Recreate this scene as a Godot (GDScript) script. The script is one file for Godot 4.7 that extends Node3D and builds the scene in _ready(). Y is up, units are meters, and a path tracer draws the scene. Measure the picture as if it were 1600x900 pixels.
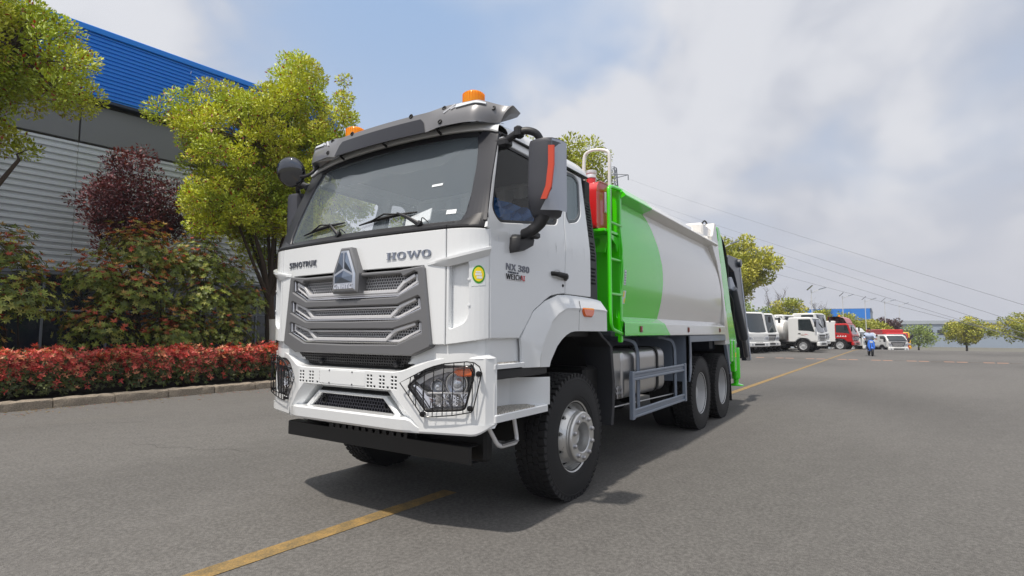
extends Node3D

var M := {}

func _ready():
	camera_and_light()
	materials()
	ground_and_road()
	industrial_building()
	far_buildings()
	refuse_truck()
	planting()
	yard_vehicles()
	street_furniture()
	scooter_rider()

func camera_and_light():
	var cam := Camera3D.new()
	cam.name = "camera"
	add_child(cam)
	cam.position = Vector3(3.47526, 1.43715, 4.35678)
	cam.rotation_order = EULER_ORDER_YXZ
	cam.rotation = Vector3(deg_to_rad(4.568), deg_to_rad(33.744), deg_to_rad(0.135))
	cam.fov = 55.498
	cam.keep_aspect = Camera3D.KEEP_HEIGHT
	cam.near = 0.1
	cam.far = 4000.0
	cam.current = true
	var we := WorldEnvironment.new()
	we.name = "environment"
	var e := Environment.new()
	e.background_mode = Environment.BG_SKY
	var sky := Sky.new()
	var pm := PanoramaSkyMaterial.new()
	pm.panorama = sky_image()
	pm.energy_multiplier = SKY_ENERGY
	sky.sky_material = pm
	e.sky = sky
	e.tonemap_mode = Environment.TONE_MAPPER_LINEAR
	e.tonemap_exposure = EXPOSURE
	e.fog_enabled = true
	e.fog_density = 0.0005
	e.fog_light_color = Color(0.86, 0.88, 0.92)
	e.sdfgi_enabled = true
	e.ssao_enabled = true
	e.ssil_enabled = true
	we.environment = e
	add_child(we)
	var sun := DirectionalLight3D.new()
	sun.name = "sun"
	sun.light_energy = 1.3
	sun.light_color = Color(1.0, 0.965, 0.92)
	sun.light_angular_distance = 1.6
	sun.shadow_enabled = true
	add_child(sun)
	sun.look_at_from_position(Vector3.ZERO, Vector3(0.03, -1.0, -0.45), Vector3.RIGHT)

const SKY_ENERGY := 0.92
const EXPOSURE := 1.0

# thin bright haze with a wide bank of soft cloud; a function of direction only
func sky_image() -> ImageTexture:
	var w := 1536
	var h := 768
	var n1 := FastNoiseLite.new()
	n1.noise_type = FastNoiseLite.TYPE_SIMPLEX_SMOOTH
	n1.seed = 11
	n1.frequency = 1.0
	n1.fractal_octaves = 5
	var n2 := FastNoiseLite.new()
	n2.seed = 4
	n2.frequency = 1.0
	n2.fractal_octaves = 3
	var d := PackedFloat32Array()
	d.resize(w * h * 3)
	var blue := Vector3(0.37, 0.53, 0.80)
	var white := Vector3(0.83, 0.835, 0.87)
	var grey := Vector3(0.56, 0.585, 0.665)
	var i := 0
	for y in h:
		var th := PI * (y + 0.5) / h
		var sy := cos(th)
		var st := sin(th)
		for x in w:
			var ph := TAU * (x + 0.5) / w
			var c := Vector3(0.5, 0.5, 0.52)
			if sy > -0.02:
				var dir := Vector3(sin(ph) * st, sy, -cos(ph) * st)
				# a flat layer seen in perspective
				var q := dir / (maxf(sy, 0.0) + 0.38)
				var wv := n2.get_noise_3d(q.x * 0.9, q.y, q.z * 0.9)
				var a := n1.get_noise_3d(q.x * 0.75 + wv * 0.5, q.y * 0.6, q.z * 0.65 + wv * 0.4)
				var f := n1.get_noise_3d(q.x * 2.4 + 7.0, q.y * 2.0 + wv, q.z * 1.8)
				var gap := (exp(-dir.distance_squared_to(Vector3(-0.70, 0.41, -0.59)) / 0.022) + exp(-dir.distance_squared_to(Vector3(-0.565, 0.47, -0.68)) / 0.022) + exp(-dir.distance_squared_to(Vector3(-0.36, 0.51, -0.78)) / 0.02)) * 0.72 + exp(-dir.distance_squared_to(Vector3(0.6, 0.5, 0.6)) / 0.12) * 0.6
				var bank := 0.9 * exp(-dir.distance_squared_to(Vector3(-0.82, 0.46, -0.33)) / 0.03) + 0.7 * exp(-dir.distance_squared_to(Vector3(-0.41, 0.37, -0.83)) / 0.02) + 0.5 * exp(-dir.distance_squared_to(Vector3(-0.17, 0.45, -0.87)) / 0.035)
				var cov := bank * (0.75 + 1.1 * f) + smoothstep(-0.45, 0.55, a + 0.30 * f + 0.42 - gap)
				var lit := smoothstep(-0.36, 0.40, f * 0.8 + 0.8 * a + 0.5 * bank)
				var cloud := grey.lerp(white, lit)
				c = blue.lerp(Vector3(0.60, 0.70, 0.86), smoothstep(0.55, 0.12, sy)).lerp(cloud, minf(cov, 1.0) * 0.92)
				c = c.lerp(Vector3(0.62, 0.63, 0.69), smoothstep(0.30, 0.02, sy) * 0.85)
				# bright haze added round the sun, widened to brighten the windscreen reflection
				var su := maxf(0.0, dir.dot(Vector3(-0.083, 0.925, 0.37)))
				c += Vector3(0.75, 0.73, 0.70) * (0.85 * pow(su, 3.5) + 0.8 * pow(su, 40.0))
			d[i] = c.x; d[i + 1] = c.y; d[i + 2] = c.z
			i += 3
	return ImageTexture.create_from_image(Image.create_from_data(w, h, false, Image.FORMAT_RGBF, d.to_byte_array()))

func materials():
	M.white = plain(Color(0.88, 0.89, 0.895), 0.24, 0.0, 1.0)
	M.body_white = plain(Color(0.87, 0.862, 0.845), 0.22, 0.0, 1.0)
	M.green = plain(Color(0.25, 0.86, 0.0), 0.22, 0.0, 1.0)
	M.red_paint = plain(Color(0.78, 0.03, 0.05), 0.35, 0.0, 1.0)
	M.black = plain(Color(0.045, 0.045, 0.05), 0.6)
	M.black_trim = plain(Color(0.12, 0.122, 0.135), 0.5)
	M.black_gloss = plain(Color(0.05, 0.05, 0.055), 0.25)
	M.black_satin = plain(Color(0.10, 0.10, 0.105), 0.42)
	M.gloss_black = plain(Color(0.075, 0.08, 0.12), 0.3)
	M.grey_trim = plain(Color(0.38, 0.40, 0.42), 0.5)
	M.dark_grey = plain(Color(0.30, 0.31, 0.345), 0.42)
	M.pillar_grey = plain(Color(0.15, 0.155, 0.18), 0.38)
	M.letter_grey = plain(Color(0.46, 0.47, 0.50), 0.28, 0.7)
	M.visor_grey = plain(Color(0.43, 0.43, 0.44), 0.36, 0.25, 0.4)
	M.grille_grey = plain(Color(0.46, 0.462, 0.47), 0.36, 0.3)
	M.mesh_grey = plain(Color(0.70, 0.70, 0.71), 0.4, 0.3)
	M.letter_chrome = plain(Color(0.60, 0.62, 0.66), 0.16, 0.95)
	M.mesh_dark = plain(Color(0.24, 0.24, 0.27), 0.45, 0.2)
	M.silver = plain(Color(0.88, 0.88, 0.885), 0.30, 0.4)
	M.silver_paint = plain(Color(0.62, 0.64, 0.68), 0.3, 0.5, 0.7)
	M.chrome = plain(Color(0.92, 0.92, 0.93), 0.07, 1.0)
	M.chrome_satin = plain(Color(0.80, 0.81, 0.83), 0.22, 0.9)
	M.chrome_blue = plain(Color(0.50, 0.54, 0.60), 0.30, 0.9)
	M.steel_dark = plain(Color(0.35, 0.36, 0.39), 0.3, 0.8)
	M.steel_bright = plain(Color(0.72, 0.72, 0.73), 0.3, 0.9)
	M.rim = plain(Color(0.80, 0.80, 0.795), 0.32, 0.75)
	M.rim_paint = plain(Color(0.74, 0.745, 0.75), 0.4, 0.3)
	M.brushed = plain(Color(0.74, 0.735, 0.73), 0.3, 0.9)
	M.tyre = plain(Color(0.10, 0.10, 0.107), 0.72)
	M.rubber = plain(Color(0.10, 0.10, 0.105), 0.75)
	M.rubber_grey = plain(Color(0.17, 0.175, 0.19), 0.6)
	M.slate = plain(Color(0.46, 0.50, 0.56), 0.42, 0.0, 0.4)
	M.slate_dark = plain(Color(0.15, 0.18, 0.225), 0.42, 0.0, 0.4)
	M.slate_pale = plain(Color(0.55, 0.59, 0.65), 0.42, 0.0, 0.4)
	M.tread = plain(Color(1, 1, 1), 0.5, 0.3)
	world_mapped(M.tread, 3.0, tint_texture(256, [[noise_image(256, 0.09, 91, 2, FastNoiseLite.TYPE_CELLULAR), 1.6]], Color(0.25, 0.22, 0.18), Color(0.86, 0.84, 0.80)), ImageTexture.create_from_image(noise_image(256, 0.09, 91, 2, FastNoiseLite.TYPE_CELLULAR)), 0.5)
	M.interior = plain(Color(0.08, 0.085, 0.09), 0.7)
	M.interior_grey = plain(Color(0.46, 0.47, 0.475), 0.7)
	M.seat = plain(Color(0.10, 0.10, 0.13), 0.85)
	M.shade = plain(Color(0.13, 0.14, 0.13), 0.6)
	M.paper = plain(Color(0.87, 0.89, 0.90), 0.6)
	M.film = plain(Color(0.75, 0.74, 0.73), 0.25, 0.3)
	M.film_white = plain(Color(0.88, 0.90, 0.90), 0.25, 0.0, 0.5)
	M.sticker_green = plain(Color(0.25, 0.60, 0.14), 0.4)
	M.sticker_yellow = plain(Color(0.95, 0.85, 0.12), 0.4)
	M.blue_film = plain(Color(0.18, 0.46, 0.74), 0.25)
	M.orange_lens = plain(Color(0.93, 0.40, 0.03), 0.15, 0.0, 1.0)
	M.orange_red = plain(Color(0.80, 0.27, 0.13), 0.3, 0.0, 0.5)
	M.red_lens = plain(Color(0.62, 0.08, 0.05), 0.2, 0.0, 1.0)
	M.lamp_brown = plain(Color(0.42, 0.22, 0.13), 0.4)
	M.lamp_dark = plain(Color(0.60, 0.60, 0.64), 0.25, 0.6)
	M.mirror_grey = plain(Color(0.25, 0.255, 0.28), 0.4)
	M.lamp_eye = plain(Color(0.78, 0.80, 0.83), 0.08, 0.55, 1.0)
	M.lamp_lens = plain(Color(0.84, 0.86, 0.88), 0.1, 0.3, 1.0)
	M.mirror_dark = plain(Color(0.40, 0.41, 0.43), 0.04, 1.0)
	M.mirror = plain(Color(0.85, 0.87, 0.88), 0.03, 1.0)
	M.glass = pane(Color(0.05, 0.07, 0.07), 0.40)
	M.glass.metallic_specular = 0.36
	M.glass_clear = pane(Color(0.7, 0.75, 0.75), 0.05)
	M.glass_tint = pane(Color(0.55, 0.63, 0.63), 0.45)
	M.windscreen = pane(Color(0.68, 0.74, 0.78), 0.12)
	M.windscreen.metallic = 0.12
	M.lining = plain(Color(0.84, 0.86, 0.875), 0.8)
	M.lens = pane(Color(0.95, 0.97, 1.0), 0.04)
	var am := plain(Color(1.0, 0.70, 0.02), 0.2, 0.0, 0.6)
	am.backlight_enabled = true
	am.backlight = Color(0.95, 0.62, 0.03)
	M.amber = am

	M.faded_orange = plain(Color(0.62, 0.48, 0.40), 0.85)
	M.crack = plain(Color(0.20, 0.19, 0.18), 0.95)
	M.rubber_dusty = plain(Color(0.36, 0.34, 0.32), 0.85)
	M.soil = plain(Color(0.24, 0.20, 0.16), 0.95)
	world_mapped(M.soil, 0.7, tint_texture(256, [[noise_image(256, 0.1, 71, 4), 1.0]], Color(0.7, 0.7, 0.7), Color(1, 1, 1)), ImageTexture.create_from_image(noise_image(256, 0.12, 72, 4)), 3.0)
	M.concrete = plain(Color(0.55, 0.54, 0.52), 0.85)
	M.blue_clad = plain(Color(0.03, 0.50, 0.90), 0.4)
	M.blue_dark = plain(Color(0.10, 0.16, 0.24), 0.5)
	M.pale_clad = plain(Color(0.80, 0.82, 0.84), 0.40, 0.15)
	M.grey_clad = plain(Color(0.46, 0.47, 0.48), 0.5)
	M.frame_grey = plain(Color(0.45, 0.47, 0.50), 0.5, 0.3)
	M.far_glass = plain(Color(0.10, 0.13, 0.17), 0.12, 0.0, 0.5)
	M.far_wall = plain(Color(0.62, 0.65, 0.68), 0.7)
	M.far_side = plain(Color(0.55, 0.60, 0.66), 0.6)
	M.far_blue = plain(Color(0.12, 0.46, 0.80), 0.5)
	M.far_steel = plain(Color(0.40, 0.42, 0.45), 0.6, 0.3)
	M.wire = plain(Color(0.48, 0.49, 0.52), 0.6)
	M.lamp_pole = plain(Color(0.78, 0.79, 0.80), 0.5)
	M.truck_white = plain(Color(0.86, 0.865, 0.86), 0.35, 0.0, 0.8)
	M.truck_red = plain(Color(0.72, 0.06, 0.06), 0.35, 0.0, 0.8)
	M.truck_yellow = plain(Color(0.85, 0.66, 0.16), 0.4, 0.0, 0.6)
	M.truck_orange = plain(Color(0.80, 0.34, 0.14), 0.4, 0.0, 0.6)
	M.cab_glass = plain(Color(0.16, 0.19, 0.20), 0.05, 0.0, 1.0)
	M.scooter_blue = plain(Color(0.10, 0.40, 0.80), 0.3, 0.0, 0.8)
	M.shirt_blue = plain(Color(0.66, 0.71, 0.80), 0.85)
	M.trousers = plain(Color(0.10, 0.11, 0.15), 0.85)
	M.skin = plain(Color(0.66, 0.45, 0.35), 0.55)
	M.lips = plain(Color(0.45, 0.24, 0.20), 0.5)
	M.hair = plain(Color(0.06, 0.05, 0.05), 0.6)
	M.limewash = plain(Color(0.78, 0.77, 0.73), 0.9)
	M.bark = plain(Color(0.34, 0.29, 0.24), 0.9)
	world_mapped(M.bark, 2.0, tint_texture(256, [[noise_image(256, 0.08, 81, 4), 1.0]], Color(0.6, 0.6, 0.6), Color(1, 1, 1)), ImageTexture.create_from_image(noise_image(256, 0.1, 82, 4)), 1.5)
	M.bark_dark = plain(Color(0.17, 0.14, 0.12), 0.9)
	var lf := plain(Color(1, 1, 1), 0.5)
	lf.vertex_color_use_as_albedo = true
	lf.backlight_enabled = true
	lf.backlight = Color(0.7, 0.7, 0.5)
	M.leaf = lf

# ------------------------------------------------------------------ the place
func gy(x: float, z: float) -> float:      # the yard is level, then falls away beyond its far edge
	var d := maxf(0.0, -46.0 - z)
	var y := -0.04 * (d - 14.0 * (1.0 - exp(-d / 14.0)))
	return maxf(y, -3.2)

func ground_and_road():
	var rng := RandomNumberGenerator.new()
	rng.seed = 3
	# asphalt: aggregate speckle, mottling and fine relief
	var fine := noise_image(1024, 0.22, 1, 2)
	var mid := noise_image(1024, 0.045, 2, 3)
	var wide := noise_image(1024, 0.008, 3, 4)
	var m := plain(Color(1, 1, 1), 0.88)
	var tex := tint_texture(1024, [[fine, 0.60], [mid, 0.38], [wide, 0.10]], Color(0.222, 0.217, 0.211), Color(0.538, 0.529, 0.515))
	world_mapped(m, 0.5, tex, ImageTexture.create_from_image(fine), 0.2)
	m.vertex_color_use_as_albedo = true
	m.metallic_specular = 0.4
	var n := FastNoiseLite.new()
	n.seed = 21
	n.frequency = 0.22
	n.fractal_octaves = 4
	var n2 := FastNoiseLite.new()
	n2.seed = 8
	n2.frequency = 0.05
	var g := Geo.new()
	g.use_col = true
	var zs := []
	var z := 14.0
	while z > -60.0:
		zs.append(z)
		z -= 0.35 if z > -14 else 1.0
	for q in [-60, -64, -70, -78, -90, -105, -120, -150]: zs.append(float(q))
	var xl := []
	var x := -9.42
	while x < 16.0:
		xl.append(x)
		x += 0.35
	for q in [18, 22, 28, 36, 50, 80]: xl.append(float(q))
	var cols := []
	for zz in zs:
		var r := []
		for xx in xl:
			var k := 0.93 + 0.22 * n.get_noise_2d(xx * 1.0, zz * 0.45) + 0.22 * n2.get_noise_2d(xx, zz)
			# dust swept towards the kerb
			var dust := smoothstep(2.2, 0.0, xx + 9.4 + 0.8 * n.get_noise_2d(zz, 3.0))
			r.append(Color(k + 0.42 * dust, k + 0.36 * dust, k + 0.25 * dust))
		cols.append(r)
	for i in zs.size() - 1:
		for j in xl.size() - 1:
			var a := Vector3(xl[j], gy(0, zs[i]), zs[i])
			var b := Vector3(xl[j + 1], gy(0, zs[i]), zs[i])
			var c := Vector3(xl[j + 1], gy(0, zs[i + 1]), zs[i + 1])
			var d := Vector3(xl[j], gy(0, zs[i + 1]), zs[i + 1])
			g.v.append_array(PackedVector3Array([a, d, c, a, c, b]))
			g.c.append_array(PackedColorArray([cols[i][j], cols[i + 1][j], cols[i + 1][j + 1], cols[i][j], cols[i + 1][j + 1], cols[i][j + 1]]))
	setting("road", g, m, "grey weathered asphalt of the yard road")
	# far ground to the horizon
	var fg := Geo.new()
	var gs := [60.0, 20.0, -30.0, -46.0, -52.0, -60.0, -75.0, -95.0, -120.0, -160.0, -400.0, -2500.0]
	for i in gs.size() - 1:
		fg.quad(Vector3(-2000, gy(0, gs[i]) - 0.06, gs[i]), Vector3(2000, gy(0, gs[i]) - 0.06, gs[i]), Vector3(2000, gy(0, gs[i + 1]) - 0.06, gs[i + 1]), Vector3(-2000, gy(0, gs[i + 1]) - 0.06, gs[i + 1]))
	var gm := plain(lin(0.13, 0.125, 0.10), 0.95)
	setting("ground", fg, gm, "flat ground around the yard")
	# yellow line, worn, broken under the truck
	var ym := plain(Color(1, 1, 1), 0.8)
	world_mapped(ym, 0.45, tint_texture(512, [[noise_image(512, 0.2, 5, 2), 0.5], [noise_image(512, 0.03, 6, 3), 0.55]], Color(0.34, 0.31, 0.24), Color(0.68, 0.54, 0.30)), ImageTexture.create_from_image(fine), 0.3)
	var pts := [Vector2(-0.05, 6.5), Vector2(0.085, 2.6), Vector2(0.20, 0.45), Vector2(0.45, -8.0), Vector2(0.54, -10.6), Vector2(1.12, -29.0), Vector2(1.75, -49.0), Vector2(2.1, -60.0)]
	for seg in [[0, 2], [3, 7]]:
		var L := Geo.new()
		for i in range(seg[0], seg[1]):
			var steps := int(ceil(pts[i].distance_to(pts[i + 1]) / 0.12))
			for k in steps:
				var a: Vector2 = pts[i].lerp(pts[i + 1], float(k) / steps)
				var b: Vector2 = pts[i].lerp(pts[i + 1], float(k + 1) / steps)
				var w0 := 0.075 + 0.010 * n.get_noise_2d(a.y * 30.0, 1.0)
				var w1 := 0.075 + 0.010 * n.get_noise_2d(b.y * 30.0, 1.0)
				var v0 := 0.075 + 0.010 * n.get_noise_2d(a.y * 30.0, 9.0)
				var v1 := 0.075 + 0.010 * n.get_noise_2d(b.y * 30.0, 9.0)
				L.quad(Vector3(a.x - w0, gy(0, a.y) + 0.004, a.y), Vector3(b.x - w1, gy(0, b.y) + 0.004, b.y), Vector3(b.x + v1, gy(0, b.y) + 0.004, b.y), Vector3(a.x + v0, gy(0, a.y) + 0.004, a.y))
		setting("road_line", L, ym, "worn yellow line painted on the road in front of the truck" if seg[0] == 0 else "worn yellow line running up the road behind the truck")
	# low hump of short blocks across the road
	var hb := Geo.new()
	hb.grid([PackedVector3Array([Vector3(-0.21, 0, -0.10), Vector3(0.21, 0, -0.10)]), PackedVector3Array([Vector3(-0.20, 0.018, -0.05), Vector3(0.20, 0.018, -0.05)]), PackedVector3Array([Vector3(-0.20, 0.018, 0.05), Vector3(0.20, 0.018, 0.05)]), PackedVector3Array([Vector3(-0.21, 0, 0.10), Vector3(0.21, 0, 0.10)])])
	var hm := hb.mesh(20)
	var S := thing("speed_hump", "low speed hump of faded orange and black blocks across the road", "speed hump", Vector3(-2.2, 0.002, -29.6), 0.06)
	for i in 24:
		var o := part_mesh("hump_block", hm, M.faded_orange if i % 3 != 1 else M.rubber_dusty, S)
		o.position = Vector3(0.5 * i, 0, 0)
	# hairline cracks
	var cr := RandomNumberGenerator.new()
	cr.seed = 17
	for q in [[Vector2(-7.6, 2.2), Vector2(0.55, -0.8), 26], [Vector2(-4.6, 1.1), Vector2(0.9, -0.25), 20], [Vector2(-6.4, -2.4), Vector2(0.35, -0.9), 24]]:
		var C := Geo.new()
		var p: Vector2 = q[0]
		var d: Vector2 = q[1].normalized()
		var prevl := Vector3.ZERO
		var prevr := Vector3.ZERO
		for i in q[2]:
			var dd := d.rotated(cr.randf_range(-0.6, 0.6))
			var w: float = cr.randf_range(0.001, 0.0045) if i < q[2] - 1 else 0.0005
			var s := Vector2(-d.y, d.x) * w
			var l := Vector3(p.x + s.x, 0.002, p.y + s.y)
			var r := Vector3(p.x - s.x, 0.002, p.y - s.y)
			if i > 0: C.quad(prevl, l, r, prevr)
			prevl = l; prevr = r
			p += dd * cr.randf_range(0.06, 0.16)
		setting("road_crack", C, M.crack, "thin dark crack in the asphalt")
	# kerb of rough stones
	var K := Node3D.new()
	K.name = "kerb"
	add_child(K)
	K.set_meta("kind", "structure")
	K.set_meta("label", "rough grey kerb stones along the planting bed")
	var km := plain(Color(1, 1, 1), 0.9)
	world_mapped(km, 1.1, tint_texture(512, [[noise_image(512, 0.05, 31, 4), 0.7], [noise_image(512, 0.2, 32, 2), 0.35]], Color(0.44, 0.40, 0.35), Color(0.72, 0.67, 0.60)), ImageTexture.create_from_image(noise_image(512, 0.06, 33, 5)), 2.0)
	var variants := []
	for v in 5:
		var kg := Geo.new()
		var rows := []
		for i in 13:
			var t := i / 12.0 - 0.5
			var e := 1.0 if (i > 0 and i < 12) else 0.85
			var r := PackedVector3Array()
			for q in [[-0.09, -0.1], [-0.09, 0.165], [-0.07, 0.18], [0.05, 0.178], [0.082, 0.15], [0.09, 0.08], [0.09, -0.1]]:
				r.append(Vector3(q[0] * e + rng.randf_range(-0.010, 0.012), q[1] * (1.0 if e == 1.0 else 0.96) + rng.randf_range(-0.010, 0.008), t * 0.985))
			rows.append(r)
		kg.grid(rows, true)
		kg.fan(rows[0]); kg.fan(rows[12])
		variants.append(kg.mesh(25))
	for i in 40:
		var o := part_mesh("kerb_stone", variants[(i * 7) % 5], km, K)
		o.position = Vector3(-9.47, rng.randf_range(-0.006, 0.006), 8.0 - i)
	# soil of the bed
	var so := Geo.new()
	so.use_col = false
	var rows := []
	for i in 40:
		var zz := 14.0 - i * 1.4
		var r := PackedVector3Array()
		for j in 8: r.append(Vector3(-9.56 - j * 1.08, 0.13 + 0.04 * n.get_noise_2d(zz * 3.0, j * 5.0) * (1.0 if j > 0 else 0.0), zz))
		rows.append(r)
	so.grid(rows)
	setting("planting_bed", so, M.soil, "dark soil of the planting bed behind the kerb")

func corrugated(g: Geo, x: float, z0: float, z1: float, y0: float, y1: float, pitch: float, depth: float):
	# horizontal trapezoid ribs on a wall facing +x
	var n := int(round((y1 - y0) / pitch))
	var p := (y1 - y0) / n
	var r0 := PackedVector3Array()
	var r1 := PackedVector3Array()
	for i in n:
		for q in [[0.0, 0.0], [0.30, 0.0], [0.45, 1.0], [0.80, 1.0], [0.95, 0.0]]:
			r0.append(Vector3(x + depth * q[1], y0 + (i + q[0]) * p, z0))
			r1.append(Vector3(x + depth * q[1], y0 + (i + q[0]) * p, z1))
	g.grid([r0, r1])

func industrial_building():
	var B := thing("factory_hall", "long factory hall with blue ribbed cladding above grey panels and windows", "factory building", Vector3.ZERO)
	var turn := Basis(Vector3.UP, deg_to_rad(-5.0))
	B.transform = Transform3D(turn, Vector3(-17.0, 0, -3.1) - turn * Vector3(-17.0, 0, -3.1))
	var x := -17.0
	var core := Geo.new()
	core.box(Vector3(x - 8.2, 5.4, 1.0), Vector3(16.0, 10.8, 24.0), 0.0)
	part("hall_core", core, M.concrete, B)
	for i in 8:
		var z0 := 13.0 - i * 3.0
		var g := Geo.new()
		corrugated(g, x + 0.25, z0, z0 - 2.99, 8.80, 10.85, 0.128, 0.042)
		part("blue_sheet", g, M.blue_clad, B, 10)
		var w := Geo.new()
		corrugated(w, x - 0.02, z0, z0 - 2.99, 3.25, 7.32, 0.19, 0.065)
		part("ribbed_sheet", w, M.pale_clad, B, 10)
		var p := Geo.new()
		p.box(Vector3(x + 0.0, 7.98, z0 - 1.5), Vector3(0.10, 1.24, 2.96), 0.012)
		part("grey_panel", p, M.grey_clad, B)
	var cap := Geo.new()
	cap.box(Vector3(x + 0.14, 10.94, 1.0), Vector3(0.44, 0.20, 24.1), 0.02)
	part("roof_cap", cap, M.blue_clad, B)
	var so := Geo.new()
	so.box(Vector3(x + 0.10, 8.74, 1.0), Vector3(0.36, 0.10, 24.1), 0.01)
	part("cladding_sill", so, M.blue_dark, B)
	var gap := Geo.new()
	gap.box(Vector3(x - 0.06, 8.64, 1.0), Vector3(0.12, 0.10, 24.0), 0.0)
	part("painted_shadow_gap", gap, M.black, B)  # black strip painted as the shade under the blue band
	for z in [9.0, 0.0, -9.0]:
		var dp := Geo.new()
		dp.tube(p3([x + 0.16, 0.1, z + 0.03, x + 0.16, 8.68, z + 0.03]), 0.06, 10)
		var DP := part("downpipe", dp, M.pale_clad, B)
		for y in [2.4, 4.6, 6.8]:
			var br := Geo.new()
			br.box(Vector3(x + 0.13, y, z + 0.03), Vector3(0.2, 0.05, 0.17), 0.01)
			part("pipe_bracket", br, M.frame_grey, DP)
	var pl := Geo.new()
	pl.box(Vector3(x + 0.04, 0.3, 1.0), Vector3(0.24, 0.62, 24.0), 0.02)
	part("plinth", pl, M.concrete, B)
	for i in 15:
		var z0 := 13.0 - i * 1.6
		var f := Geo.new()
		f.box(Vector3(x + 0.03, 1.90, z0), Vector3(0.09, 2.64, 0.06), 0.005)
		f.box(Vector3(x + 0.03, 0.66, z0 - 0.8), Vector3(0.08, 0.07, 1.54), 0.005)
		f.box(Vector3(x + 0.03, 2.05, z0 - 0.8), Vector3(0.08, 0.05, 1.54), 0.005)
		f.box(Vector3(x + 0.03, 3.17, z0 - 0.8), Vector3(0.08, 0.09, 1.54), 0.005)
		var W := part("window_frame", f, M.frame_grey, B)
		for q in [[0.70, 2.02], [2.08, 3.12]]:
			var pn := Geo.new()
			pn.box(Vector3(x + 0.012, (q[0] + q[1]) / 2, z0 - 0.8), Vector3(0.02, q[1] - q[0], 1.53), 0.0)
			part("window_pane", pn, M.far_glass, W)

func far_buildings():
	# blue-topped hall beyond the parked trucks
	var F := thing("far_factory_hall", "distant long hall with a bright blue roof band and grey side wall", "factory building")
	var yb := -3.2
	var a := Geo.new()
	a.box(Vector3(-14.0, (yb + 4.4) / 2, -170.0), Vector3(32.0, 4.4 - yb, 40.0), 0.0)
	part("hall_wall", a, M.far_wall, F)
	for i in 8:
		var b := Geo.new()
		b.box(Vector3(-28.0 + 4.0 * i, 5.75, -149.9), Vector3(3.96, 2.7, 0.4), 0.02)
		part("blue_band", b, M.far_blue, F)
	for i in 10:
		var b := Geo.new()
		b.box(Vector3(2.05, 4.9, -152.0 - 3.8 * i), Vector3(0.3, 4.4, 3.7), 0.02)
		var P := part("side_panel", b, M.far_side, F)
		var w := Geo.new()
		w.box(Vector3(2.22, 4.2, -152.0 - 3.8 * i), Vector3(0.06, 1.5, 2.2), 0.0)
		part("side_window", w, M.far_glass, P)
	var rf := Geo.new()
	rf.box(Vector3(-14.0, 7.15, -170.0), Vector3(32.6, 0.12, 40.6), 0.0)
	part("roof_edge", rf, M.far_side, F)
	for i in 16:
		var w := Geo.new()
		w.box(Vector3(-29.0 + 2.0 * i, 2.6, -149.95), Vector3(1.5, 1.4, 0.1), 0.0)
		part("window", w, M.far_glass, F)
	# low grey hall behind the first row of trucks
	var G := thing("grey_hall", "low grey hall with a shallow roof behind the nearest white trucks", "factory building")
	var h := Geo.new()
	h.box(Vector3(-26.0, 1.0, -112.0), Vector3(34.0, 7.2, 16.0), 0.0)
	part("hall_wall", h, M.far_wall, G)
	var r := Geo.new()
	r.plate(pv([-44, 4.55, -8, 4.55, -8, 4.8, -26, 6.2, -44, 4.8]), [], flat_map(Vector3(0, 0, -103.5), Vector3.RIGHT, Vector3.UP, Vector3(0, 0, 1)), -17.0, 0.0, 0.02, 50.0)
	part("hall_roof", r, M.far_side, G)
	for i in 12:
		var w := Geo.new()
		w.box(Vector3(-41.0 + 2.8 * i, 2.4, -103.95), Vector3(1.8, 1.3, 0.1), 0.0)
		part("window", w, M.far_glass, G)
	# white hall far along the road
	var H := thing("far_pale_hall", "pale low hall at the far right end of the road", "factory building")
	var q := Geo.new()
	q.box(Vector3(32.0, 1.0, -240.0), Vector3(46.0, 9.0, 30.0), 0.0)
	part("hall_wall", q, M.far_side, H)
	var qb := Geo.new()
	qb.box(Vector3(32.0, 4.9, -224.8), Vector3(46.2, 1.2, 0.4), 0.02)
	part("roof_band", qb, M.far_wall, H)
	for i in 14:
		var w := Geo.new()
		w.box(Vector3(11.0 + 3.2 * i, 1.6, -224.95), Vector3(2.0, 1.6, 0.1), 0.0)
		part("window", w, M.far_glass, H)

# ------------------------------------------------------------------ plants
class Leaves:
	var v := PackedVector3Array()
	var n := PackedVector3Array()
	var c := PackedColorArray()

	# one leaf: a folded lozenge from its stalk, along D, facing N
	func leaf(o: Vector3, d: Vector3, nn: Vector3, l: float, w: float, col: Color, soft: Vector3):
		var s := d.cross(nn).normalized()
		var up := s.cross(d)
		var a := o
		var t := o + d * l - up * l * 0.12
		var p := o + d * l * 0.45 + s * w * 0.5 + up * w * 0.12
		var q := o + d * l * 0.45 - s * w * 0.5 + up * w * 0.12
		v.append_array(PackedVector3Array([a, t, p, a, q, t]))
		var m := (up + soft).normalized()
		for i in 6:
			n.append(m)
			c.append(col)

	func mesh() -> ArrayMesh:
		var arr := []
		arr.resize(Mesh.ARRAY_MAX)
		arr[Mesh.ARRAY_VERTEX] = v
		arr[Mesh.ARRAY_NORMAL] = n
		arr[Mesh.ARRAY_COLOR] = c
		var am := ArrayMesh.new()
		am.add_surface_from_arrays(Mesh.PRIMITIVE_TRIANGLES, arr)
		return am

func rdir(r: RandomNumberGenerator) -> Vector3:
	var z := r.randf_range(-1, 1)
	var a := r.randf_range(0, TAU)
	var k := sqrt(1 - z * z)
	return Vector3(k * cos(a), z, k * sin(a))

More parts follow.
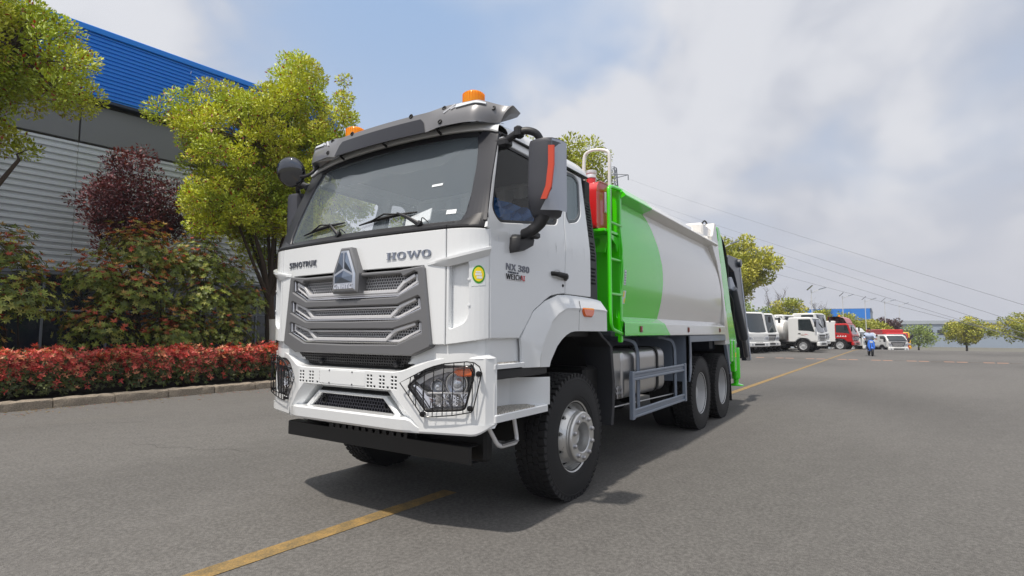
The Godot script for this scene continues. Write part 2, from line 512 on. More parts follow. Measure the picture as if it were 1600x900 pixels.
# clumps: [centre, radius]; each carries COUNT leaves through its shell
func foliage(clumps: Array, count: int, leaf_l: float, leaf_w: float, pal: Array, rng: RandomNumberGenerator, accent := Color(0, 0, 0), accent_share := 0.0, flat := 0.75) -> ArrayMesh:
	var L := Leaves.new()
	for cl in clumps:
		var o: Vector3 = cl[0]
		var r: float = cl[1]
		var base: Color = pal[rng.randi() % pal.size()]
		var tint := rng.randf_range(0.80, 1.18)
		var num := int(count * r * r / 0.2)
		for i in num:
			var d := rdir(rng)
			var rr := r * pow(rng.randf(), 0.36)
			var p := o + Vector3(d.x, d.y * flat, d.z) * rr
			var out := (d + Vector3(0, 0.35, 0) + rdir(rng) * 0.75).normalized()
			var face := (d * 0.5 + Vector3(0, 0.7, 0) + rdir(rng) * 0.9).normalized()
			var k := tint * rng.randf_range(0.75, 1.2)
			var c := Color(base.r * k, base.g * k, base.b * k)
			if rng.randf() < accent_share: c = Color(accent.r * k, accent.g * k, accent.b * k)
			var s := rng.randf_range(0.5, 1.35)
			L.leaf(p, out, face, leaf_l * s, leaf_w * s, c, d * 0.5 + Vector3(0, 0.25, 0))
	return L.mesh()

# a tree: trunk, limbs to hubs in the crown, twigs to clumps, leaves
func tree(called: String, label: String, category: String, base: Vector3, fork: float, crown: Vector3, rad: Vector3, clumps: int, size: Vector2, count: int, leaf: Vector2, pal: Array, seed_: int, trunk_r: float, bark: Material, accent := Color(0, 0, 0), accent_share := 0.0, group := "", lime := 0.0, low_cut := -0.2) -> Node3D:
	var rng := RandomNumberGenerator.new()
	rng.seed = seed_
	var T := thing(called, label, category, base, 0.0, group)
	var hubs: Array[Vector3] = []
	var fk_ := Vector3(rng.randf_range(-0.15, 0.15), fork, rng.randf_range(-0.15, 0.15))
	for i in 9:
		var a := TAU * (i + rng.randf() * 0.6) / 9.0
		var k := 0.50 if i % 3 else 0.12
		hubs.append(crown + Vector3(rad.x * k * cos(a), rad.y * rng.randf_range(-0.55, 0.35), rad.z * k * sin(a)))
	var cl := []
	var tries := 0
	while cl.size() < clumps and tries < clumps * 40:
		tries += 1
		var d := rdir(rng)
		var k := pow(rng.randf(), 0.28)
		# lobed outline
		var lobe := 0.80 + 0.22 * sin(d.x * 5.0 + seed_) * sin(d.y * 4.0 + 1.3 * seed_) + 0.16 * sin(d.z * 6.0 + 2.1 * seed_)
		var p := crown + Vector3(d.x * rad.x, d.y * rad.y, d.z * rad.z) * k * lobe
		if d.y < low_cut and k > 0.75: continue
		var r := rng.randf_range(size.x, size.y)
		var ok := true
		for q in cl:
			if q[0].distance_squared_to(p) < 0.55 * r * r: ok = false
		if ok: cl.append([p, r])
	var w := Geo.new()
	var path := PackedVector3Array([Vector3(0, -0.2, 0), Vector3(0.03, 0.3, 0.0), Vector3(fk_.x * 0.5 + 0.05, fork * 0.5, fk_.z * 0.4), fk_])
	w.tube(path, [trunk_r * 1.45, trunk_r * 1.12, trunk_r, trunk_r * 0.92], 12)
	for h in hubs:
		var m := fk_.lerp(h, 0.45) + Vector3(rng.randf_range(-0.2, 0.2), rng.randf_range(-0.3, 0.1), rng.randf_range(-0.2, 0.2))
		w.tube(PackedVector3Array([fk_ - Vector3(0, 0.15, 0), fk_.lerp(m, 0.5) + Vector3(rng.randf_range(-0.08, 0.08), 0, rng.randf_range(-0.08, 0.08)), m, h]), [trunk_r * 0.62, trunk_r * 0.46, trunk_r * 0.34, trunk_r * 0.17], 8)
	part("trunk", w, bark, T)
	var tw := Geo.new()
	for c in cl:
		var best := hubs[0]
		for h in hubs:
			if h.distance_squared_to(c[0]) < best.distance_squared_to(c[0]): best = h
		var mid: Vector3 = best.lerp(c[0], 0.5) + Vector3(rng.randf_range(-0.12, 0.12), rng.randf_range(-0.2, 0.05), rng.randf_range(-0.12, 0.12))
		tw.tube(PackedVector3Array([best, mid, c[0]]), [trunk_r * 0.15, trunk_r * 0.09, 0.008], 5)
	var b := part("branches", tw, bark, T)
	b.set_meta("kind", "stuff")
	part_mesh("crown", foliage(cl, count, leaf.x, leaf.y, pal, rng, accent, accent_share), M.leaf, T)
	if lime > 0.0:
		var lg := Geo.new()
		lg.tube(PackedVector3Array([Vector3(0, 0.0, 0), Vector3(0.03, 0.3, 0.0), Vector3(0.04, lime, 0)]), [trunk_r * 1.40, trunk_r * 1.16, trunk_r * 1.09], 12)
		part("limewash", lg, M.limewash, T)
	return T

func shrub(called: String, label: String, at: Vector3, blobs: Array, count: int, leaf: Vector2, pal: Array, tips: Array, tip_share: float, seed_: int, bark: Material, group := ""):
	# blobs: [offset, radius]; rosettes of long leaves on the outside, stems inside
	var rng := RandomNumberGenerator.new()
	rng.seed = seed_
	var T := thing(called, label, "shrub", at, 0.0, group)
	var L := Leaves.new()
	var st := Geo.new()
	for b in blobs:
		var o: Vector3 = b[0]
		var r: float = b[1]
		for i in int(count * r * r):
			var d := rdir(rng)
			if d.y < -0.55: continue
			var p := o + d * r * pow(rng.randf(), 0.42) * (0.85 + 0.25 * sin(d.x * 7.0 + o.z) * sin(d.y * 6.0 + o.x))
			var ax := (d + Vector3(0, 0.7, 0) + rdir(rng) * 0.5).normalized()
			var sd := ax.cross(rdir(rng)).normalized()
			var s2 := ax.cross(sd)
			var tip := rng.randf() < tip_share * smoothstep(-0.3, 0.9, d.y + 0.5 * (p.y - o.y) / r)
			var base: Color = tips[rng.randi() % tips.size()] if tip else pal[rng.randi() % pal.size()]
			var k := rng.randf_range(0.7, 1.25)
			for j in 6:
				var an := TAU * j / 6.0 + rng.randf() * 0.5
				var out := (sd * cos(an) + s2 * sin(an) + ax * (0.75 if tip else 0.35)).normalized()
				var f := rng.randf_range(0.85, 1.15) * k
				L.leaf(p, out, (ax + out * -0.3).normalized(), leaf.x * rng.randf_range(0.8, 1.2), leaf.y, Color(base.r * f, base.g * f, base.b * f), d * 0.35 + Vector3(0, 0.2, 0))
		for i in 5:
			var e := o + rdir(rng) * r * 0.6
			st.tube(PackedVector3Array([Vector3(o.x * 0.5 + rng.randf_range(-0.3, 0.3), -0.1, o.z * 0.7 + rng.randf_range(-0.4, 0.4)), Vector3(o.x * 0.8, o.y * 0.45, o.z * 0.85) + rdir(rng) * 0.15, e]), [0.028, 0.02, 0.007], 5)
	part_mesh("foliage", L.mesh(), M.leaf, T)
	var s := part("stems", st, bark, T)
	s.set_meta("kind", "stuff")

func planting():
	var young := [Color(0.46, 0.54, 0.035), Color(0.54, 0.58, 0.045), Color(0.37, 0.46, 0.04), Color(0.58, 0.60, 0.07)]
	var red := Color(0.34, 0.045, 0.03)
	tree("camphor_tree", "tall yellow green tree with a limewashed trunk beside the truck cab", "tree", Vector3(-12.0, 0.1, -5.5), 2.45, Vector3(0.0, 6.25, -0.1), Vector3(2.8, 3.95, 3.1), 460, Vector2(0.20, 0.50), 620, Vector2(0.085, 0.042), young, 7, 0.145, M.bark, red, 0.05, "trees along the factory hall", 1.7, -0.75)
	tree("camphor_tree", "leftmost yellow green tree in front of the factory hall", "tree", Vector3(-12.0, 0.1, 1.75), 2.9, Vector3(0.0, 6.6, 0.0), Vector3(2.3, 3.2, 2.35), 180, Vector2(0.24, 0.52), 520, Vector2(0.085, 0.042), young, 12, 0.19, M.bark, red, 0.05, "trees along the factory hall", 0.95)
	tree("camphor_tree", "yellow green tree seen only through the windscreen of the garbage truck", "tree", Vector3(-12.2, 0.1, -13.0), 2.2, Vector3(0, 4.5, 0), Vector3(2.4, 2.3, 2.6), 110, Vector2(0.3, 0.58), 260, Vector2(0.11, 0.055), young, 19, 0.15, M.bark, red, 0.03, "trees along the factory hall", 1.3, -0.7)
	tree("camphor_tree", "green treetop showing between the cab mirror and the white hoop", "tree", Vector3(-11.5, 0.1, -22.6), 3.2, Vector3(0, 8.5, 0), Vector3(3.0, 4.2, 3.0), 130, Vector2(0.5, 0.85), 110, Vector2(0.17, 0.09), [Color(0.42, 0.46, 0.04), Color(0.50, 0.50, 0.05), Color(0.34, 0.39, 0.04)], 23, 0.24, M.bark, red, 0.02, "trees along the factory hall")
	tree("broadleaf_tree", "golden green tree rising behind the tail of the garbage truck", "tree", Vector3(-9.6, -0.3, -58.0), 3.4, Vector3(0, 7.6, 0), Vector3(4.4, 4.9, 4.6), 130, Vector2(0.7, 1.1), 60, Vector2(0.28, 0.15), [Color(0.42, 0.42, 0.05), Color(0.50, 0.48, 0.06), Color(0.34, 0.37, 0.045)], 31, 0.28, M.bark)
	# photinia thicket: three bushes, green below and red at the tips
	var leafy := [Color(0.18, 0.23, 0.035), Color(0.26, 0.31, 0.05), Color(0.34, 0.34, 0.07), Color(0.12, 0.16, 0.03)]
	var tips := [Color(0.50, 0.09, 0.045), Color(0.48, 0.19, 0.06), Color(0.45, 0.28, 0.08)]
	shrub("photinia_bush", "tall green bush with red tips at the left edge under the purple tree", Vector3(-11.9, 0.1, -1.9), [[Vector3(0.2, 2.2, 0.3), 1.1], [Vector3(0.1, 1.3, 0.9), 0.95], [Vector3(0.0, 3.3, 0.1), 0.95], [Vector3(0.3, 1.2, -0.6), 0.95], [Vector3(0.1, 2.9, -0.6), 0.7], [Vector3(0.2, 2.5, 1.1), 0.8]], 760, Vector2(0.095, 0.034), leafy, tips, 0.55, 41, M.bark_dark, "bushes behind the red hedge")
	shrub("photinia_bush", "broad olive green bush beside the limewashed trunk", Vector3(-12.0, 0.1, -3.55), [[Vector3(0.2, 2.2, 0.2), 1.1], [Vector3(0.3, 1.3, -0.5), 0.9], [Vector3(0.0, 3.2, 0.2), 0.9], [Vector3(0.2, 2.2, -0.95), 0.8], [Vector3(0.1, 2.95, -0.6), 0.65], [Vector3(0.2, 1.2, 0.6), 0.9]], 760, Vector2(0.095, 0.034), leafy, tips, 0.22, 42, M.bark_dark, "bushes behind the red hedge")
	shrub("photinia_bush", "green and red bush at the far left of the bed", Vector3(-11.9, 0.1, 0.6), [[Vector3(0.2, 2.0, 0.0), 1.1], [Vector3(0.2, 1.2, 0.9), 1.0], [Vector3(0.1, 2.9, 0.2), 0.8]], 600, Vector2(0.10, 0.036), leafy, tips, 0.4, 43, M.bark_dark, "bushes behind the red hedge")
	tree("plum_tree", "slender purple leaved plum tree in front of the ribbed wall", "tree", Vector3(-13.9, 0.1, -2.5), 2.2, Vector3(0, 4.55, 0.2), Vector3(1.2, 1.9, 1.7), 100, Vector2(0.26, 0.45), 260, Vector2(0.085, 0.045), [Color(0.13, 0.035, 0.045), Color(0.17, 0.045, 0.055), Color(0.09, 0.03, 0.045)], 51, 0.08, M.bark_dark, Color(0.2, 0.05, 0.05), 0.08)
	# clipped hedge with red young leaves above dark green ones
	var rng := RandomNumberGenerator.new()
	rng.seed = 77
	var H := thing("hedge", "clipped low hedge with red young leaves along the kerb", "hedge", Vector3.ZERO)
	var L := Leaves.new()
	var reds := [Color(0.70, 0.10, 0.08), Color(0.80, 0.18, 0.13), Color(0.58, 0.07, 0.06), Color(0.68, 0.28, 0.14)]
	var greens := [Color(0.08, 0.11, 0.025), Color(0.13, 0.15, 0.035), Color(0.07, 0.08, 0.025)]
	for i in 15500:
		var far := i > 13800
		var z := rng.randf_range(-16.0, -6.0) if far else rng.randf_range(-6.0, 3.2)
		var top := rng.randf() < 0.52
		var bump := 0.06 * sin(z * 2.3) + 0.05 * sin(z * 5.1 + 1.0) + 0.035 * sin(z * 11.7 + 2.0)
		var p: Vector3
		var d: Vector3
		if top:
			p = Vector3(rng.randf_range(-11.3, -10.12), 0.93 + bump * 0.7 + rng.randf_range(-0.08, 0.05) + (rng.randf_range(0.02, 0.14) if rng.randf() < 0.06 else 0.0), z)
			d = Vector3(0.1, 1, 0)
		else:
			p = Vector3(-10.12 + bump + rng.randf_range(-0.16, 0.04), 0.17 + 0.78 * sqrt(rng.randf()), z)
			d = Vector3(1, 0.5, 0)
		var ax := (d + rdir(rng) * 0.55).normalized()
		var sd := ax.cross(rdir(rng)).normalized()
		var s2 := ax.cross(sd)
		var redness := 0.88 if top else 0.10 + 0.75 * smoothstep(0.25, 0.95, p.y)
		var tip := rng.randf() < redness
		var base: Color = reds[rng.randi() % 4] if tip else greens[rng.randi() % 3]
		var k := rng.randf_range(0.7, 1.25)
		for j in 5:
			var an := TAU * j / 5.0 + rng.randf()
			var out := (sd * cos(an) + s2 * sin(an) + ax * 0.8).normalized()
			var f := k * rng.randf_range(0.85, 1.15)
			L.leaf(p, out, (ax - out * 0.3).normalized(), rng.randf_range(0.065, 0.10), 0.032, Color(base.r * f, base.g * f, base.b * f), d * 0.4)
	part_mesh("foliage", L.mesh(), M.leaf, H)
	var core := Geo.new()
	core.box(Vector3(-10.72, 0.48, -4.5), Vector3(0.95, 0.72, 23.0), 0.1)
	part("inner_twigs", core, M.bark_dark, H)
	var FL := Leaves.new()
	for i in 420:
		var p := Vector3(-9.33 + 0.9 * pow(rng.randf(), 2.5), 0.006, rng.randf_range(-8.0, 4.0))
		var a := rng.randf_range(0, TAU)
		var base: Color = [Color(0.30, 0.16, 0.06), Color(0.36, 0.26, 0.08), Color(0.40, 0.10, 0.06), Color(0.20, 0.13, 0.07)][rng.randi() % 4]
		FL.leaf(p, Vector3(cos(a), rng.randf_range(0.0, 0.25), sin(a)).normalized(), Vector3.UP, rng.randf_range(0.03, 0.07), 0.025, base, Vector3.ZERO)
	var fo := MeshInstance3D.new()
	fo.name = "fallen_leaves"
	fo.mesh = FL.mesh()
	fo.material_override = M.leaf
	add_child(fo)
	fo.set_meta("kind", "stuff")
	fo.set_meta("label", "fallen leaves scattered on the road along the kerb")
	# trees beyond the parked trucks
	var g2 := [Color(0.36, 0.38, 0.045), Color(0.44, 0.42, 0.055), Color(0.27, 0.31, 0.04)]
	var far := [
		["bright green tree standing behind the white tanker truck", -6.4, -76.0, 6.3, 2.7, 2, 0],
		["small pale green tree between the first white trucks", -9.0, -78.0, 5.0, 1.7, 3, 1],
		["slim young green tree left of the bright green one", -11.0, -74.0, 5.2, 1.3, 4, 1],
		["olive tree showing above the roof of the red truck cab", -1.2, -96.0, 4.6, 2.2, 5, 0],
		["yellow green tree right of the red truck cab", 1.6, -98.0, 3.9, 2.5, 6, 0],
		["rounded tree left of the purple tree by the road", 3.2, -92.0, 2.9, 1.8, 7, 0],
		["tree with thin foliage at the far end of the road", 9.2, -118.0, 3.4, 3.0, 8, 1],
		["green tree behind the parked vehicles at the right edge", 14.5, -104.0, 4.2, 3.4, 9, 0],
		["rightmost green tree beyond the end of the road", 21.5, -100.0, 4.6, 3.8, 10, 0],
		["small tree above the roof of the white tall truck", -3.6, -90.0, 5.3, 1.5, 11, 0]]
	for f in far:
		var by := gy(0, f[2])
		var hh: float = f[3] - by
		var pale := [Color(0.30, 0.38, 0.10), Color(0.24, 0.32, 0.09)]
		tree("roadside_tree", f[0], "tree", Vector3(f[1], by, f[2]), hh * 0.28, Vector3(0, hh * 0.57, 0), Vector3(f[4], hh * 0.44, f[4]), 80, Vector2(0.45, 0.8), 40 if f[6] == 0 else 22, Vector2(0.30, 0.17), pale if f[6] else g2, f[5] * 13, 0.14, M.bark, Color(0, 0, 0), 0.0, "trees beyond the parked trucks", 0.0, -0.8)
	tree("purple_tree", "dark purple leaved tree by the corner of the far blue hall", "tree", Vector3(5.0, gy(0, -105.0), -105.0), 1.5, Vector3(0, 3.7, 0), Vector3(1.9, 1.8, 1.9), 60, Vector2(0.5, 0.8), 40, Vector2(0.30, 0.17), [Color(0.07, 0.035, 0.04), Color(0.10, 0.05, 0.05)], 61, 0.12, M.bark_dark)
	# two leafless trees
	for q in [["bare leafless tree behind the bright green tree", -9.0, -84.0, 8.6, 14], ["bare leafless tree left of the solar street lamp", -3.8, -92.0, 6.9, 15]]:
		var r2 := RandomNumberGenerator.new()
		r2.seed = q[4]
		var by := gy(0, q[2])
		var T := thing("bare_tree", q[0], "tree", Vector3(q[1], by, q[2]), 0.0, "leafless trees")
		var tr := Geo.new()
		var tips2 := []
		var hh: float = q[3] - by
		tr.tube(PackedVector3Array([Vector3(0, -0.2, 0), Vector3(0.05, hh * 0.3, 0), Vector3(0, hh * 0.45, 0.1)]), [0.16, 0.12, 0.09], 8)
		for i in 9:
			var a := TAU * i / 9.0 + r2.randf()
			var e := Vector3(cos(a) * r2.randf_range(0.6, 1.9), hh * r2.randf_range(0.65, 0.88), sin(a) * r2.randf_range(0.6, 1.6))
			tr.tube(PackedVector3Array([Vector3(0, hh * (0.3 + 0.015 * i), 0), e * Vector3(0.5, 0.75, 0.5), e]), [0.06, 0.04, 0.018], 5)
			tips2.append(e)
		part("trunk", tr, M.bark, T)
		var bt := Geo.new()
		for e in tips2:
			for k in 9:
				var t: Vector3 = e * Vector3(0.75, 0.85, 0.75) + (e - e * Vector3(0.75, 0.85, 0.75)) * r2.randf()
				bt.tube(PackedVector3Array([t, t + Vector3(r2.randf_range(-0.4, 0.4), r2.randf_range(0.2, 0.6), r2.randf_range(-0.4, 0.4)), t + Vector3(r2.randf_range(-0.7, 0.7), r2.randf_range(0.5, 1.3), r2.randf_range(-0.7, 0.7))]), [0.016, 0.012, 0.006], 4)
		var o := part("twigs", bt, M.bark, T)
		o.set_meta("kind", "stuff")

# ------------------------------------------------------------------ parked vehicles
func small_wheel(T: Node3D, x: float, z: float, r: float, w: float, sd: int):
	var ax := Vector3(sd, 0, 0)
	var t := Geo.new()
	t.lathe([[r * 0.55, -w / 2], [r * 0.9, -w / 2], [r, -w * 0.36], [r, w * 0.36], [r * 0.93, w / 2], [r * 0.6, w * 0.5]], Vector3(x, r, z), ax, 24)
	var W := part("wheel", t, M.tyre, T)
	var m := Geo.new()
	m.lathe([[r * 0.6, w * 0.5], [r * 0.57, w * 0.52], [r * 0.52, w * 0.30], [r * 0.36, w * 0.22], [r * 0.33, w * 0.42], [r * 0.14, w * 0.44], [r * 0.12, w * 0.55], [0.0, w * 0.56]], Vector3(x, r, z), ax, 20)
	part("rim", m, M.rim_paint, W)

# style: w width, h cab height, wr wheel radius, tall roof, paint, load
func yard_truck(called: String, label: String, at: Vector3, turn: float, paint: Material, st: Dictionary, group := "") -> Node3D:
	var T := thing(called, label, "truck", at, turn, group)
	var w: float = st.get("w", 2.1) / 2
	var h: float = st.get("h", 2.45)
	var wr: float = st.get("wr", 0.42)
	var fl: float = wr + 0.28
	var bl: float = st.get("wb", 3.4)
	var rake: float = st.get("rake", 0.34)
	# cab: side profile drawn in (z, y), extruded across
	var prof := rounded(pv([-1.0, fl, 0.92, fl, 1.0, fl + 0.08, 1.02, fl + 0.62, 0.96, fl + 0.72, 0.96 - rake, h - 0.13, 0.80 - rake, h, -0.9, h - 0.02, -1.0, h - 0.15]), 0.07, 3)
	var mp := func(z, y, k): return Vector3(k, y, z)
	var arch := Geo.turned(circle2(0.0, wr, wr + 0.12, 20), true)
	var pieces := Geometry2D.clip_polygons(Geo.turned(prof, true), arch)
	var body: PackedVector2Array = pieces[0]
	var g := Geo.new()
	g.plate(body, [], mp, 0.0, w, 0.06, 3.0)
	var g2 := g.flipped_x()
	g.add(g2)
	part("cab", g, paint, T, 35)
	# windscreen with black surround, on the raked front
	var y0 := fl + 0.70
	var y1 := h - 0.16
	var fm := func(x, y, k):
		var t: float = (y - (fl + 0.72)) / (h - 0.13 - fl - 0.72)
		return Vector3(x, y, 0.96 - rake * t + 0.012 + k - 0.03 * x * x)
	sheet_metal("windscreen_surround", rounded(pv([-w + 0.05, y0 - 0.06, w - 0.05, y0 - 0.06, w - 0.06, y1 + 0.05, -w + 0.06, y1 + 0.05]), 0.08), [], fm, -0.03, 0.004, M.black_trim, T, 0.003, 0.5)
	sheet_metal("windscreen", rounded(pv([-w + 0.10, y0, w - 0.10, y0, w - 0.14, y1, -w + 0.14, y1]), 0.08), [], fm, 0.0, 0.012, M.cab_glass, T, 0.002, 0.5)
	for sd in [1, -1]:
		var sm := func(z, y, k): return Vector3((w + k) * sd, y, z)
		var fz: float = 0.96 - rake
		var win := rounded(pv([0.80, y0 + 0.02, 0.80 - rake * 0.80, y1, -0.28, y1, -0.28, y0 + 0.14, 0.45, y0 + 0.10]), 0.05)
		var dd := Geo.new()
		dd.plate(rounded(pv([0.86, fl + 0.12, 0.86, y0, fz + 0.02, h - 0.10, -0.36, h - 0.10, -0.36, fl + 0.34, wr * 0.7, fl + 0.30, wr + 0.1, fl + 0.08]), 0.04), [win], sm, -0.01, 0.012, 0.004, 3.0)
		var D := part("door", dd, paint, T, 30)
		var wg := Geo.new()
		wg.sheet(win, [], 3.0, sm, 0.004)
		part("side_window", wg, M.cab_glass, D)
		var hd := Geo.new()
		hd.box(Vector3((w + 0.02) * sd, fl + 0.62, -0.22), Vector3(0.03, 0.07, 0.16), 0.01)
		part("handle", hd, M.black, D)
		var mir := Geo.new()
		mir.tube(p3([w * sd, h - 0.25, fz + 0.18, (w + 0.18) * sd, h - 0.22, fz + 0.30, (w + 0.20) * sd, h - 0.62, fz + 0.30]), 0.02, 5)
		mir.box(Vector3((w + 0.19) * sd, h - 0.52, fz + 0.28), Vector3(0.19, 0.42, 0.10), 0.03)
		part("mirror", mir, M.black_trim, T)
		var hl := Geo.new()
		hl.plate(rounded(pv([0.52, fl + 0.18, w - 0.06, fl + 0.20, w - 0.03, fl + 0.46, 0.62, fl + 0.36]), 0.03), [], func(x, y, k): return Vector3(x * sd, y, 1.015 + k), -0.03, 0.014, 0.01, 1)
		var HL := part("headlight", hl, M.lamp_eye, T)
		var hr := Geo.new()
		hr.lathe([[0.08, 0.0], [0.05, -0.004], [0.0, 0.012]], Vector3((w - 0.24) * sd, fl + 0.29, 1.032), Vector3(0, 0, 1), 12)
		part("lamp_eye", hr, M.lamp_dark, HL)
		small_wheel(T, (w - 0.14) * sd, 0.0, wr, 0.26, sd)
		small_wheel(T, (w - 0.18) * sd, -bl, wr, 0.44, sd)
		var fd := Geo.new()
		var fr := []
		for i in 11:
			var an := lerpf(0.0, PI, i / 10.0)
			fr.append(PackedVector3Array([Vector3((w + 0.02) * sd, wr + (wr + 0.13) * sin(an), (wr + 0.13) * cos(an)), Vector3((w + 0.02) * sd, wr + (wr + 0.05) * sin(an), (wr + 0.05) * cos(an)), Vector3((w - 0.3) * sd, wr + (wr + 0.06) * sin(an), (wr + 0.06) * cos(an))]))
		fd.grid(fr)
		part("wheel_arch", fd, M.black_trim, T)
	var gr := Geo.new()
	gr.plate(rounded(pv([-0.55, fl + 0.12, 0.55, fl + 0.12, 0.72, fl + 0.54, -0.72, fl + 0.54]), 0.04), [], func(x, y, k): return Vector3(x, y, 1.0 + k), -0.03, 0.026, 0.01, 2)
	var GR := part("grille", gr, paint if st.get("pale_grille", false) else M.black_trim, T)
	for i in 3:
		var b := Geo.new()
		b.box(Vector3(0, fl + 0.22 + 0.1 * i, 1.032), Vector3(0.95 + 0.1 * i, 0.03, 0.02), 0.006)
		part("grille_bar", b, M.silver, GR)
	var bp := Geo.new()
	bp.box(Vector3(0, fl - 0.12, 1.0), Vector3(2 * w, 0.32, 0.22), 0.05)
	var BP := part("bumper", bp, paint, T)
	var lo := Geo.new()
	lo.box(Vector3(0, fl - 0.12, 1.112), Vector3(1.0, 0.12, 0.012), 0.004)
	part("number_plate_recess", lo, M.black_trim, BP)
	for sd in [1, -1]:
		var fg := Geo.new()
		fg.box(Vector3(0.72 * sd, fl - 0.12, 1.112), Vector3(0.16, 0.11, 0.02), 0.01)
		part("fog_lamp", fg, M.lamp_eye, BP)
	var ch := Geo.new()
	ch.box(Vector3(0, fl - 0.08, -bl * 0.5), Vector3(0.8, 0.2, bl + 2.2), 0.02)
	ch.box(Vector3(0, wr, 0), Vector3(1.6, 0.16, 0.16), 0.02)
	ch.box(Vector3(0, wr, -bl), Vector3(1.6, 0.16, 0.16), 0.02)
	ch.box(Vector3(w - 0.32, fl - 0.2, -1.5), Vector3(0.42, 0.34, 0.8), 0.03)
	part("chassis", ch, M.black, T)
	var roof: float = st.get("roof", 0.0)
	if roof > 0.0:
		var rf := Geo.new()
		rf.plate(rounded(pv([-0.95, h - 0.03, 0.86 - rake, h - 0.03, 0.62 - rake, h + roof * 0.75, 0.2 - rake, h + roof, -0.9, h + roof]), 0.12), [], mp, -(w - 0.05), w - 0.05, 0.08, 3.0)
		part("roof_fairing", rf, paint, T, 35)
	var cargo: String = st.get("cargo", "bed")
	if cargo == "tank":
		var tk := Geo.new()
		tk.lathe([[0.0, 0.0], [0.7, 0.03], [0.95, 0.12], [0.98, 0.2], [0.98, bl + 0.9], [0.9, bl + 1.05], [0.0, bl + 1.1]], Vector3(0, fl + 0.88, -1.25), Vector3(0, 0, -1), 32, 0.80)
		var K := part("water_tank", tk, M.body_white, T, 35)
		var rb := Geo.new()
		for i in 3: rb.lathe([[0.985, 0.0], [1.01, 0.02], [1.01, 0.08], [0.985, 0.10]], Vector3(0, fl + 0.88, -1.6 - i * 1.3), Vector3(0, 0, -1), 32, 0.80)
		part("tank_band", rb, M.body_white, K)
		var mh := Geo.new()
		mh.lathe([[0.28, 0.0], [0.28, 0.12], [0.0, 0.14]], Vector3(0, fl + 1.64, -2.8), Vector3.UP, 18)
		part("manhole", mh, M.silver, K)
		var rd := Geo.new()
		rd.box(Vector3(0.9, fl - 0.02, -1.35), Vector3(0.25, 0.36, 0.3), 0.04)
		part("red_toolbox", rd, M.red_paint, T)
	elif cargo == "body":
		var bx := Geo.new()
		bx.box(Vector3(0, fl + 0.95, -bl * 0.5 - 1.0), Vector3(2 * w + 0.05, 1.9, bl + 1.4), 0.06)
		part("box_body", bx, st.get("body_paint", paint), T)
	elif cargo == "barrel":
		var bx := Geo.new()
		var rows := []
		for z in [-1.2, -1.25, -bl - 1.2]:
			var r := PackedVector3Array()
			for q in [[-1.0, 0.0], [-1.06, 0.5], [-1.0, 1.2], [-0.6, 1.5], [0.6, 1.5], [1.0, 1.2], [1.06, 0.5], [1.0, 0.0]]: r.append(Vector3(q[0] * w, fl + 0.05 + q[1], z))
			rows.append(r)
		bx.grid(rows, true)
		bx.fan(rows[0]); bx.fan(rows[2])
		part("refuse_body", bx, st.get("body_paint", paint), T)
	else:
		var bd := Geo.new()
		bd.box(Vector3(0, fl + 0.12, -bl * 0.5 - 1.0), Vector3(2 * w, 0.1, bl + 1.2), 0.02)
		part("cargo_bed", bd, paint, T)
		for sd in [1, -1]:
			var sb := Geo.new()
			sb.box(Vector3(w * sd, fl + 0.36, -bl * 0.5 - 1.0), Vector3(0.05, 0.42, bl + 1.2), 0.01)
			part("side_board", sb, paint, T)
		var hb := Geo.new()
		hb.box(Vector3(0, fl + 0.6, -1.28), Vector3(2 * w, 0.9, 0.06), 0.01)
		part("headboard", hb, paint, T)
	if st.get("beacon", false):
		var lb := Geo.new()
		lb.lathe([[0.09, 0.0], [0.09, 0.14], [0.06, 0.19], [0.0, 0.2]], Vector3(0.3, h + roof - 0.02, -0.3), Vector3.UP, 14)
		part("beacon", lb, M.amber, T)
	if st.get("flash", false):
		for sd in [1, -1]:
			var dm := func(z, y, k): return Vector3((w + 0.013 + k) * sd, y, z)
			for q in [[[0.42, 0.50, 0.22, 0.60, 0.05, 0.57, 0.25, 0.55], M.red_paint], [[0.25, 0.44, 0.0, 0.52, -0.18, 0.46, 0.02, 0.47], M.faded_orange], [[0.16, 0.55, -0.05, 0.60, -0.2, 0.55, 0.0, 0.565], M.faded_orange]]:
				var pl := PackedVector2Array()
				for i in range(0, q[0].size(), 2): pl.append(Vector2(q[0][i], fl + q[0][i + 1]))
				sheet_metal("door_graphic", pl, [], dm, 0.0, 0.003, q[1], T, 0.0005, 3)
	if st.get("script", false):
		for sd in [1, -1]:
			var dm := func(z, y, k): return Vector3((w + 0.013 + k) * sd, y, z)
			for i in 4:
				var z0 := 0.55 - 0.2 * i
				var pl := PackedVector2Array([Vector2(z0, fl + 0.48), Vector2(z0 - 0.06, fl + 0.62), Vector2(z0 - 0.10, fl + 0.62), Vector2(z0 - 0.08, fl + 0.54), Vector2(z0 - 0.17, fl + 0.52), Vector2(z0 - 0.16, fl + 0.47)])
				sheet_metal("door_graphic", pl, [], dm, 0.0, 0.003, M.paper, T, 0.0005, 3)
	return T

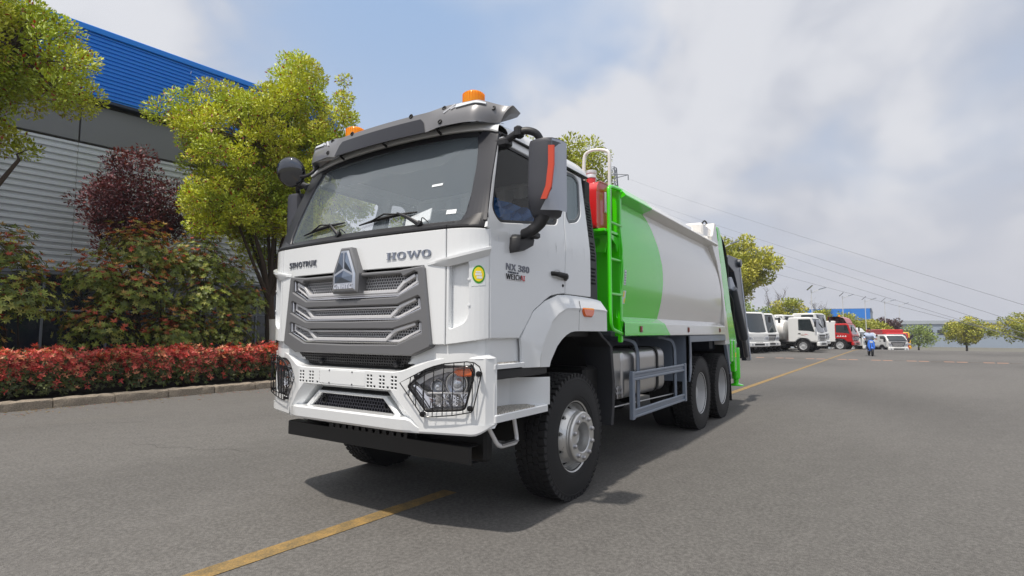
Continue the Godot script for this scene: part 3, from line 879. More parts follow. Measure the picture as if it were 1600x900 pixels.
func yard_vehicles():
	var wp: Material = M.truck_white
	var grp := "trucks parked along the yard"
	yard_truck("parked_truck", "nearest parked white truck, right behind the tail of the garbage truck", Vector3(-4.25, 0, -36.6), deg_to_rad(62), wp, {"h": 2.85, "w": 2.2, "wr": 0.45, "cargo": "barrel", "rake": 0.30, "pale_grille": true}, grp)
	yard_truck("parked_truck", "second white truck from the tail of the garbage truck, with black grille", Vector3(-4.0, 0, -39.6), deg_to_rad(62), wp, {"h": 2.85, "w": 2.2, "wr": 0.45, "cargo": "barrel", "rake": 0.36}, grp)
	yard_truck("parked_truck", "third white truck with a raked nose before the boxy white cab", Vector3(-3.7, 0, -42.4), deg_to_rad(64), wp, {"h": 2.7, "w": 2.1, "wr": 0.43, "cargo": "body", "rake": 0.50}, grp)
	yard_truck("parked_truck", "boxy white truck cab just left of the tanker", Vector3(-3.25, 0, -44.9), deg_to_rad(76), wp, {"h": 2.85, "w": 2.15, "wr": 0.43, "cargo": "body", "rake": 0.16}, grp)
	yard_truck("tanker_truck", "white tanker truck with red and yellow flashes on its door", Vector3(-0.95, 0, -41.6), deg_to_rad(80), wp, {"h": 2.55, "w": 2.05, "wr": 0.45, "cargo": "tank", "rake": 0.34, "flash": true, "wb": 3.6}, grp)
	yard_truck("parked_truck", "taller white truck cab directly behind the tanker's cab", Vector3(-1.15, gy(0, -46.5), -46.6), deg_to_rad(76), wp, {"h": 3.0, "w": 2.3, "wr": 0.5, "cargo": "body", "rake": 0.22}, grp)
	yard_truck("parked_truck", "red truck cab with a high roof fairing and amber beacon", Vector3(0.75, gy(0, -54.0) - 0.12, -54.0), deg_to_rad(80), M.truck_red, {"h": 2.45, "w": 2.4, "wr": 0.5, "cargo": "body", "rake": 0.24, "roof": 0.62, "beacon": true, "script": true, "body_paint": M.truck_white}, grp)
	yard_truck("parked_truck", "white truck cab partly sunk behind the road crest right of the red cab", Vector3(1.55, gy(0, -60.0) - 0.35, -60.0), deg_to_rad(72), wp, {"h": 2.15, "w": 2.0, "wr": 0.42, "cargo": "body", "rake": 0.36, "roof": 0.35}, grp)
	yard_truck("parked_truck", "white truck just left of the scooter rider beyond the crest", Vector3(2.05, gy(0, -66.0) - 0.3, -66.0), deg_to_rad(40), wp, {"h": 2.1, "w": 2.0, "wr": 0.42, "cargo": "barrel", "rake": 0.4}, grp)
	yard_truck("parked_truck", "white truck facing the road just right of the scooter rider", Vector3(4.5, gy(0, -62.0) - 0.45, -62.0), deg_to_rad(30), wp, {"h": 1.95, "w": 1.9, "wr": 0.40, "cargo": "bed", "rake": 0.45}, grp)
	yard_truck("parked_truck", "small truck with a red roof right of the white ones", Vector3(4.9, gy(0, -70.0) - 0.3, -70.0), deg_to_rad(20), M.truck_red, {"h": 2.2, "w": 2.0, "wr": 0.42, "cargo": "body", "rake": 0.3}, grp)
	yard_truck("parked_truck", "yellow truck at the far end of the road", Vector3(5.5, gy(0, -84.0) - 0.1, -84.0), deg_to_rad(24), M.truck_yellow, {"h": 2.6, "w": 2.2, "wr": 0.45, "cargo": "body", "rake": 0.25}, grp)

func street_furniture():
	# solar street lamps
	var spots := [
		[Vector3(-2.35, gy(0, -62.0), -62.0), 6.0, "solar street lamp above the white tanker truck"],
		[Vector3(-0.6, gy(0, -86.0), -86.0), 6.6, "street lamp behind the red truck cab"],
		[Vector3(2.0, gy(0, -90.0), -90.0), 6.2, "street lamp in front of the far blue hall"],
		[Vector3(4.4, gy(0, -96.0), -96.0), 6.2, "street lamp above the scooter rider"],
		[Vector3(6.6, gy(0, -112.0), -112.0), 6.4, "last street lamp at the far end of the road"],
		[Vector3(-6.9, 0, -42.0), 8.6, "tall street lamp whose head shows above the truck's tail"]]
	for s in spots:
		var L := thing("street_lamp", s[2], "street lamp", s[0], 0.0, "street lamps along the yard")
		var h: float = s[1] - s[0].y
		var p := Geo.new()
		p.tube(p3([0, 0, 0, 0, h * 0.5, 0, 0, h, 0]), [0.07, 0.055, 0.045], 8)
		part("pole", p, M.lamp_pole, L)
		var a := Geo.new()
		a.tube(p3([0, h - 0.35, 0, 0.5, h - 0.12, 0, 0.75, h - 0.02, 0]), 0.035, 6)
		part("arm", a, M.lamp_pole, L)
		var hd := Geo.new()
		hd.box(Vector3(1.05, h + 0.09, 0), Vector3(0.75, 0.08, 0.26), 0.03, Basis(Vector3(0, 0, 1), 0.28))
		part("lamp_head", hd, M.slate, L)
		if h < 8.0:
			var so := Geo.new()
			so.box(Vector3(-0.12, h + 0.22, 0), Vector3(0.75, 0.05, 0.7), 0.01, Basis(Vector3(0, 0, 1), 0.75))
			part("solar_panel", so, M.far_glass, L)
	# lattice pylon
	var P := thing("pylon", "steel lattice pylon showing above the green body of the truck", "pylon", Vector3(-62.5, -3.2, -150.0))
	var H := 55.0
	var legs := Geo.new()
	var br := Geo.new()
	var w := func(t): return lerpf(4.2, 0.9, pow(t, 0.8))
	var prev := []
	for k in 13:
		var t := k / 12.0
		var c := []
		for s in [[1, 1], [1, -1], [-1, -1], [-1, 1]]: c.append(Vector3(s[0] * w.call(t), H * t, s[1] * w.call(t)))
		if k > 0:
			for i in 4:
				legs.tube(PackedVector3Array([prev[i], c[i]]), 0.16, 4)
				br.tube(PackedVector3Array([prev[i], c[(i + 1) % 4]]), 0.09, 4)
				br.tube(PackedVector3Array([prev[(i + 1) % 4], c[i]]), 0.09, 4)
				br.tube(PackedVector3Array([c[i], c[(i + 1) % 4]]), 0.09, 4)
		prev = c
	part("tower_legs", legs, M.far_steel, P)
	var bb := part("bracing", br, M.far_steel, P)
	bb.set_meta("kind", "stuff")
	for y in [40.0, 46.0, 52.0]:
		var ca := Geo.new()
		for s in [1, -1]:
			ca.tube(PackedVector3Array([Vector3(0, y + 1.0, 0), Vector3(s * 5.0, y, 0)]), 0.13, 4)
			ca.tube(PackedVector3Array([Vector3(0, y - 0.4, 0), Vector3(s * 5.0, y, 0)]), 0.13, 4)
			ca.tube(PackedVector3Array([Vector3(s * 5.0, y, 0), Vector3(s * 5.0, y - 1.6, 0)]), 0.16, 4)
		part("cross_arm", ca, M.far_steel, P)
	# power lines from the pylon over the yard
	var ws := [
		[Vector3(-57.5, 47.6, -150), Vector3(23.94, -3.49, -33), "uppermost power line crossing the sky at right", 0.6],
		[Vector3(-67.5, 47.6, -150), Vector3(26.84, -5.7, -33), "second power line from the top, over the truck's white body", 0.6],
		[Vector3(-57.5, 41.4, -150), Vector3(23.84, -4.75, -33), "middle power line of the bundle, above the parked trucks", 0.8],
		[Vector3(-67.5, 41.4, -150), Vector3(26.75, -5.79, -33), "second lowest power line above the street lamp", 0.8],
		[Vector3(-67.5, 35.4, -150), Vector3(26.75, -4.64, -33), "lowest power line above the distant trees", 0.8]]
	for q in ws:
		var g := Geo.new()
		var pth := PackedVector3Array()
		for i in 41:
			var t := i / 40.0
			pth.append(q[0].lerp(q[1], t) - Vector3(0, q[3] * 4.0 * t * (1 - t), 0))
		g.tube(pth, 0.018, 4)
		single("power_line", g, M.wire, q[2], "power line", "power lines from the pylon")

# ------------------------------------------------------------------ rider: one skin grown over a skeleton, meshed as surface nets
func skin(bones: Array, cell: float, k: float) -> Geo:
	var lo := Vector3.ONE * 1e9
	var hi := -lo
	for b in bones:
		for e in [[b[0], b[2]], [b[1], b[3]]]:
			lo = lo.min(e[0] - Vector3.ONE * (e[1] + 2 * cell)); hi = hi.max(e[0] + Vector3.ONE * (e[1] + 2 * cell))
	var n := Vector3i(((hi - lo) / cell).ceil()) + Vector3i.ONE
	var f := PackedFloat32Array()
	f.resize(n.x * n.y * n.z)
	f.fill(1.0)
	for b in bones:
		var a: Vector3 = b[0]
		var c: Vector3 = b[1]
		var r0: float = b[2]
		var r1: float = b[3]
		var rm: float = max(r0, r1) + k + cell * 2
		var l := Vector3i(((a.min(c) - Vector3.ONE * rm - lo) / cell).floor()).clamp(Vector3i.ZERO, n - Vector3i.ONE)
		var h := Vector3i(((a.max(c) + Vector3.ONE * rm - lo) / cell).ceil()).clamp(Vector3i.ZERO, n - Vector3i.ONE)
		var ac := c - a
		var dd: float = max(ac.length_squared(), 1e-9)
		for z in range(l.z, h.z + 1):
			for y in range(l.y, h.y + 1):
				var o := (z * n.y + y) * n.x
				for x in range(l.x, h.x + 1):
					var p := lo + Vector3(x, y, z) * cell
					var t := clampf((p - a).dot(ac) / dd, 0, 1)
					var d := p.distance_to(a + ac * t) - lerpf(r0, r1, t)
					var e := f[o + x]
					var m := maxf(k - absf(d - e), 0.0) / k
					f[o + x] = minf(d, e) - m * m * k * 0.25
	var id := {}
	var g := Geo.new()
	var vert := func(x: int, y: int, z: int):
		var key: int = (z * n.y + y) * n.x + x
		if id.has(key): return id[key]
		var s := Vector3.ZERO
		var cnt := 0
		for e in [[0, 0, 0, 1, 0, 0], [0, 1, 0, 1, 1, 0], [0, 0, 1, 1, 0, 1], [0, 1, 1, 1, 1, 1], [0, 0, 0, 0, 1, 0], [1, 0, 0, 1, 1, 0], [0, 0, 1, 0, 1, 1], [1, 0, 1, 1, 1, 1], [0, 0, 0, 0, 0, 1], [1, 0, 0, 1, 0, 1], [0, 1, 0, 0, 1, 1], [1, 1, 0, 1, 1, 1]]:
			var v0 := f[((z + e[2]) * n.y + y + e[1]) * n.x + x + e[0]]
			var v1 := f[((z + e[5]) * n.y + y + e[4]) * n.x + x + e[3]]
			if (v0 < 0) != (v1 < 0):
				s += Vector3(x + e[0], y + e[1], z + e[2]).lerp(Vector3(x + e[3], y + e[4], z + e[5]), v0 / (v0 - v1))
				cnt += 1
		var r: Vector3 = lo + s / maxf(cnt, 1) * cell
		id[key] = r
		return r
	for z in range(1, n.z - 1):
		for y in range(1, n.y - 1):
			for x in range(1, n.x - 1):
				var v0 := f[(z * n.y + y) * n.x + x]
				for ax in 3:
					var st: int = [1, n.x, n.x * n.y][ax]
					var v1 := f[(z * n.y + y) * n.x + x + st]
					if (v0 < 0) == (v1 < 0): continue
					var q: Array[Vector3] = []
					if ax == 0: q = [vert.call(x, y - 1, z - 1), vert.call(x, y, z - 1), vert.call(x, y, z), vert.call(x, y - 1, z)]
					elif ax == 1: q = [vert.call(x - 1, y, z - 1), vert.call(x - 1, y, z), vert.call(x, y, z), vert.call(x, y, z - 1)]
					else: q = [vert.call(x - 1, y - 1, z), vert.call(x, y - 1, z), vert.call(x, y, z), vert.call(x - 1, y, z)]
					if v0 < 0: g.quad(q[3], q[2], q[1], q[0])
					else: g.quad(q[0], q[1], q[2], q[3])
	return g

func scooter_rider():
	var at := Vector3(3.0, 0, -36.4)
	var S := thing("scooter", "blue electric scooter being ridden towards the camera on the road", "scooter", at, 0.16)
	for z in [0.62, -0.58]:
		var t := Geo.new()
		t.lathe([[0.15, -0.04], [0.21, -0.045], [0.235, -0.02], [0.235, 0.02], [0.21, 0.045], [0.15, 0.04]], Vector3(0, 0.235, z), Vector3.RIGHT, 24)
		var W := part("wheel", t, M.tyre, S)
		var r := Geo.new()
		r.lathe([[0.15, -0.035], [0.10, -0.02], [0.0, -0.03]], Vector3(0, 0.235, z), Vector3.RIGHT, 16)
		r.lathe([[0.15, 0.035], [0.10, 0.02], [0.0, 0.03]], Vector3(0, 0.235, z), Vector3.RIGHT, 16)
		part("rim", r, M.steel_dark, W)
	var fk2 := Geo.new()
	for s in [1, -1]: fk2.tube(p3([0.07 * s, 0.235, 0.62, 0.07 * s, 0.55, 0.50, 0.03 * s, 0.85, 0.40]), 0.022, 8)
	part("fork", fk2, M.black_trim, S)
	var mg := Geo.new()
	mg.lathe([[0.0, 0.0], [0.06, 0.0], [0.085, -0.05], [0.085, -0.2]], Vector3(0, 0.52, 0.66), Vector3(0, 0.7, 0.7).normalized(), 14)
	part("mudguard", mg, M.scooter_blue, S)
	var sh := Geo.new()
	sh.plate(rounded(pv([-0.10, 0.33, 0.10, 0.33, 0.20, 0.55, 0.19, 0.78, 0.12, 0.98, -0.12, 0.98, -0.19, 0.78, -0.20, 0.55]), 0.06), [], func(x, y, w): return Vector3(x, y, 0.52 - 0.22 * (y - 0.33) - 0.9 * x * x + w), -0.08, 0.03, 0.03, 0.08)
	part("front_shield", sh, M.scooter_blue, S, 50)
	var lg := Geo.new()
	lg.plate(rounded(pv([-0.09, 0.80, 0.09, 0.80, 0.07, 0.93, -0.07, 0.93]), 0.03), [], func(x, y, w): return Vector3(x, y, 0.555 - 0.22 * (y - 0.33) - 0.9 * x * x + w), -0.02, 0.02, 0.01, 0.1)
	part("headlight", lg, M.lamp_eye, S)
	var hb := Geo.new()
	hb.tube(smooth_path(p3([-0.34, 1.03, 0.20, -0.22, 1.06, 0.32, 0, 1.03, 0.38, 0.22, 1.06, 0.32, 0.34, 1.03, 0.20]), 0.08), 0.018, 8)
	part("handlebar", hb, M.black_trim, S)
	for s in [1, -1]:
		var m := Geo.new()
		m.tube(p3([0.22 * s, 1.06, 0.32, 0.30 * s, 1.22, 0.30]), 0.007, 5)
		m.lathe([[0.0, 0.015], [0.055, 0.01], [0.055, -0.01], [0.0, -0.02]], Vector3(0.32 * s, 1.25, 0.30), Vector3(0, 0, 1), 14)
		part("mirror", m, M.black_trim, S)
	var bd := Geo.new()
	bd.box(Vector3(0, 0.33, 0.05), Vector3(0.28, 0.08, 0.66), 0.03)
	bd.box(Vector3(0, 0.50, -0.42), Vector3(0.26, 0.36, 0.56), 0.08)
	part("body", bd, M.scooter_blue, S)
	var se := Geo.new()
	se.box(Vector3(0, 0.72, -0.40), Vector3(0.25, 0.1, 0.66), 0.04)
	part("saddle", se, M.black, S)
	# the rider
	var P := thing("person", "person in a pale blue shirt and dark trousers riding the blue scooter", "person", at, 0.16)
	var hip := Vector3(0, 0.84, -0.33)
	var chest := Vector3(0, 1.22, -0.24)
	var neck := Vector3(0, 1.42, -0.22)
	var head := Vector3(0.0, 1.585, -0.18)
	var shirt := [[hip + Vector3(0, 0.06, 0), chest, 0.15, 0.165], [chest + Vector3(-0.07, 0.02, 0), chest + Vector3(0.07, 0.02, 0), 0.145, 0.145], [chest + Vector3(-0.17, 0.12, 0), chest + Vector3(0.17, 0.12, 0), 0.075, 0.075], [chest + Vector3(0, 0.05, 0), neck, 0.12, 0.065]]
	var arms := []
	for s in [1, -1]:
		var sh2: Vector3 = chest + Vector3(0.19 * s, 0.12, 0.0)
		var el := Vector3(0.30 * s, 1.10, -0.05)
		var wr := Vector3(0.29 * s, 1.06, 0.19)
		shirt.append([sh2, el, 0.068, 0.052])
		shirt.append([el, el.lerp(wr, 0.80), 0.050, 0.042])
		arms.append([el, wr])
	var body := skin(shirt, 0.024, 0.05)
	part("shirt", body, M.shirt_blue, P, 60)
	var legs := []
	for s in [1, -1]:
		var hp: Vector3 = hip + Vector3(0.10 * s, 0, 0)
		var kn := Vector3(0.17 * s, 0.80, 0.12)
		var an := Vector3(0.13 * s, 0.42, 0.06) if s > 0 else Vector3(-0.13, 0.42, 0.06)
		legs.append([hp, kn, 0.105, 0.075])
		legs.append([kn, an, 0.07, 0.048])
		legs.append([hp, hip, 0.12, 0.13])
	part("trousers", skin(legs, 0.024, 0.05), M.trousers, P, 60)
	var bare := [[neck - Vector3(0, 0.03, 0), head, 0.055, 0.058], [head + Vector3(0, 0.03, -0.005), head + Vector3(0, 0.055, -0.01), 0.092, 0.092], [head + Vector3(0, -0.055, 0.03), head + Vector3(0, 0.0, 0.02), 0.058, 0.072], [head + Vector3(0, 0.005, 0.088), head + Vector3(0, -0.022, 0.105), 0.014, 0.019]]
	for s in [1, -1]: bare.append([head + Vector3(0.088 * s, 0.0, 0.0), head + Vector3(0.092 * s, 0.03, -0.01), 0.018, 0.022])
	part("head", skin(bare, 0.011, 0.025), M.skin, P, 60)
	var hair := [[head + Vector3(0, 0.075, -0.03), head + Vector3(0, 0.085, 0.02), 0.090, 0.085], [head + Vector3(0, 0.03, -0.055), head + Vector3(0, 0.07, -0.04), 0.078, 0.088]]
	part("hair", skin(hair, 0.014, 0.03), M.hair, P, 60)
	for s in [1, -1]:
		var ey := Geo.new()
		ey.box(head + Vector3(0.034 * s, 0.018, 0.088), Vector3(0.03, 0.012, 0.01), 0.004)
		ey.box(head + Vector3(0.034 * s, 0.038, 0.089), Vector3(0.038, 0.008, 0.01), 0.003)
		part("eye", ey, M.hair, P)
		# forearm skin, palm and five fingers closed round the grip
		var wr: Vector3 = arms[0 if s > 0 else 1][1]
		var el: Vector3 = arms[0 if s > 0 else 1][0]
		var hand := [[el.lerp(wr, 0.74), wr, 0.036, 0.030], [wr, wr + Vector3(0.015 * s, 0.0, 0.05), 0.030, 0.034]]
		for i in 4:
			var b := wr + Vector3((0.035 - 0.022 * i) * s, 0.008, 0.065 + 0.004 * i)
			var l := 0.034 - 0.003 * absf(i - 1.3)
			hand.append([b, b + Vector3(0, -0.012, l), 0.0105, 0.0100])
			hand.append([b + Vector3(0, -0.012, l), b + Vector3(0, -0.045, l * 0.7), 0.0100, 0.0090])
			hand.append([b + Vector3(0, -0.045, l * 0.7), b + Vector3(0, -0.055, 0.0), 0.0090, 0.0080])
		hand.append([wr + Vector3(-0.025 * s, -0.005, 0.03), wr + Vector3(-0.045 * s, -0.03, 0.06), 0.013, 0.011])
		hand.append([wr + Vector3(-0.045 * s, -0.03, 0.06), wr + Vector3(-0.035 * s, -0.045, 0.085), 0.011, 0.009])
		part("hand", skin(hand, 0.008, 0.008), M.skin, P, 60)
		var shoe := [[Vector3(0.13 * s, 0.405, 0.03), Vector3(0.135 * s, 0.40, 0.20), 0.042, 0.038]]
		part("shoe", skin(shoe, 0.016, 0.02), M.black, P, 60)
	var mo := Geo.new()
	mo.box(head + Vector3(0, -0.055, 0.088), Vector3(0.045, 0.009, 0.01), 0.003)
	part("mouth", mo, M.lips, P)

# ------------------------------------------------------------------ the refuse truck: x = its left, y = up, z = forward, origin under the front axle
const AXLES := [0.0, -4.14, -5.49]

func xs(y: float) -> float:
	return 1.22 - 0.115 * max(0.0, y - 2.17)

func fk(s: float, y: float, w: float) -> Vector3:      # lower cab front and its corners; s = distance from the middle
	var q := absf(s)
	var p := Vector2(q, 1.472 - 0.045 * q * q)
	var n := Vector2(0.09 * q, 1.0).normalized()
	if q > 0.96:
		var t := (q - 0.96) / 0.37
		var a := Vector2(0.96, 1.4305)
		var b := Vector2(1.165, 1.405)
		var d := Vector2(1.22, 1.262)
		var l := a.lerp(b, t)
		var r := b.lerp(d, t)
		p = l.lerp(r, t)
		var e := (r - l).normalized()
		n = Vector2(-e.y, e.x)
	p += n * w
	return Vector3(p.x * signf(s), y, p.y)

func uf(s: float, y: float, w: float) -> Vector3:      # upper cab front (windscreen) and pillars
	var q := absf(s)
	var z0 := 1.425 - 0.40 * (y - 2.2)
	var k := lerpf(0.985, 0.94, clampf((y - 2.2) / 0.8, 0, 1))
	var p := Vector2(q * k / 0.985, 0)
	p.y = z0 - 0.09 * p.x * p.x
	var n := Vector2(0.18 * p.x, 1.0).normalized()
	if q > 0.985:
		var t := (q - 0.985) / 0.335
		var a := Vector2(k, z0 - 0.09 * k * k)
		var d := Vector2(xs(y), 1.3 - 0.31 * (y - 2.17))
		d.y = min(d.y, a.y - 0.02)
		var b := Vector2(lerpf(a.x, d.x, 0.72), a.y - 0.012)
		var l := a.lerp(b, t)
		var r := b.lerp(d, t)
		p = l.lerp(r, t)
		var e := (r - l).normalized()
		n = Vector2(-e.y, e.x)
	p += n * w
	return Vector3(p.x * signf(s), y, p.y)

func dl(z: float, y: float, w: float) -> Vector3:      # left flank of the cab
	return Vector3(xs(y) + w, y, z)

func dr(z: float, y: float, w: float) -> Vector3:      # right flank
	return Vector3(-xs(y) - w, y, z)

func bm(u: float, y: float, w: float) -> Vector3:      # bumper face; u = distance from the middle
	var q := absf(u)
	var a := Vector2(0.6, 1.5)
	var b := Vector2(1.14, 1.342)
	var p := Vector2(q, 1.5)
	var n := Vector2(0, 1)
	var e := (b - a).normalized()
	if q > 1.1627:
		var t := (q - 1.1627) / 0.2
		var d := Vector2(1.25, 1.23)
		var m := Vector2(1.232, 1.315)
		if t <= 1.0:
			var l := b.lerp(m, t)
			var r := m.lerp(d, t)
			p = l.lerp(r, t)
			e = (r - l).normalized()
		else:
			e = Vector2(0, -1)
			p = d + e * (q - 1.3627)
		n = Vector2(-e.y, e.x)
	elif q > 0.6:
		p = a + e * (q - 0.6)
		n = Vector2(-e.y, e.x)
	p += n * w
	return Vector3(p.x * signf(u), y, p.y)

# both sides of a polygon given for u >= 0
func both(a: Array) -> PackedVector2Array:
	var p := PackedVector2Array()
	for i in range(0, a.size(), 2): p.append(Vector2(a[i], a[i + 1]))
	for i in range(a.size() - 2, -1, -2):
		if absf(a[i]) > 0.0001: p.append(Vector2(-a[i], a[i + 1]))
	return p

func neg(p: PackedVector2Array) -> PackedVector2Array:
	var o := PackedVector2Array()
	for q in p: o.append(Vector2(-q.x, q.y))
	return o

func refuse_truck():
	var T := thing("garbage_truck", "large white and green refuse compactor truck parked across the yellow line", "garbage truck")
	cab_shell(T)
	cab_glass_and_interior(T)
	cab_front(T)
	cab_roof(T)
	bumper(T)
	headlamp(T, 1.0)
	headlamp(T, -1.0)
	cab_sides(T)
	mirrors(T)
	chassis(T)
	for a in [[0, 1], [0, -1], [1, 1], [1, -1], [2, 1], [2, -1]]:
		wheel(T, AXLES[a[0]], a[1], a[0] > 0)
	container(T)
	tail(T)

func door_edge(y: float) -> float:
	return uf(1.32, y, 0.0).z + 0.002

func cab_shell(T: Node3D):
	var front := pv([-0.955, 1.345, -0.955, 2.163, 0.955, 2.163, 0.955, 1.345, 0.842, 1.345, 0.765, 1.912, -0.765, 1.912, -0.842, 1.345])
	sheet_metal("front_panel", front, [], fk, -0.02, 0.0, M.white, T, 0.005, 0.12)
	# grille surround lip
	for sd in [1.0, -1.0]:
		var corner := pv([0.963, 1.345, 0.963, 2.163, 1.326, 2.163, 1.326, 1.39])
		var duct := rounded(pv([0.985, 1.45, 0.985, 1.93, 1.13, 1.935, 1.14, 1.90, 1.14, 1.56, 1.11, 1.50]), 0.03, 4)
		if sd < 0:
			corner = neg(corner); duct = neg(duct)
		var cp := sheet_metal("corner_panel", corner, [duct], fk, -0.05, 0.0, M.white, T, 0.005, 0.05)
		sheet_metal("duct_floor", duct, [], fk, -0.06, -0.048, M.white, cp, 0.001, 0.05)
		# the fin over the duct
		var g := Geo.new()
		var rows := []
		for i in 15:
			var t := i / 14.0
			var s: float = sd * lerpf(0.80, 1.322, t)
			var y := 1.925 + 0.105 * pow(t, 1.3)
			var h: float = 0.004 + 0.055 * min(1.0, t * 3.0)
			var d: float = 0.003 + 0.03 * min(1.0, t * 2.4)
			rows.append(PackedVector3Array([fk(s, y + 0.012, -0.01), fk(s, y + 0.004, d), fk(s, y - 0.014, d), fk(s, y - h, 0.004), fk(s, y - h, -0.012)]))
		g.grid(rows)
		g.fan(rows[14])
		part("air_fin", g, M.white, cp, 30)
		for y in [1.62, 1.80]:
			var b := Geo.new()
			b.lathe([[0.0, 0.006], [0.009, 0.005], [0.011, 0.0]], fk(sd * 1.142, y, 0.0), fk(sd * 1.142, y, 1.0) - fk(sd * 1.142, y, 0.0), 10)
			part("clip", b, M.white, cp)
	# dark cowl below the windscreen
	for r in [[-0.958, 0.958], [0.962, 1.328], [-1.328, -0.962]]:
		var g := Geo.new()
		var rows := []
		for i in 25:
			var s := lerpf(r[0], r[1], i / 24.0)
			var sw := s * 1.32 / 1.328
			var top := 2.238 + (0.0 if absf(s) < 0.98 else 0.055 * smoothstep(0.98, 1.2, absf(s)))
			rows.append(PackedVector3Array([fk(s, 2.16, -0.06), fk(s, 2.169, -0.006), fk(s, 2.176, -0.002), fk(s, 2.19, -0.004), uf(sw, top - 0.012, 0.008), uf(sw, top, 0.004), uf(sw, top, -0.05)]))
		g.grid(rows)
		part("cowl", g, M.black_trim, T, 30)
	# front pillars
	for sd in [1.0, -1.0]:
		var pil := pv([0.95, 2.225, 1.005, 2.235, 1.035, 2.30, 1.05, 2.45, 1.04, 2.70, 1.01, 2.86, 0.975, 2.955, 1.06, 3.03, 1.3195, 2.965, 1.3195, 2.215])
		if sd < 0: pil = neg(pil)
		sheet_metal("windscreen_pillar", pil, [], uf, -0.03, 0.008, M.pillar_grey, T, 0.010, 0.05, 50)
	# windscreen surround, top
	var strip := Geo.new()
	var rw := []
	for i in 41:
		var s := lerpf(-1.0, 1.0, i / 40.0)
		var y := 3.030 - 0.03 * pow(absf(s), 6.0)
		rw.append(PackedVector3Array([uf(s, y - 0.052, -0.01), uf(s, y - 0.047, 0.008), uf(s, y - 0.01, 0.012), uf(s, y, -0.01)]))
	strip.grid(rw)
	part("windscreen_seal", strip, M.black_trim, T, 30)
	var lipg := Geo.new()
	var lw := []
	for i in 65:
		var s := lerpf(-1.32, 1.32, i / 64.0)
		var y := 3.034 - minf(0.03 * pow(absf(s), 4.0), 0.075)
		lw.append(PackedVector3Array([uf(s, y - 0.004, 0.0), uf(s, y, 0.022), uf(s, y + 0.012, 0.03), uf(s, y + 0.045, 0.028), uf(s, y + 0.085, 0.010), uf(s, y + 0.10, -0.06)]))
	lipg.grid(lw)
	part("header_lip", lipg, M.white, T, 40)

	# flanks
	var door := pv([door_edge(2.172), 2.172, door_edge(2.337), 2.337, door_edge(2.595), 2.595, door_edge(2.86), 2.86, 1.03, 2.915, 0.955, 2.95, 0.012, 2.94, 0.117, 2.386, 0.152, 1.936, 0.152, 1.77, 0.286, 1.755, 0.40, 1.735, 0.504, 1.69, 0.59, 1.645, 0.677, 1.60, 0.786, 1.483, 0.878, 1.388, 1.255, 1.388, 1.262, 2.166])
	var win := rounded(pv([1.035, 2.885, 1.215, 2.315, 1.13, 2.232, 0.235, 2.36, 0.13, 2.87]), 0.07, 5)
	var side := pv([0.004, 2.94, 0.109, 2.386, 0.144, 1.936, 0.144, 1.765, -0.365, 1.765, -0.368, 2.33, -0.352, 2.93])
	var rwin := rounded(pv([0.0, 2.912, -0.21, 2.928, -0.30, 2.87, -0.25, 2.53, -0.155, 2.452, 0.015, 2.413, 0.055, 2.46]), 0.05, 4)
	for sd in [1, -1]:
		var map: Callable = dl if sd > 0 else dr
		var d := sheet_metal("door", door, [win], map, -0.035, 0.0, M.white, T, 0.006, 0.15, 30)
		var fr := Geo.new()
		fr.plate(win, [Geo.inset(Geo.turned(win, true), 0.022)], map, -0.03, -0.006, 0.003, 0.2)
		part("window_seal", fr, M.black_trim, d)
		var gl := Geo.new()
		gl.sheet(Geo.inset(Geo.turned(win, true), 0.02), [], 0.3, map, -0.015)
		part("side_window", gl, M.glass if sd > 0 else M.glass_clear, d)
		# handle
		var hx: float = 1.22 * sd
		var hg := Geo.new()
		hg.tube(smooth_path(p3([hx - 0.01 * sd, 1.925, 0.39, hx + 0.035 * sd, 1.922, 0.36, hx + 0.04 * sd, 1.912, 0.19, hx, 1.908, 0.135]), 0.03), [0.02, 0.02, 0.02, 0.02, 0.02, 0.022, 0.026, 0.028, 0.03, 0.03, 0.03, 0.03].slice(0, 12), 8, false, 0.7)
		part("handle", hg, M.black, d)
		var cup := Geo.new()
		cup.lathe([[0.075, 0.003], [0.07, 0.002], [0.05, -0.006], [0.0, -0.008]], Vector3(hx, 1.92, 0.29), Vector3(sd, 0, 0), 20, 0.6)
		part("handle_recess", cup, M.white, d)
		var lk := Geo.new()
		lk.lathe([[0.0, 0.006], [0.012, 0.006], [0.014, 0.0]], Vector3(hx, 1.835, 0.19), Vector3(sd, 0, 0), 12)
		part("lock", lk, M.black, d)
		var sp := sheet_metal("rear_side_panel", side, [rwin], map, -0.035, 0.0, M.white, T, 0.006, 0.15, 30)
		var fr2 := Geo.new()
		fr2.plate(rwin, [Geo.inset(Geo.turned(rwin, true), 0.03)], map, -0.03, -0.004, 0.003, 0.2)
		part("window_seal", fr2, M.grey_trim, sp)
		var g2 := Geo.new()
		g2.sheet(Geo.inset(Geo.turned(rwin, true), 0.028), [], 0.3, map, -0.012)
		part("rear_side_window", g2, M.glass_tint, sp)
		# air intake trim behind the cab
		var holes := []
		for blk in [[2.36, 2.80, 17], [2.13, 2.29, 6], [1.90, 2.04, 5]]:
			for i in blk[2]:
				for j in 4 - (i & 1):
					var y := lerpf(blk[0], blk[1], float(i) / (blk[2] - 1))
					holes.append(circle2(-0.405 - 0.028 * j - 0.014 * (i & 1), y, 0.0115, 6))
		var trim := pv([-0.372, 1.72, -0.372, 2.925, -0.42, 2.93, -0.515, 2.88, -0.54, 1.72])
		var mp := func(z, y, w): return Vector3((xs(y) - 0.012 + w) * sd, y, z)
		sheet_metal("air_intake_trim", trim, holes if sd > 0 else [], mp, -0.02, 0.0, M.black_trim, T, 0.003, 0.25)
		var bk := Geo.new()
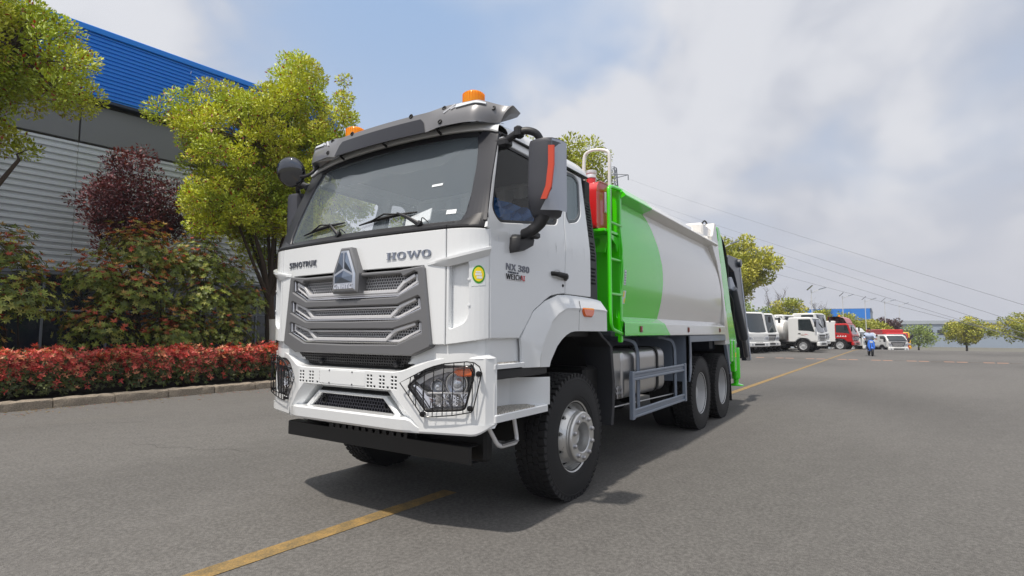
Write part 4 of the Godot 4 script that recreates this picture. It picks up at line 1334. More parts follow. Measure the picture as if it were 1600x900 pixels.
		bk.box(Vector3(1.12 * sd, 2.32, -0.46), Vector3(0.05, 1.2, 0.12), 0.01)
		part("air_intake_duct", bk, M.black, T)
	# back wall and floor
	var bw := Geo.new()
	bw.box(Vector3(0, 2.3, -0.47), Vector3(2.2, 1.35, 0.05), 0.02)
	part("cab_back_wall", bw, M.white, T)
	var fl := Geo.new()
	fl.box(Vector3(0, 1.42, 0.42), Vector3(2.3, 0.06, 1.75), 0.01)
	part("cab_floor", fl, M.black, T)
	var lf := Geo.new()
	for sd in [1.0, -1.0]:
		lf.box(Vector3(1.14 * sd, 1.62, 1.0), Vector3(0.04, 0.5, 0.5))
		lf.box(Vector3(1.14 * sd, 2.05, 0.1), Vector3(0.04, 0.4, 0.95))
	lf.box(Vector3(0, 1.8, 1.33), Vector3(1.9, 0.72, 0.03))
	part("inner_lining", lf, M.interior, T)

func cab_glass_and_interior(T: Node3D):
	var ws := both([0.0, 2.225, 0.99, 2.225, 1.03, 2.30, 1.06, 2.5, 1.05, 2.75, 1.02, 2.9, 0.97, 2.985, 0.6, 3.0, 0.0, 3.005])
	var g := Geo.new()
	g.sheet(ws, [], 0.1, uf, -0.008)
	part("windscreen", g, M.windscreen, T)
	var band := both([0.0, 2.765, 0.10, 2.765, 0.25, 2.745, 0.66, 2.765, 0.70, 2.79, 0.80, 2.87, 0.90, 2.93, 0.95, 2.98, 0.0, 3.0])
	var b := Geo.new()
	b.sheet(band, [], 0.12, uf, -0.06)
	part("sun_shade", b, M.shade, T)
	# stickers on the glass
	var st := Geo.new()
	st.sheet(pv([0.66, 2.55, 0.66, 2.57, 0.76, 2.575, 0.76, 2.555]), [], 1, uf, -0.004)
	part("glass_sticker", st, M.paper, T)
	var st2 := Geo.new()
	st2.sheet(pv([0.86, 2.30, 0.86, 2.335, 0.945, 2.335, 0.945, 2.30]), [], 1, uf, -0.004)
	part("glass_sticker", st2, M.paper, T)
	var doc := Geo.new()
	doc.box(Vector3(0.45, 2.33, 1.18), Vector3(0.24, 0.012, 0.16), 0.0, Basis(Vector3.RIGHT, 0.9) * Basis(Vector3.UP, 0.4))
	part("document", doc, M.paper, T)
	# dashboard
	var d := Geo.new()
	var rows := []
	for p in [[1.40, 2.17], [1.36, 2.21], [1.15, 2.245], [0.98, 2.235], [0.90, 2.15], [0.92, 1.9], [1.0, 1.6]]:
		var r := PackedVector3Array()
		for i in 13:
			var x := lerpf(-1.12, 1.12, i / 12.0)
			r.append(Vector3(x, p[1], p[0] - 0.09 * x * x))
		rows.append(r)
	d.grid(rows)
	part("dashboard", d, M.interior_grey, T, 50)
	var sw := Geo.new()
	var ring := PackedVector3Array()
	var bas := Basis(Vector3.RIGHT, -0.55)
	for i in 28: ring.append(Vector3(0.55, 2.3, 0.83) + bas * Vector3(0.22 * cos(TAU * i / 28), 0.0, 0.22 * sin(TAU * i / 28)))
	sw.tube(ring, 0.017, 8, true)
	sw.tube(p3([0.33, 2.3, 0.83, 0.77, 2.3, 0.83]), 0.018, 6)
	sw.tube(p3([0.55, 2.3, 0.83, 0.55, 2.12, 0.98]), 0.05, 10)
	part("steering_wheel", sw, M.black, T)
	for sd in [1.0, -1.0]:
		var s := Geo.new()
		s.box(Vector3(0.56 * sd, 1.92, 0.15), Vector3(0.52, 0.16, 0.5), 0.05)
		s.box(Vector3(0.56 * sd, 2.25, -0.12), Vector3(0.5, 0.68, 0.16), 0.06, Basis(Vector3.RIGHT, -0.18))
		s.box(Vector3(0.56 * sd, 2.67, -0.19), Vector3(0.28, 0.2, 0.11), 0.045, Basis(Vector3.RIGHT, -0.1))
		part("seat", s, M.seat, T)
		var f := Geo.new()
		f.box(Vector3(0.56 * sd, 1.65, 0.15), Vector3(0.3, 0.38, 0.36), 0.02)
		part("seat_base", f, M.black, T)
	# blue plastic wrap on the driver's seat, and the bright vest beside it
	var wr := Geo.new()
	var wrows := []
	var rng := RandomNumberGenerator.new()
	rng.seed = 5
	for i in 8:
		var r := PackedVector3Array()
		for j in 10: r.append(Vector3(1.05 + rng.randf_range(-0.04, 0.03), 2.47 - 0.05 * i + rng.randf_range(-0.012, 0.012), 0.36 + 0.085 * j))
		wrows.append(r)
	wr.grid(wrows)
	part("plastic_wrap", wr, M.blue_film, T, 0)
	var hd := Geo.new()
	hd.box(Vector3(0, 3.0, 0.28), Vector3(2.0, 0.03, 1.35), 0.01)
	part("headliner", hd, M.interior, T)
	var bk := Geo.new()
	bk.box(Vector3(0, 2.3, -0.43), Vector3(2.1, 1.3, 0.02))
	part("back_lining", bk, M.lining, T)
	for i in 9:
		var cu := Geo.new()
		cu.tube(p3([-0.96 + 0.24 * i, 2.92, -0.385, -0.95 + 0.24 * i, 2.3, -0.38, -0.96 + 0.24 * i, 1.7, -0.39]), 0.07, 8, false, 1.4)
		part("curtain_fold", cu, M.lining, T)

func chevron(xa: float, ya: float, xb: float, yb: float, yc: float) -> PackedVector3Array:
	return p3([-xa, ya, 0, -xb, yb, 0, 0, yc, 0, xb, yb, 0, xa, ya, 0])

# a bar of flat section swept along a polyline in the front plane
func bar(g: Geo, pts: Array, width: float, z0: float, z1: float, closed := false):
	var p := pv(pts)
	var n := p.size()
	var rows := []
	for i in n:
		var a := p[(i - 1 + n) % n] if (closed or i > 0) else p[i]
		var b := p[(i + 1) % n] if (closed or i < n - 1) else p[i]
		var d1 := (p[i] - a).normalized()
		var d2 := (b - p[i]).normalized()
		if d1 == Vector2.ZERO: d1 = d2
		if d2 == Vector2.ZERO: d2 = d1
		var m := (Vector2(-d1.y, d1.x) + Vector2(-d2.y, d2.x)).normalized()
		var k: float = width * 0.5 / max(0.5, m.dot(Vector2(-d1.y, d1.x)))
		var q: Array[Vector3] = []
		var bv: float = min(0.004, width * 0.3)
		for e in [[-1.0, z0, 0.0], [-1.0, z1 - bv, 0.0], [-1.0, z1, bv], [1.0, z1, bv], [1.0, z1 - bv, 0.0], [1.0, z0, 0.0]]:
			var c: Vector2 = p[i] + m * e[0] * (k - e[2])
			q.append(fk(c.x, c.y, e[1]))
		rows.append(PackedVector3Array(q))
	if closed: rows.append(rows[0])
	g.grid(rows)
	if not closed:
		g.fan(rows[0]); g.fan(rows[rows.size() - 1])

# hexagonal netting inside a polygon
func netting(g: Geo, poly: PackedVector2Array, map: Callable, pitch: float, wire: float, depth: float):
	var lo := poly[0]
	var hi := poly[0]
	for p in poly:
		lo = lo.min(p); hi = hi.max(p)
	var dy := pitch * 0.866
	var r := pitch / sqrt(3.0)
	var ri := r - wire
	var j := 0
	var y := lo.y
	while y < hi.y + dy:
		var x := lo.x + (pitch * 0.5 if j & 1 else 0.0)
		while x < hi.x + pitch:
			if Geometry2D.is_point_in_polygon(Vector2(x, y), poly):
				var o := PackedVector3Array()
				var i1 := PackedVector3Array()
				var i0 := PackedVector3Array()
				for k in 6:
					var an := TAU * (k + 0.5) / 6
					var cs := cos(an)
					var sn := sin(an)
					o.append(map.call(x + r * cs, y + r * sn, 0.0))
					i1.append(map.call(x + ri * cs, y + ri * sn, 0.0))
					i0.append(map.call(x + ri * cs, y + ri * sn, -depth))
				g.grid([o, i1, i0], true)
			x += pitch
		y += dy
		j += 1

func cab_front(T: Node3D):
	# grille frame with three openings
	var outer := both([0.0, 1.888, 0.55, 1.888, 0.772, 1.908, 0.785, 1.89, 0.856, 1.345, 0.845, 1.325, 0.68, 1.262, 0.0, 1.262])
	var slots := [
		both([0.0, 1.86, 0.57, 1.86, 0.59, 1.835, 0.70, 1.872, 0.725, 1.862, 0.735, 1.775, 0.53, 1.69, 0.0, 1.683]),
		both([0.0, 1.632, 0.54, 1.632, 0.735, 1.692, 0.752, 1.68, 0.757, 1.598, 0.535, 1.519, 0.0, 1.512]),
		both([0.0, 1.455, 0.50, 1.455, 0.745, 1.512, 0.765, 1.50, 0.768, 1.424, 0.54, 1.342, 0.0, 1.335])]
	var gr := Geo.new()
	gr.plate(outer, slots, fk, -0.03, 0.028, 0.009, 0.15)
	var G := part("grille", gr, M.grille_grey, T, 25)
	# recessed grey borders of the openings (lower chevron lips)
	var lip := [[0.728, 1.782, 0.531, 1.70, 1.693], [0.75, 1.604, 0.536, 1.529, 1.522], [0.761, 1.43, 0.541, 1.352, 1.345]]
	for k in 3:
		var l: Array = lip[k]
		var c := Geo.new()
		bar(c, [-l[0], l[1] + 0.085, -l[0], l[1], -l[2], l[3], l[2], l[3], l[0], l[1], l[0], l[1] + 0.085], 0.011, -0.028, 0.012)
		part("chrome_strip", c, M.chrome, G, 30)
		var w := Geo.new()
		bar(w, [-l[0] + 0.03, l[1] + 0.07, -l[0] + 0.03, l[1] + 0.018, -l[2] + 0.004, l[3] + 0.016, l[2] - 0.004, l[3] + 0.016, l[0] - 0.03, l[1] + 0.018, l[0] - 0.03, l[1] + 0.07], 0.016, -0.03, -0.004)
		part("grille_lip", w, M.silver, G, 30)
	var inner := [
		[-0.69, 1.845, -0.585, 1.80, -0.515, 1.737, 0.515, 1.737, 0.585, 1.80, 0.69, 1.845],
		[-0.70, 1.675, -0.55, 1.622, -0.46, 1.548, 0.46, 1.548, 0.55, 1.622, 0.70, 1.675],
		[-0.70, 1.495, -0.505, 1.445, -0.415, 1.375, 0.415, 1.375, 0.505, 1.445, 0.70, 1.495]]
	for k in 3:
		var s := Geo.new()
		bar(s, inner[k], 0.026, -0.03, 0.008)
		if k > 0:
			var y: float = inner[k][3] - 0.004
			bar(s, [-0.54 + 0.045 * (k - 1), y, 0.54 - 0.045 * (k - 1), y], 0.014, -0.03, 0.004)
		part("silver_bar", s, M.silver, G, 30)
	for k in 3:
		var nt := Geo.new()
		netting(nt, Geo.inset(Geo.turned(slots[k], true), -0.005), func(x, y, w): return fk(x, y, w - 0.03), 0.026, 0.0034, 0.014)
		var o := part("grille_mesh", nt, M.mesh_grey, G, 0)
		o.set_meta("kind", "stuff")
	var back := Geo.new()
	back.sheet(Geo.inset(Geo.turned(outer, true), 0.01), [], 0.3, fk, -0.085)
	part("radiator", back, M.black, G)
	# emblem: a folded-metal shield on a dark block
	var em := flat_map(Vector3(0.008, 0, 1.545), Vector3.RIGHT, Vector3.UP, Vector3(0, 0, 1))
	var shield := pv([-0.042, 2.07, -0.125, 1.88, -0.125, 1.757, 0.125, 1.757, 0.125, 1.88, 0.042, 2.07])
	var eb := Geo.new()
	eb.plate(Geo.inset(shield, -0.012), [], em, -0.11, -0.012, 0.012, 0.5)
	var E := part("emblem", eb, M.grille_grey, T, 20)
	var ef := Geo.new()
	ef.plate(shield, [], em, -0.02, 0.0, 0.012, 0.5)
	part("emblem_plate", ef, M.chrome_satin, E, 20)
	var facets := [[-0.035, 2.052, -0.104, 1.888, -0.008, 1.928, -0.008, 2.052], [0.035, 2.052, 0.104, 1.888, 0.008, 1.928, 0.008, 2.052], [0.0, 1.912, -0.102, 1.87, -0.102, 1.815, 0.102, 1.815, 0.102, 1.87]]
	for f in facets:
		var fg := Geo.new()
		var poly := Geo.turned(pv(f), true)
		var ctr := Vector2.ZERO
		for q in poly: ctr += q
		ctr /= poly.size()
		for i in poly.size():
			var a := poly[i]
			var b := poly[(i + 1) % poly.size()]
			fg.tri(em.call(ctr.x, ctr.y, 0.017), em.call(b.x, b.y, 0.001), em.call(a.x, a.y, 0.001))
		part("emblem_facet", fg, M.chrome_blue, E, 0)
	lettering("emblem_letters", "CNHTC", 0.036, 0.006, Vector3(0.008, 1.786, 1.548), Basis.IDENTITY, M.chrome, E, "Droid Sans", 1.35, true)
	var ft := Geo.new()
	ft.quad(em.call(-0.125, 1.85, -0.012), em.call(-0.125, 1.76, -0.012), em.call(-0.22, 1.765, -0.075), em.call(-0.15, 1.81, -0.04))
	part("protective_film", ft, M.film, E, 0)
	# lettering
	letters_on_front(T, "maker_letters", "SINOTRUK", -0.635, 2.012, 0.047, M.letter_grey, "Droid Sans", 1.25)
	letters_on_front(T, "model_letters", "HOWO", 0.62, 2.0, 0.052, M.letter_chrome, "Droid Serif", 1.75)
	# round sticker on the corner panel
	var stk := Geo.new()
	stk.use_uv = true
	var dsk := func(x, y, w): return fk(1.225 + x, 1.835 + y, w)
	stk.plate(pv([-0.062, -0.085, -0.062, 0.075, 0.062, 0.085, 0.062, -0.075]), [], dsk, 0.0, 0.0015, 0.0005, 0.03)
	stk.use_uv = false
	var S := part("sticker", stk, M.film_white, T)
	var s1 := Geo.new()
	s1.plate(circle2(0, 0, 0.058, 28, 1.1), [], dsk, 0.0015, 0.003, 0.0005, 0.03)
	part("sticker_ring", s1, M.sticker_green, S)
	var s2 := Geo.new()
	s2.plate(circle2(0, 0, 0.046, 28, 1.1), [], dsk, 0.003, 0.0045, 0.0005, 0.03)
	part("sticker_disc", s2, M.sticker_yellow, S)
	var s3 := Geo.new()
	for q in [[-0.026, 0.012, 0.02, 0.022], [-0.03, -0.008, 0.026, 0.008], [-0.018, -0.03, 0.03, -0.013]]:
		s3.plate(pv([q[0], q[1], q[0], q[3], q[2], q[3], q[2], q[1]]), [], dsk, 0.0045, 0.0055, 0.0003, 0.03)
	part("sticker_print", s3, M.paper, S)
	# wipers
	for wp in [[-0.212, -0.37, 0.0], [0.66, 0.43, 0.0]]:
		var y0 := 2.235
		var a := uf(wp[0], y0, 0.03)
		var b := uf(wp[1], 2.345, 0.045)
		var wg := Geo.new()
		wg.tube(PackedVector3Array([a, a.lerp(b, 0.5) + Vector3(0, 0.01, 0.012), b]), [0.018, 0.013, 0.009], 6, false, 0.6)
		wg.lathe([[0.0, 0.03], [0.022, 0.025], [0.026, 0.0]], a - Vector3(0, 0.0, 0.02), Vector3(0, 0.3, 1).normalized(), 12)
		var W := part("wiper", wg, M.black_trim, T)
		var bl := Geo.new()
		var p1 := PackedVector3Array()
		for i in 9:
			var t := i / 8.0
			p1.append(uf(lerpf(wp[1] + 0.17, wp[1] - 0.42, t), 2.342 - 0.05 * t + 0.012 * sin(t * PI), 0.012))
		bl.tube(p1, [0.006, 0.009, 0.012, 0.015, 0.016, 0.015, 0.012, 0.009, 0.006], 5)
		bl.tube(PackedVector3Array([p1[2] + Vector3(0, 0.0, 0.012), p1[4] + Vector3(0, 0.02, 0.035), p1[6] + Vector3(0, 0, 0.012)]), 0.007, 5)
		part("wiper_blade", bl, M.black, W)
		var hs := Geo.new()
		hs.tube(smooth_path(PackedVector3Array([a + Vector3(0.03, -0.01, 0.0), a + Vector3(0.05, 0.05, 0.02), a + Vector3(0.1, 0.0, 0.0)]), 0.05), 0.004, 5)
		part("washer_hose", hs, M.black, W)

func letters_on_front(T: Node3D, called: String, text: String, x: float, y: float, h: float, m: Material, font: String, stretch: float):
	var o := fk(x, y, 0.004)
	var n := (fk(x, y, 1.0) - fk(x, y, 0.0)).normalized()
	var r := Vector3.UP.cross(n).normalized()
	lettering(called, text, h, 0.006, o, Basis(r, Vector3.UP, n), m, T, font, stretch, true)

func roof_point(x: float, z: float, w := 0.0) -> Vector3:
	# x in -1..1 across, z along
	var a := absf(x)
	var front := smoothstep(1.12, 0.55, z)
	var back := smoothstep(-0.50, -0.42, z)
	var h := 0.225 * pow(1.0 - pow(a, 6.0), 0.45) * lerpf(0.80, 1.0, front) * lerpf(0.75, 1.0, back)
	var y := 2.945 + h
	var zz := z
	return Vector3(x * (1.142 + w), y + w, zz)

func cab_roof(T: Node3D):
	var g := Geo.new()
	var rows := []
	for j in 19:
		var z := lerpf(-0.47, 1.13, j / 18.0)
		var r := PackedVector3Array()
		for i in 33:
			var x := sin(lerpf(-PI / 2, PI / 2, i / 32.0))
			var p := roof_point(x, z)
			p.z = min(p.z, uf(clampf(p.x, -1.0, 1.0), p.y, 0.0).z + 0.005 - 0.12 * pow(absf(x), 8.0))
			r.append(p)
		rows.append(r)
	g.grid(rows)
	var back: PackedVector3Array = rows[0]
	g.fan(back)
	var R := part("roof", g, M.white, T, 50)
	for sd in [1.0, -1.0]:
		var d := Geo.new()
		d.tube(p3([1.142 * sd, 2.95, 1.02, 1.148 * sd, 2.952, 0.3, 1.147 * sd, 2.95, -0.46]), 0.009, 6)
		part("drip_rail", d, M.black_trim, R)
	# hooks along the windscreen header
	for x in [-0.62, 0.0, 0.62]:
		var h := Geo.new()
		var p := uf(x, 3.03, 0.02)
		h.tube(smooth_path(PackedVector3Array([p, p + Vector3(0, 0.02, 0.05), p + Vector3(0, 0.06, 0.035)]), 0.02), 0.011, 6)
		part("hook", h, M.black, R)
	# sun visor: a broad moulded blade with deeper ends
	var v := Geo.new()
	var vr := []
	var N := 64
	for i in N + 1:
		var x := 1.17 * sin(lerpf(-PI / 2, PI / 2, i / float(N)))
		vr.append(visor_row(x))
	v.grid(vr)
	v.fan(vr[0]); v.fan(vr[N])
	var V := part("sun_visor", v, M.visor_grey, T, 28)
	var ds := Geo.new()
	var dr_ := []
	for i in 31:
		var x := lerpf(-0.55, 0.55, i / 30.0)
		var k := visor_section(x)
		var e: float = clampf((0.55 - absf(x)) / 0.05, 0.0, 1.0)
		dr_.append(PackedVector3Array([k[2].lerp(k[1], 0.02) + Vector3(0, -0.002, 0.006), k[2].lerp(k[1], 0.35 * e + 0.02) + Vector3(0, 0, 0.006), k[2].lerp(k[1], 0.70 * e + 0.02) + Vector3(0, 0, 0.006)]))
	ds.grid(dr_)
	part("dark_panel", ds, M.gloss_black, V, 30)
	for sd in [1.0, -1.0]:
		for q in [[0.681, 0.14], [0.681, 0.80], [1.075, 0.30], [0.36, 0.0]]:
			var k := visor_section(q[0] * sd)
			var p: Vector3 = k[1].lerp(k[2], q[1]) + Vector3(0, 0.008, 0.016) * smoothstep(0.52, 0.72, q[0]) * sin(PI * q[1])
			var n: Vector3 = (k[1] - k[2]).cross(Vector3.RIGHT).normalized()
			if n.z < 0: n = -n
			var s := Geo.new()
			s.lathe([[0.02, 0.0], [0.02, 0.006], [0.012, 0.007], [0.009, -0.004], [0.0, -0.004]], p, n, 14)
			part("screw", s, M.black, V)
		# clear marker lamp
		var L := Geo.new()
		var lr := []
		for i in 13:
			var x: float = lerpf(0.80, 1.03, i / 12.0) * sd
			var k := visor_section(x)
			var tp: Vector3 = k[1].lerp(k[2], 0.12)
			var bt: Vector3 = k[1].lerp(k[2], 0.30 - 0.10 * i / 12.0)
			var n := Vector3(0.15 * sd, 0.25, 1).normalized()
			lr.append(PackedVector3Array([tp, tp + n * 0.022, bt + n * 0.026, bt]))
		L.grid(lr)
		L.fan(lr[0]); L.fan(lr[12])
		part("marker_lamp", L, M.lamp_lens, V, 30)
		var tr := Geo.new()
		for off in [0.0, 0.06]:
			var ka := visor_section((0.70 + off) * sd)
			var kb := visor_section((0.78 + off) * sd)
			tr.tube(PackedVector3Array([ka[1].lerp(ka[2], 0.45 - off * 2.0) + Vector3(0, 0.008, 0.018), kb[1].lerp(kb[2], 0.06) + Vector3(0, 0.002, 0.008)]), 0.008, 5)
		part("lamp_trim", tr, M.silver, V)
		# beacon
		var bx: float = 0.735 * sd
		var b := Geo.new()
		b.lathe([[0.0, 0.0], [0.10, 0.0], [0.10, 0.05], [0.092, 0.06]], Vector3(bx, 3.225, 0.84), Vector3.UP, 28)
		var B := part("beacon", b, M.black, T)
		var dm := Geo.new()
		dm.lathe([[0.092, 0.05], [0.094, 0.09], [0.09, 0.175], [0.082, 0.196], [0.066, 0.207], [0.0, 0.212]], Vector3(bx, 3.225, 0.84), Vector3.UP, 32)
		part("beacon_lens", dm, M.amber, B, 35)
		var rb := Geo.new()
		for k in 24:
			var an := TAU * k / 24
			rb.box(Vector3(bx + 0.091 * cos(an), 3.355, 0.84 + 0.091 * sin(an)), Vector3(0.006, 0.12, 0.006), 0.0, Basis(Vector3.UP, -an))
		part("beacon_ribs", rb, M.amber, B)
		var bi := Geo.new()
		bi.lathe([[0.0, 0.06], [0.05, 0.06], [0.045, 0.16], [0.0, 0.17]], Vector3(bx, 3.225, 0.84), Vector3.UP, 16)
		part("beacon_reflector", bi, M.chrome, B)
	# small clearance light at the back of the roof
	var c := Geo.new()
	c.box(Vector3(0.88, 3.13, -0.40), Vector3(0.09, 0.05, 0.05), 0.015)
	part("clearance_lamp", c, M.red_lens, R)

func visor_section(x: float) -> PackedVector3Array:
	# back edge, crest, lower front edge, underside
	var a := absf(x)
	var e := smoothstep(0.52, 0.70, a)
	var tip := smoothstep(0.95, 1.15, a)
	var bow := 0.085 * a * a + 0.09 * tip
	var crest := Vector3(x * (1.0 + 0.035 * tip), 3.195 + 0.035 * e - 0.06 * tip, 1.20 - 0.03 * e - bow)
	var low := Vector3(x * (1.0 - 0.03 * tip), 3.008 + 0.03 * e, 1.25 - 0.008 * e - bow - 0.02 * tip)
	low.y = lerpf(low.y, 3.035, tip)
	var back := Vector3(x * 0.985, 3.20 + 0.05 * e - 0.06 * tip, 0.86 - 0.10 * e)
	var under := Vector3(x, low.y + 0.045, low.z - 0.09)
	return PackedVector3Array([back, crest, low, under, back + Vector3(0, -0.05, 0.05)])

func visor_row(x: float) -> PackedVector3Array:
	var k := visor_section(x)
	var e := smoothstep(0.52, 0.72, absf(x))
	var r := PackedVector3Array([k[4], k[0]])
	r.append(k[0].lerp(k[1], 0.85) + Vector3(0, 0.006, 0))
	for i in 7:
		var t := i / 6.0
		r.append(k[1].lerp(k[2], t) + Vector3(0, 0.008, 0.016) * e * sin(PI * t))
	r.append(k[3])
	r.append(k[4])
	return r

func bumper(T: Node3D):
	# face with the lower cut-out and the lamp openings
	var half := [0.0, 1.142, 0.53, 1.142, 0.62, 1.155, 0.84, 1.232, 0.95, 1.252, 1.37, 1.258, 1.385, 1.25, 1.385, 0.80, 1.36, 0.772, 0.76, 0.758, 0.504, 1.012, 0.0, 1.012]
	var face := both(half)
	var lamp_r := rounded(pv([0.655, 1.045, 0.785, 1.165, 0.87, 1.196, 1.02, 1.212, 1.15, 1.218, 1.182, 1.175, 1.172, 1.11, 1.11, 0.90, 1.07, 0.887, 0.805, 0.868]), 0.02, 3)
	var dots := []
	for cx in [0.262, 0.395, 0.52]:
		for i in 2:
			for j in 4:
				dots.append([cx + 0.036 * i, 1.106 - 0.026 * j])
	dots.append([0.475, 1.028]); dots.append([0.335, 1.028])
	var holes := [lamp_r, neg(lamp_r)]
	for d in dots:
		for s in [1.0, -1.0]:
			holes.append(Geo.turned(pv([s * d[0] - 0.0105, d[1] - 0.0075, s * d[0] + 0.0105, d[1] - 0.0075, s * d[0] + 0.0105, d[1] + 0.0075, s * d[0] - 0.0105, d[1] + 0.0075]), true))
	var g := Geo.new()
	g.plate(face, holes, bm, -0.007, 0.0, 0.003, 0.12)
	var B := part("bumper", g, M.white, T, 32)
	var db := Geo.new()
	db.box(Vector3(0, 1.07, 1.44), Vector3(1.2, 0.1, 0.02))
	part("vent_backing", db, M.black, B)
	for sd in [1.0, -1.0]:
		var lcp := pv([0.60, 1.20, 0.69, 1.36, 0.9, 1.41, 1.315, 1.41, 1.315, 1.20])
		if sd < 0: lcp = neg(lcp)
		sheet_metal("lower_corner_panel", lcp, [], fk, -0.09, -0.03, M.white, T, 0.006, 0.06)
	# number plate area: a shallow blank panel
	sheet_metal("plate_panel", pv([-0.30, 1.025, -0.30, 1.132, 0.235, 1.132, 0.235, 1.025]), [], bm, -0.001, 0.003, M.white, B, 0.002, 0.3)
	for p in [[-0.18, 1.128], [0.09, 1.124], [-0.18, 1.03], [0.09, 1.03]]:
		var sc := Geo.new()
		sc.lathe([[0.0, 0.004], [0.006, 0.003], [0.007, 0.0]], bm(p[0], p[1], 0.003), Vector3(0, 0, 1), 8)
		part("screw", sc, M.steel_dark, B)
	# sloping shelf above the face, up to the cab
	var sh := Geo.new()
	var rows := []
	for i in 57:
		var u := lerpf(-1.384, 1.384, i / 56.0)
		var a := absf(u)
		var y := top_edge(half, a)
		var up := y + 0.012 + 0.055 * smoothstep(0.62, 0.8, a)
		var d := lerpf(-0.075, -0.16, smoothstep(0.6, 0.9, a))
		rows.append(PackedVector3Array([bm(u, y - 0.006, -0.001), bm(u, y + 0.003, -0.008), bm(u, lerpf(y, up, 0.85), d * 0.8), bm(u, up, d), bm(u, up + 0.004, d - 0.16)]))
	sh.grid(rows)
	part("bumper_shelf", sh, M.white, B, 35)
	# black mesh between grille and bumper
	var mp := both([0.0, 1.262, 0.665, 1.264, 0.60, 1.20, 0.535, 1.175, 0.0, 1.165])
	var nt := Geo.new()
	netting(nt, mp, func(x, y, w): return fk(x, y, w + lerpf(-0.005, -0.05, (1.265 - y) * 10.0)), 0.026, 0.006, 0.012)
	var nm := part("lower_mesh", nt, M.black_trim, B, 0)
	nm.set_meta("kind", "stuff")
	var bb := Geo.new()
	bb.sheet(both([0.0, 1.31, 0.70, 1.31, 0.70, 1.13, 0.0, 1.13]), [], 0.3, fk, -0.075)
	part("mesh_backing", bb, M.black, B)
	var lts := Geo.new()
	for x in [-0.36, 0.50]:
		lts.lathe([[0.0, 0.012], [0.016, 0.01], [0.022, 0.0], [0.022, -0.02]], Vector3(x, 1.195, 1.448), Vector3(0, 0.1, 1).normalized(), 14)
	part("sensor", lts, M.black_trim, B)
	# bevel round the lower opening, and its inner walls
	var be := Geo.new()
	var o := [-0.76, 0.758, -0.504, 1.012, 0.504, 1.012, 0.76, 0.758]
	var n := [-0.625, 0.80, -0.425, 0.992, 0.425, 0.992, 0.625, 0.80]
	for k in 3:
		var r0 := PackedVector3Array()
		var r1 := PackedVector3Array()
		var r2 := PackedVector3Array()
		for i in 13:
			var t := i / 12.0
			var a := Vector2(o[2 * k], o[2 * k + 1]).lerp(Vector2(o[2 * k + 2], o[2 * k + 3]), t)
			var b := Vector2(n[2 * k], n[2 * k + 1]).lerp(Vector2(n[2 * k + 2], n[2 * k + 3]), t)
			r0.append(bm(a.x, a.y, -0.004)); r1.append(bm(b.x, b.y, -0.055)); r2.append(bm(b.x * 0.99, b.y, -0.14))
		be.grid([r0, r1, r2])
	part("opening_bevel", be, M.white, B, 20)
	var tr := Geo.new()
	var tf := both([0.0, 0.955, 0.395, 0.955, 0.585, 0.80, 0.0, 0.80])
	var ti := both([0.0, 0.935, 0.36, 0.935, 0.50, 0.815, 0.0, 0.815])
	tr.plate(tf, [ti], bm, -0.14, -0.055, 0.012, 0.2)
	part("opening_trim", tr, M.white, B, 20)
	var nt2 := Geo.new()
	netting(nt2, ti, func(x, y, w): return bm(x, y, w - 0.085), 0.03, 0.004, 0.012)
	var n2 := part("opening_mesh", nt2, M.mesh_dark, B, 0)
	n2.set_meta("kind", "stuff")
	var nb := Geo.new()
	nb.sheet(both([0.0, 1.0, 0.5, 1.0, 0.65, 0.78, 0.0, 0.78]), [], 0.4, bm, -0.15)
	part("opening_backing", nb, M.black, B)
	for x in [-0.33, 0.40]:
		var hk := Geo.new()
		hk.lathe([[0.032, 0.0], [0.032, 0.012], [0.022, 0.014], [0.018, -0.01], [0.0, -0.01]], bm(x, 0.885, -0.082), Vector3(0, 0, 1), 16)
		part("tow_cap", hk, M.black, B)
	# lower lip
	var lp := Geo.new()
	var lr := []
	for i in 41:
		var u := lerpf(-0.765, 0.765, i / 40.0)
		var e := smoothstep(0.765, 0.60, absf(u))
		var top: float = 0.76 + 0.062 * smoothstep(0.765, 0.66, absf(u))
		lr.append(PackedVector3Array([bm(u, top + 0.008 * e, -0.10), bm(u, top + 0.004 * e, -0.01 + 0.012 * e), bm(u, top - 0.008, 0.018 * e), bm(u, 0.74 + 0.0, 0.012 * e - 0.002), bm(u, 0.722, 0.0 - 0.006), bm(u, 0.722, -0.15)]))
	lp.grid(lr)
	part("bumper_lip", lp, M.white, B, 22)
	for sd in [1.0, -1.0]:
		var en := Geo.new()
		var er := []
		for i in 17:
			var u: float = lerpf(0.757, 1.383, i / 16.0) * sd
			var low := lerpf(0.722, 0.788, smoothstep(1.15, 1.38, absf(u)))
			er.append(PackedVector3Array([bm(u, 0.80, 0.0035), bm(u, low + 0.014, 0.0035), bm(u, low, -0.006), bm(u, low + 0.005, -0.15)]))
		en.grid(er)
		part("bumper_valance", en, M.white, B, 30)
	# inner bulk of the bumper, so that nothing shows through
	var ik := Geo.new()
	ik.box(Vector3(0, 0.63, 1.02), Vector3(2.1, 0.30, 0.1), 0.02)
	ik.box(Vector3(0, 0.95, 1.22), Vector3(2.2, 0.36, 0.12), 0.02)
	part("bumper_core", ik, M.black, B)

func top_edge(half: Array, a: float) -> float:
	for i in range(0, 12, 2):
		if a >= half[i] and a <= half[i + 2]:
			return lerpf(half[i + 1], half[i + 3], (a - half[i]) / (half[i + 2] - half[i]))
	return 1.255

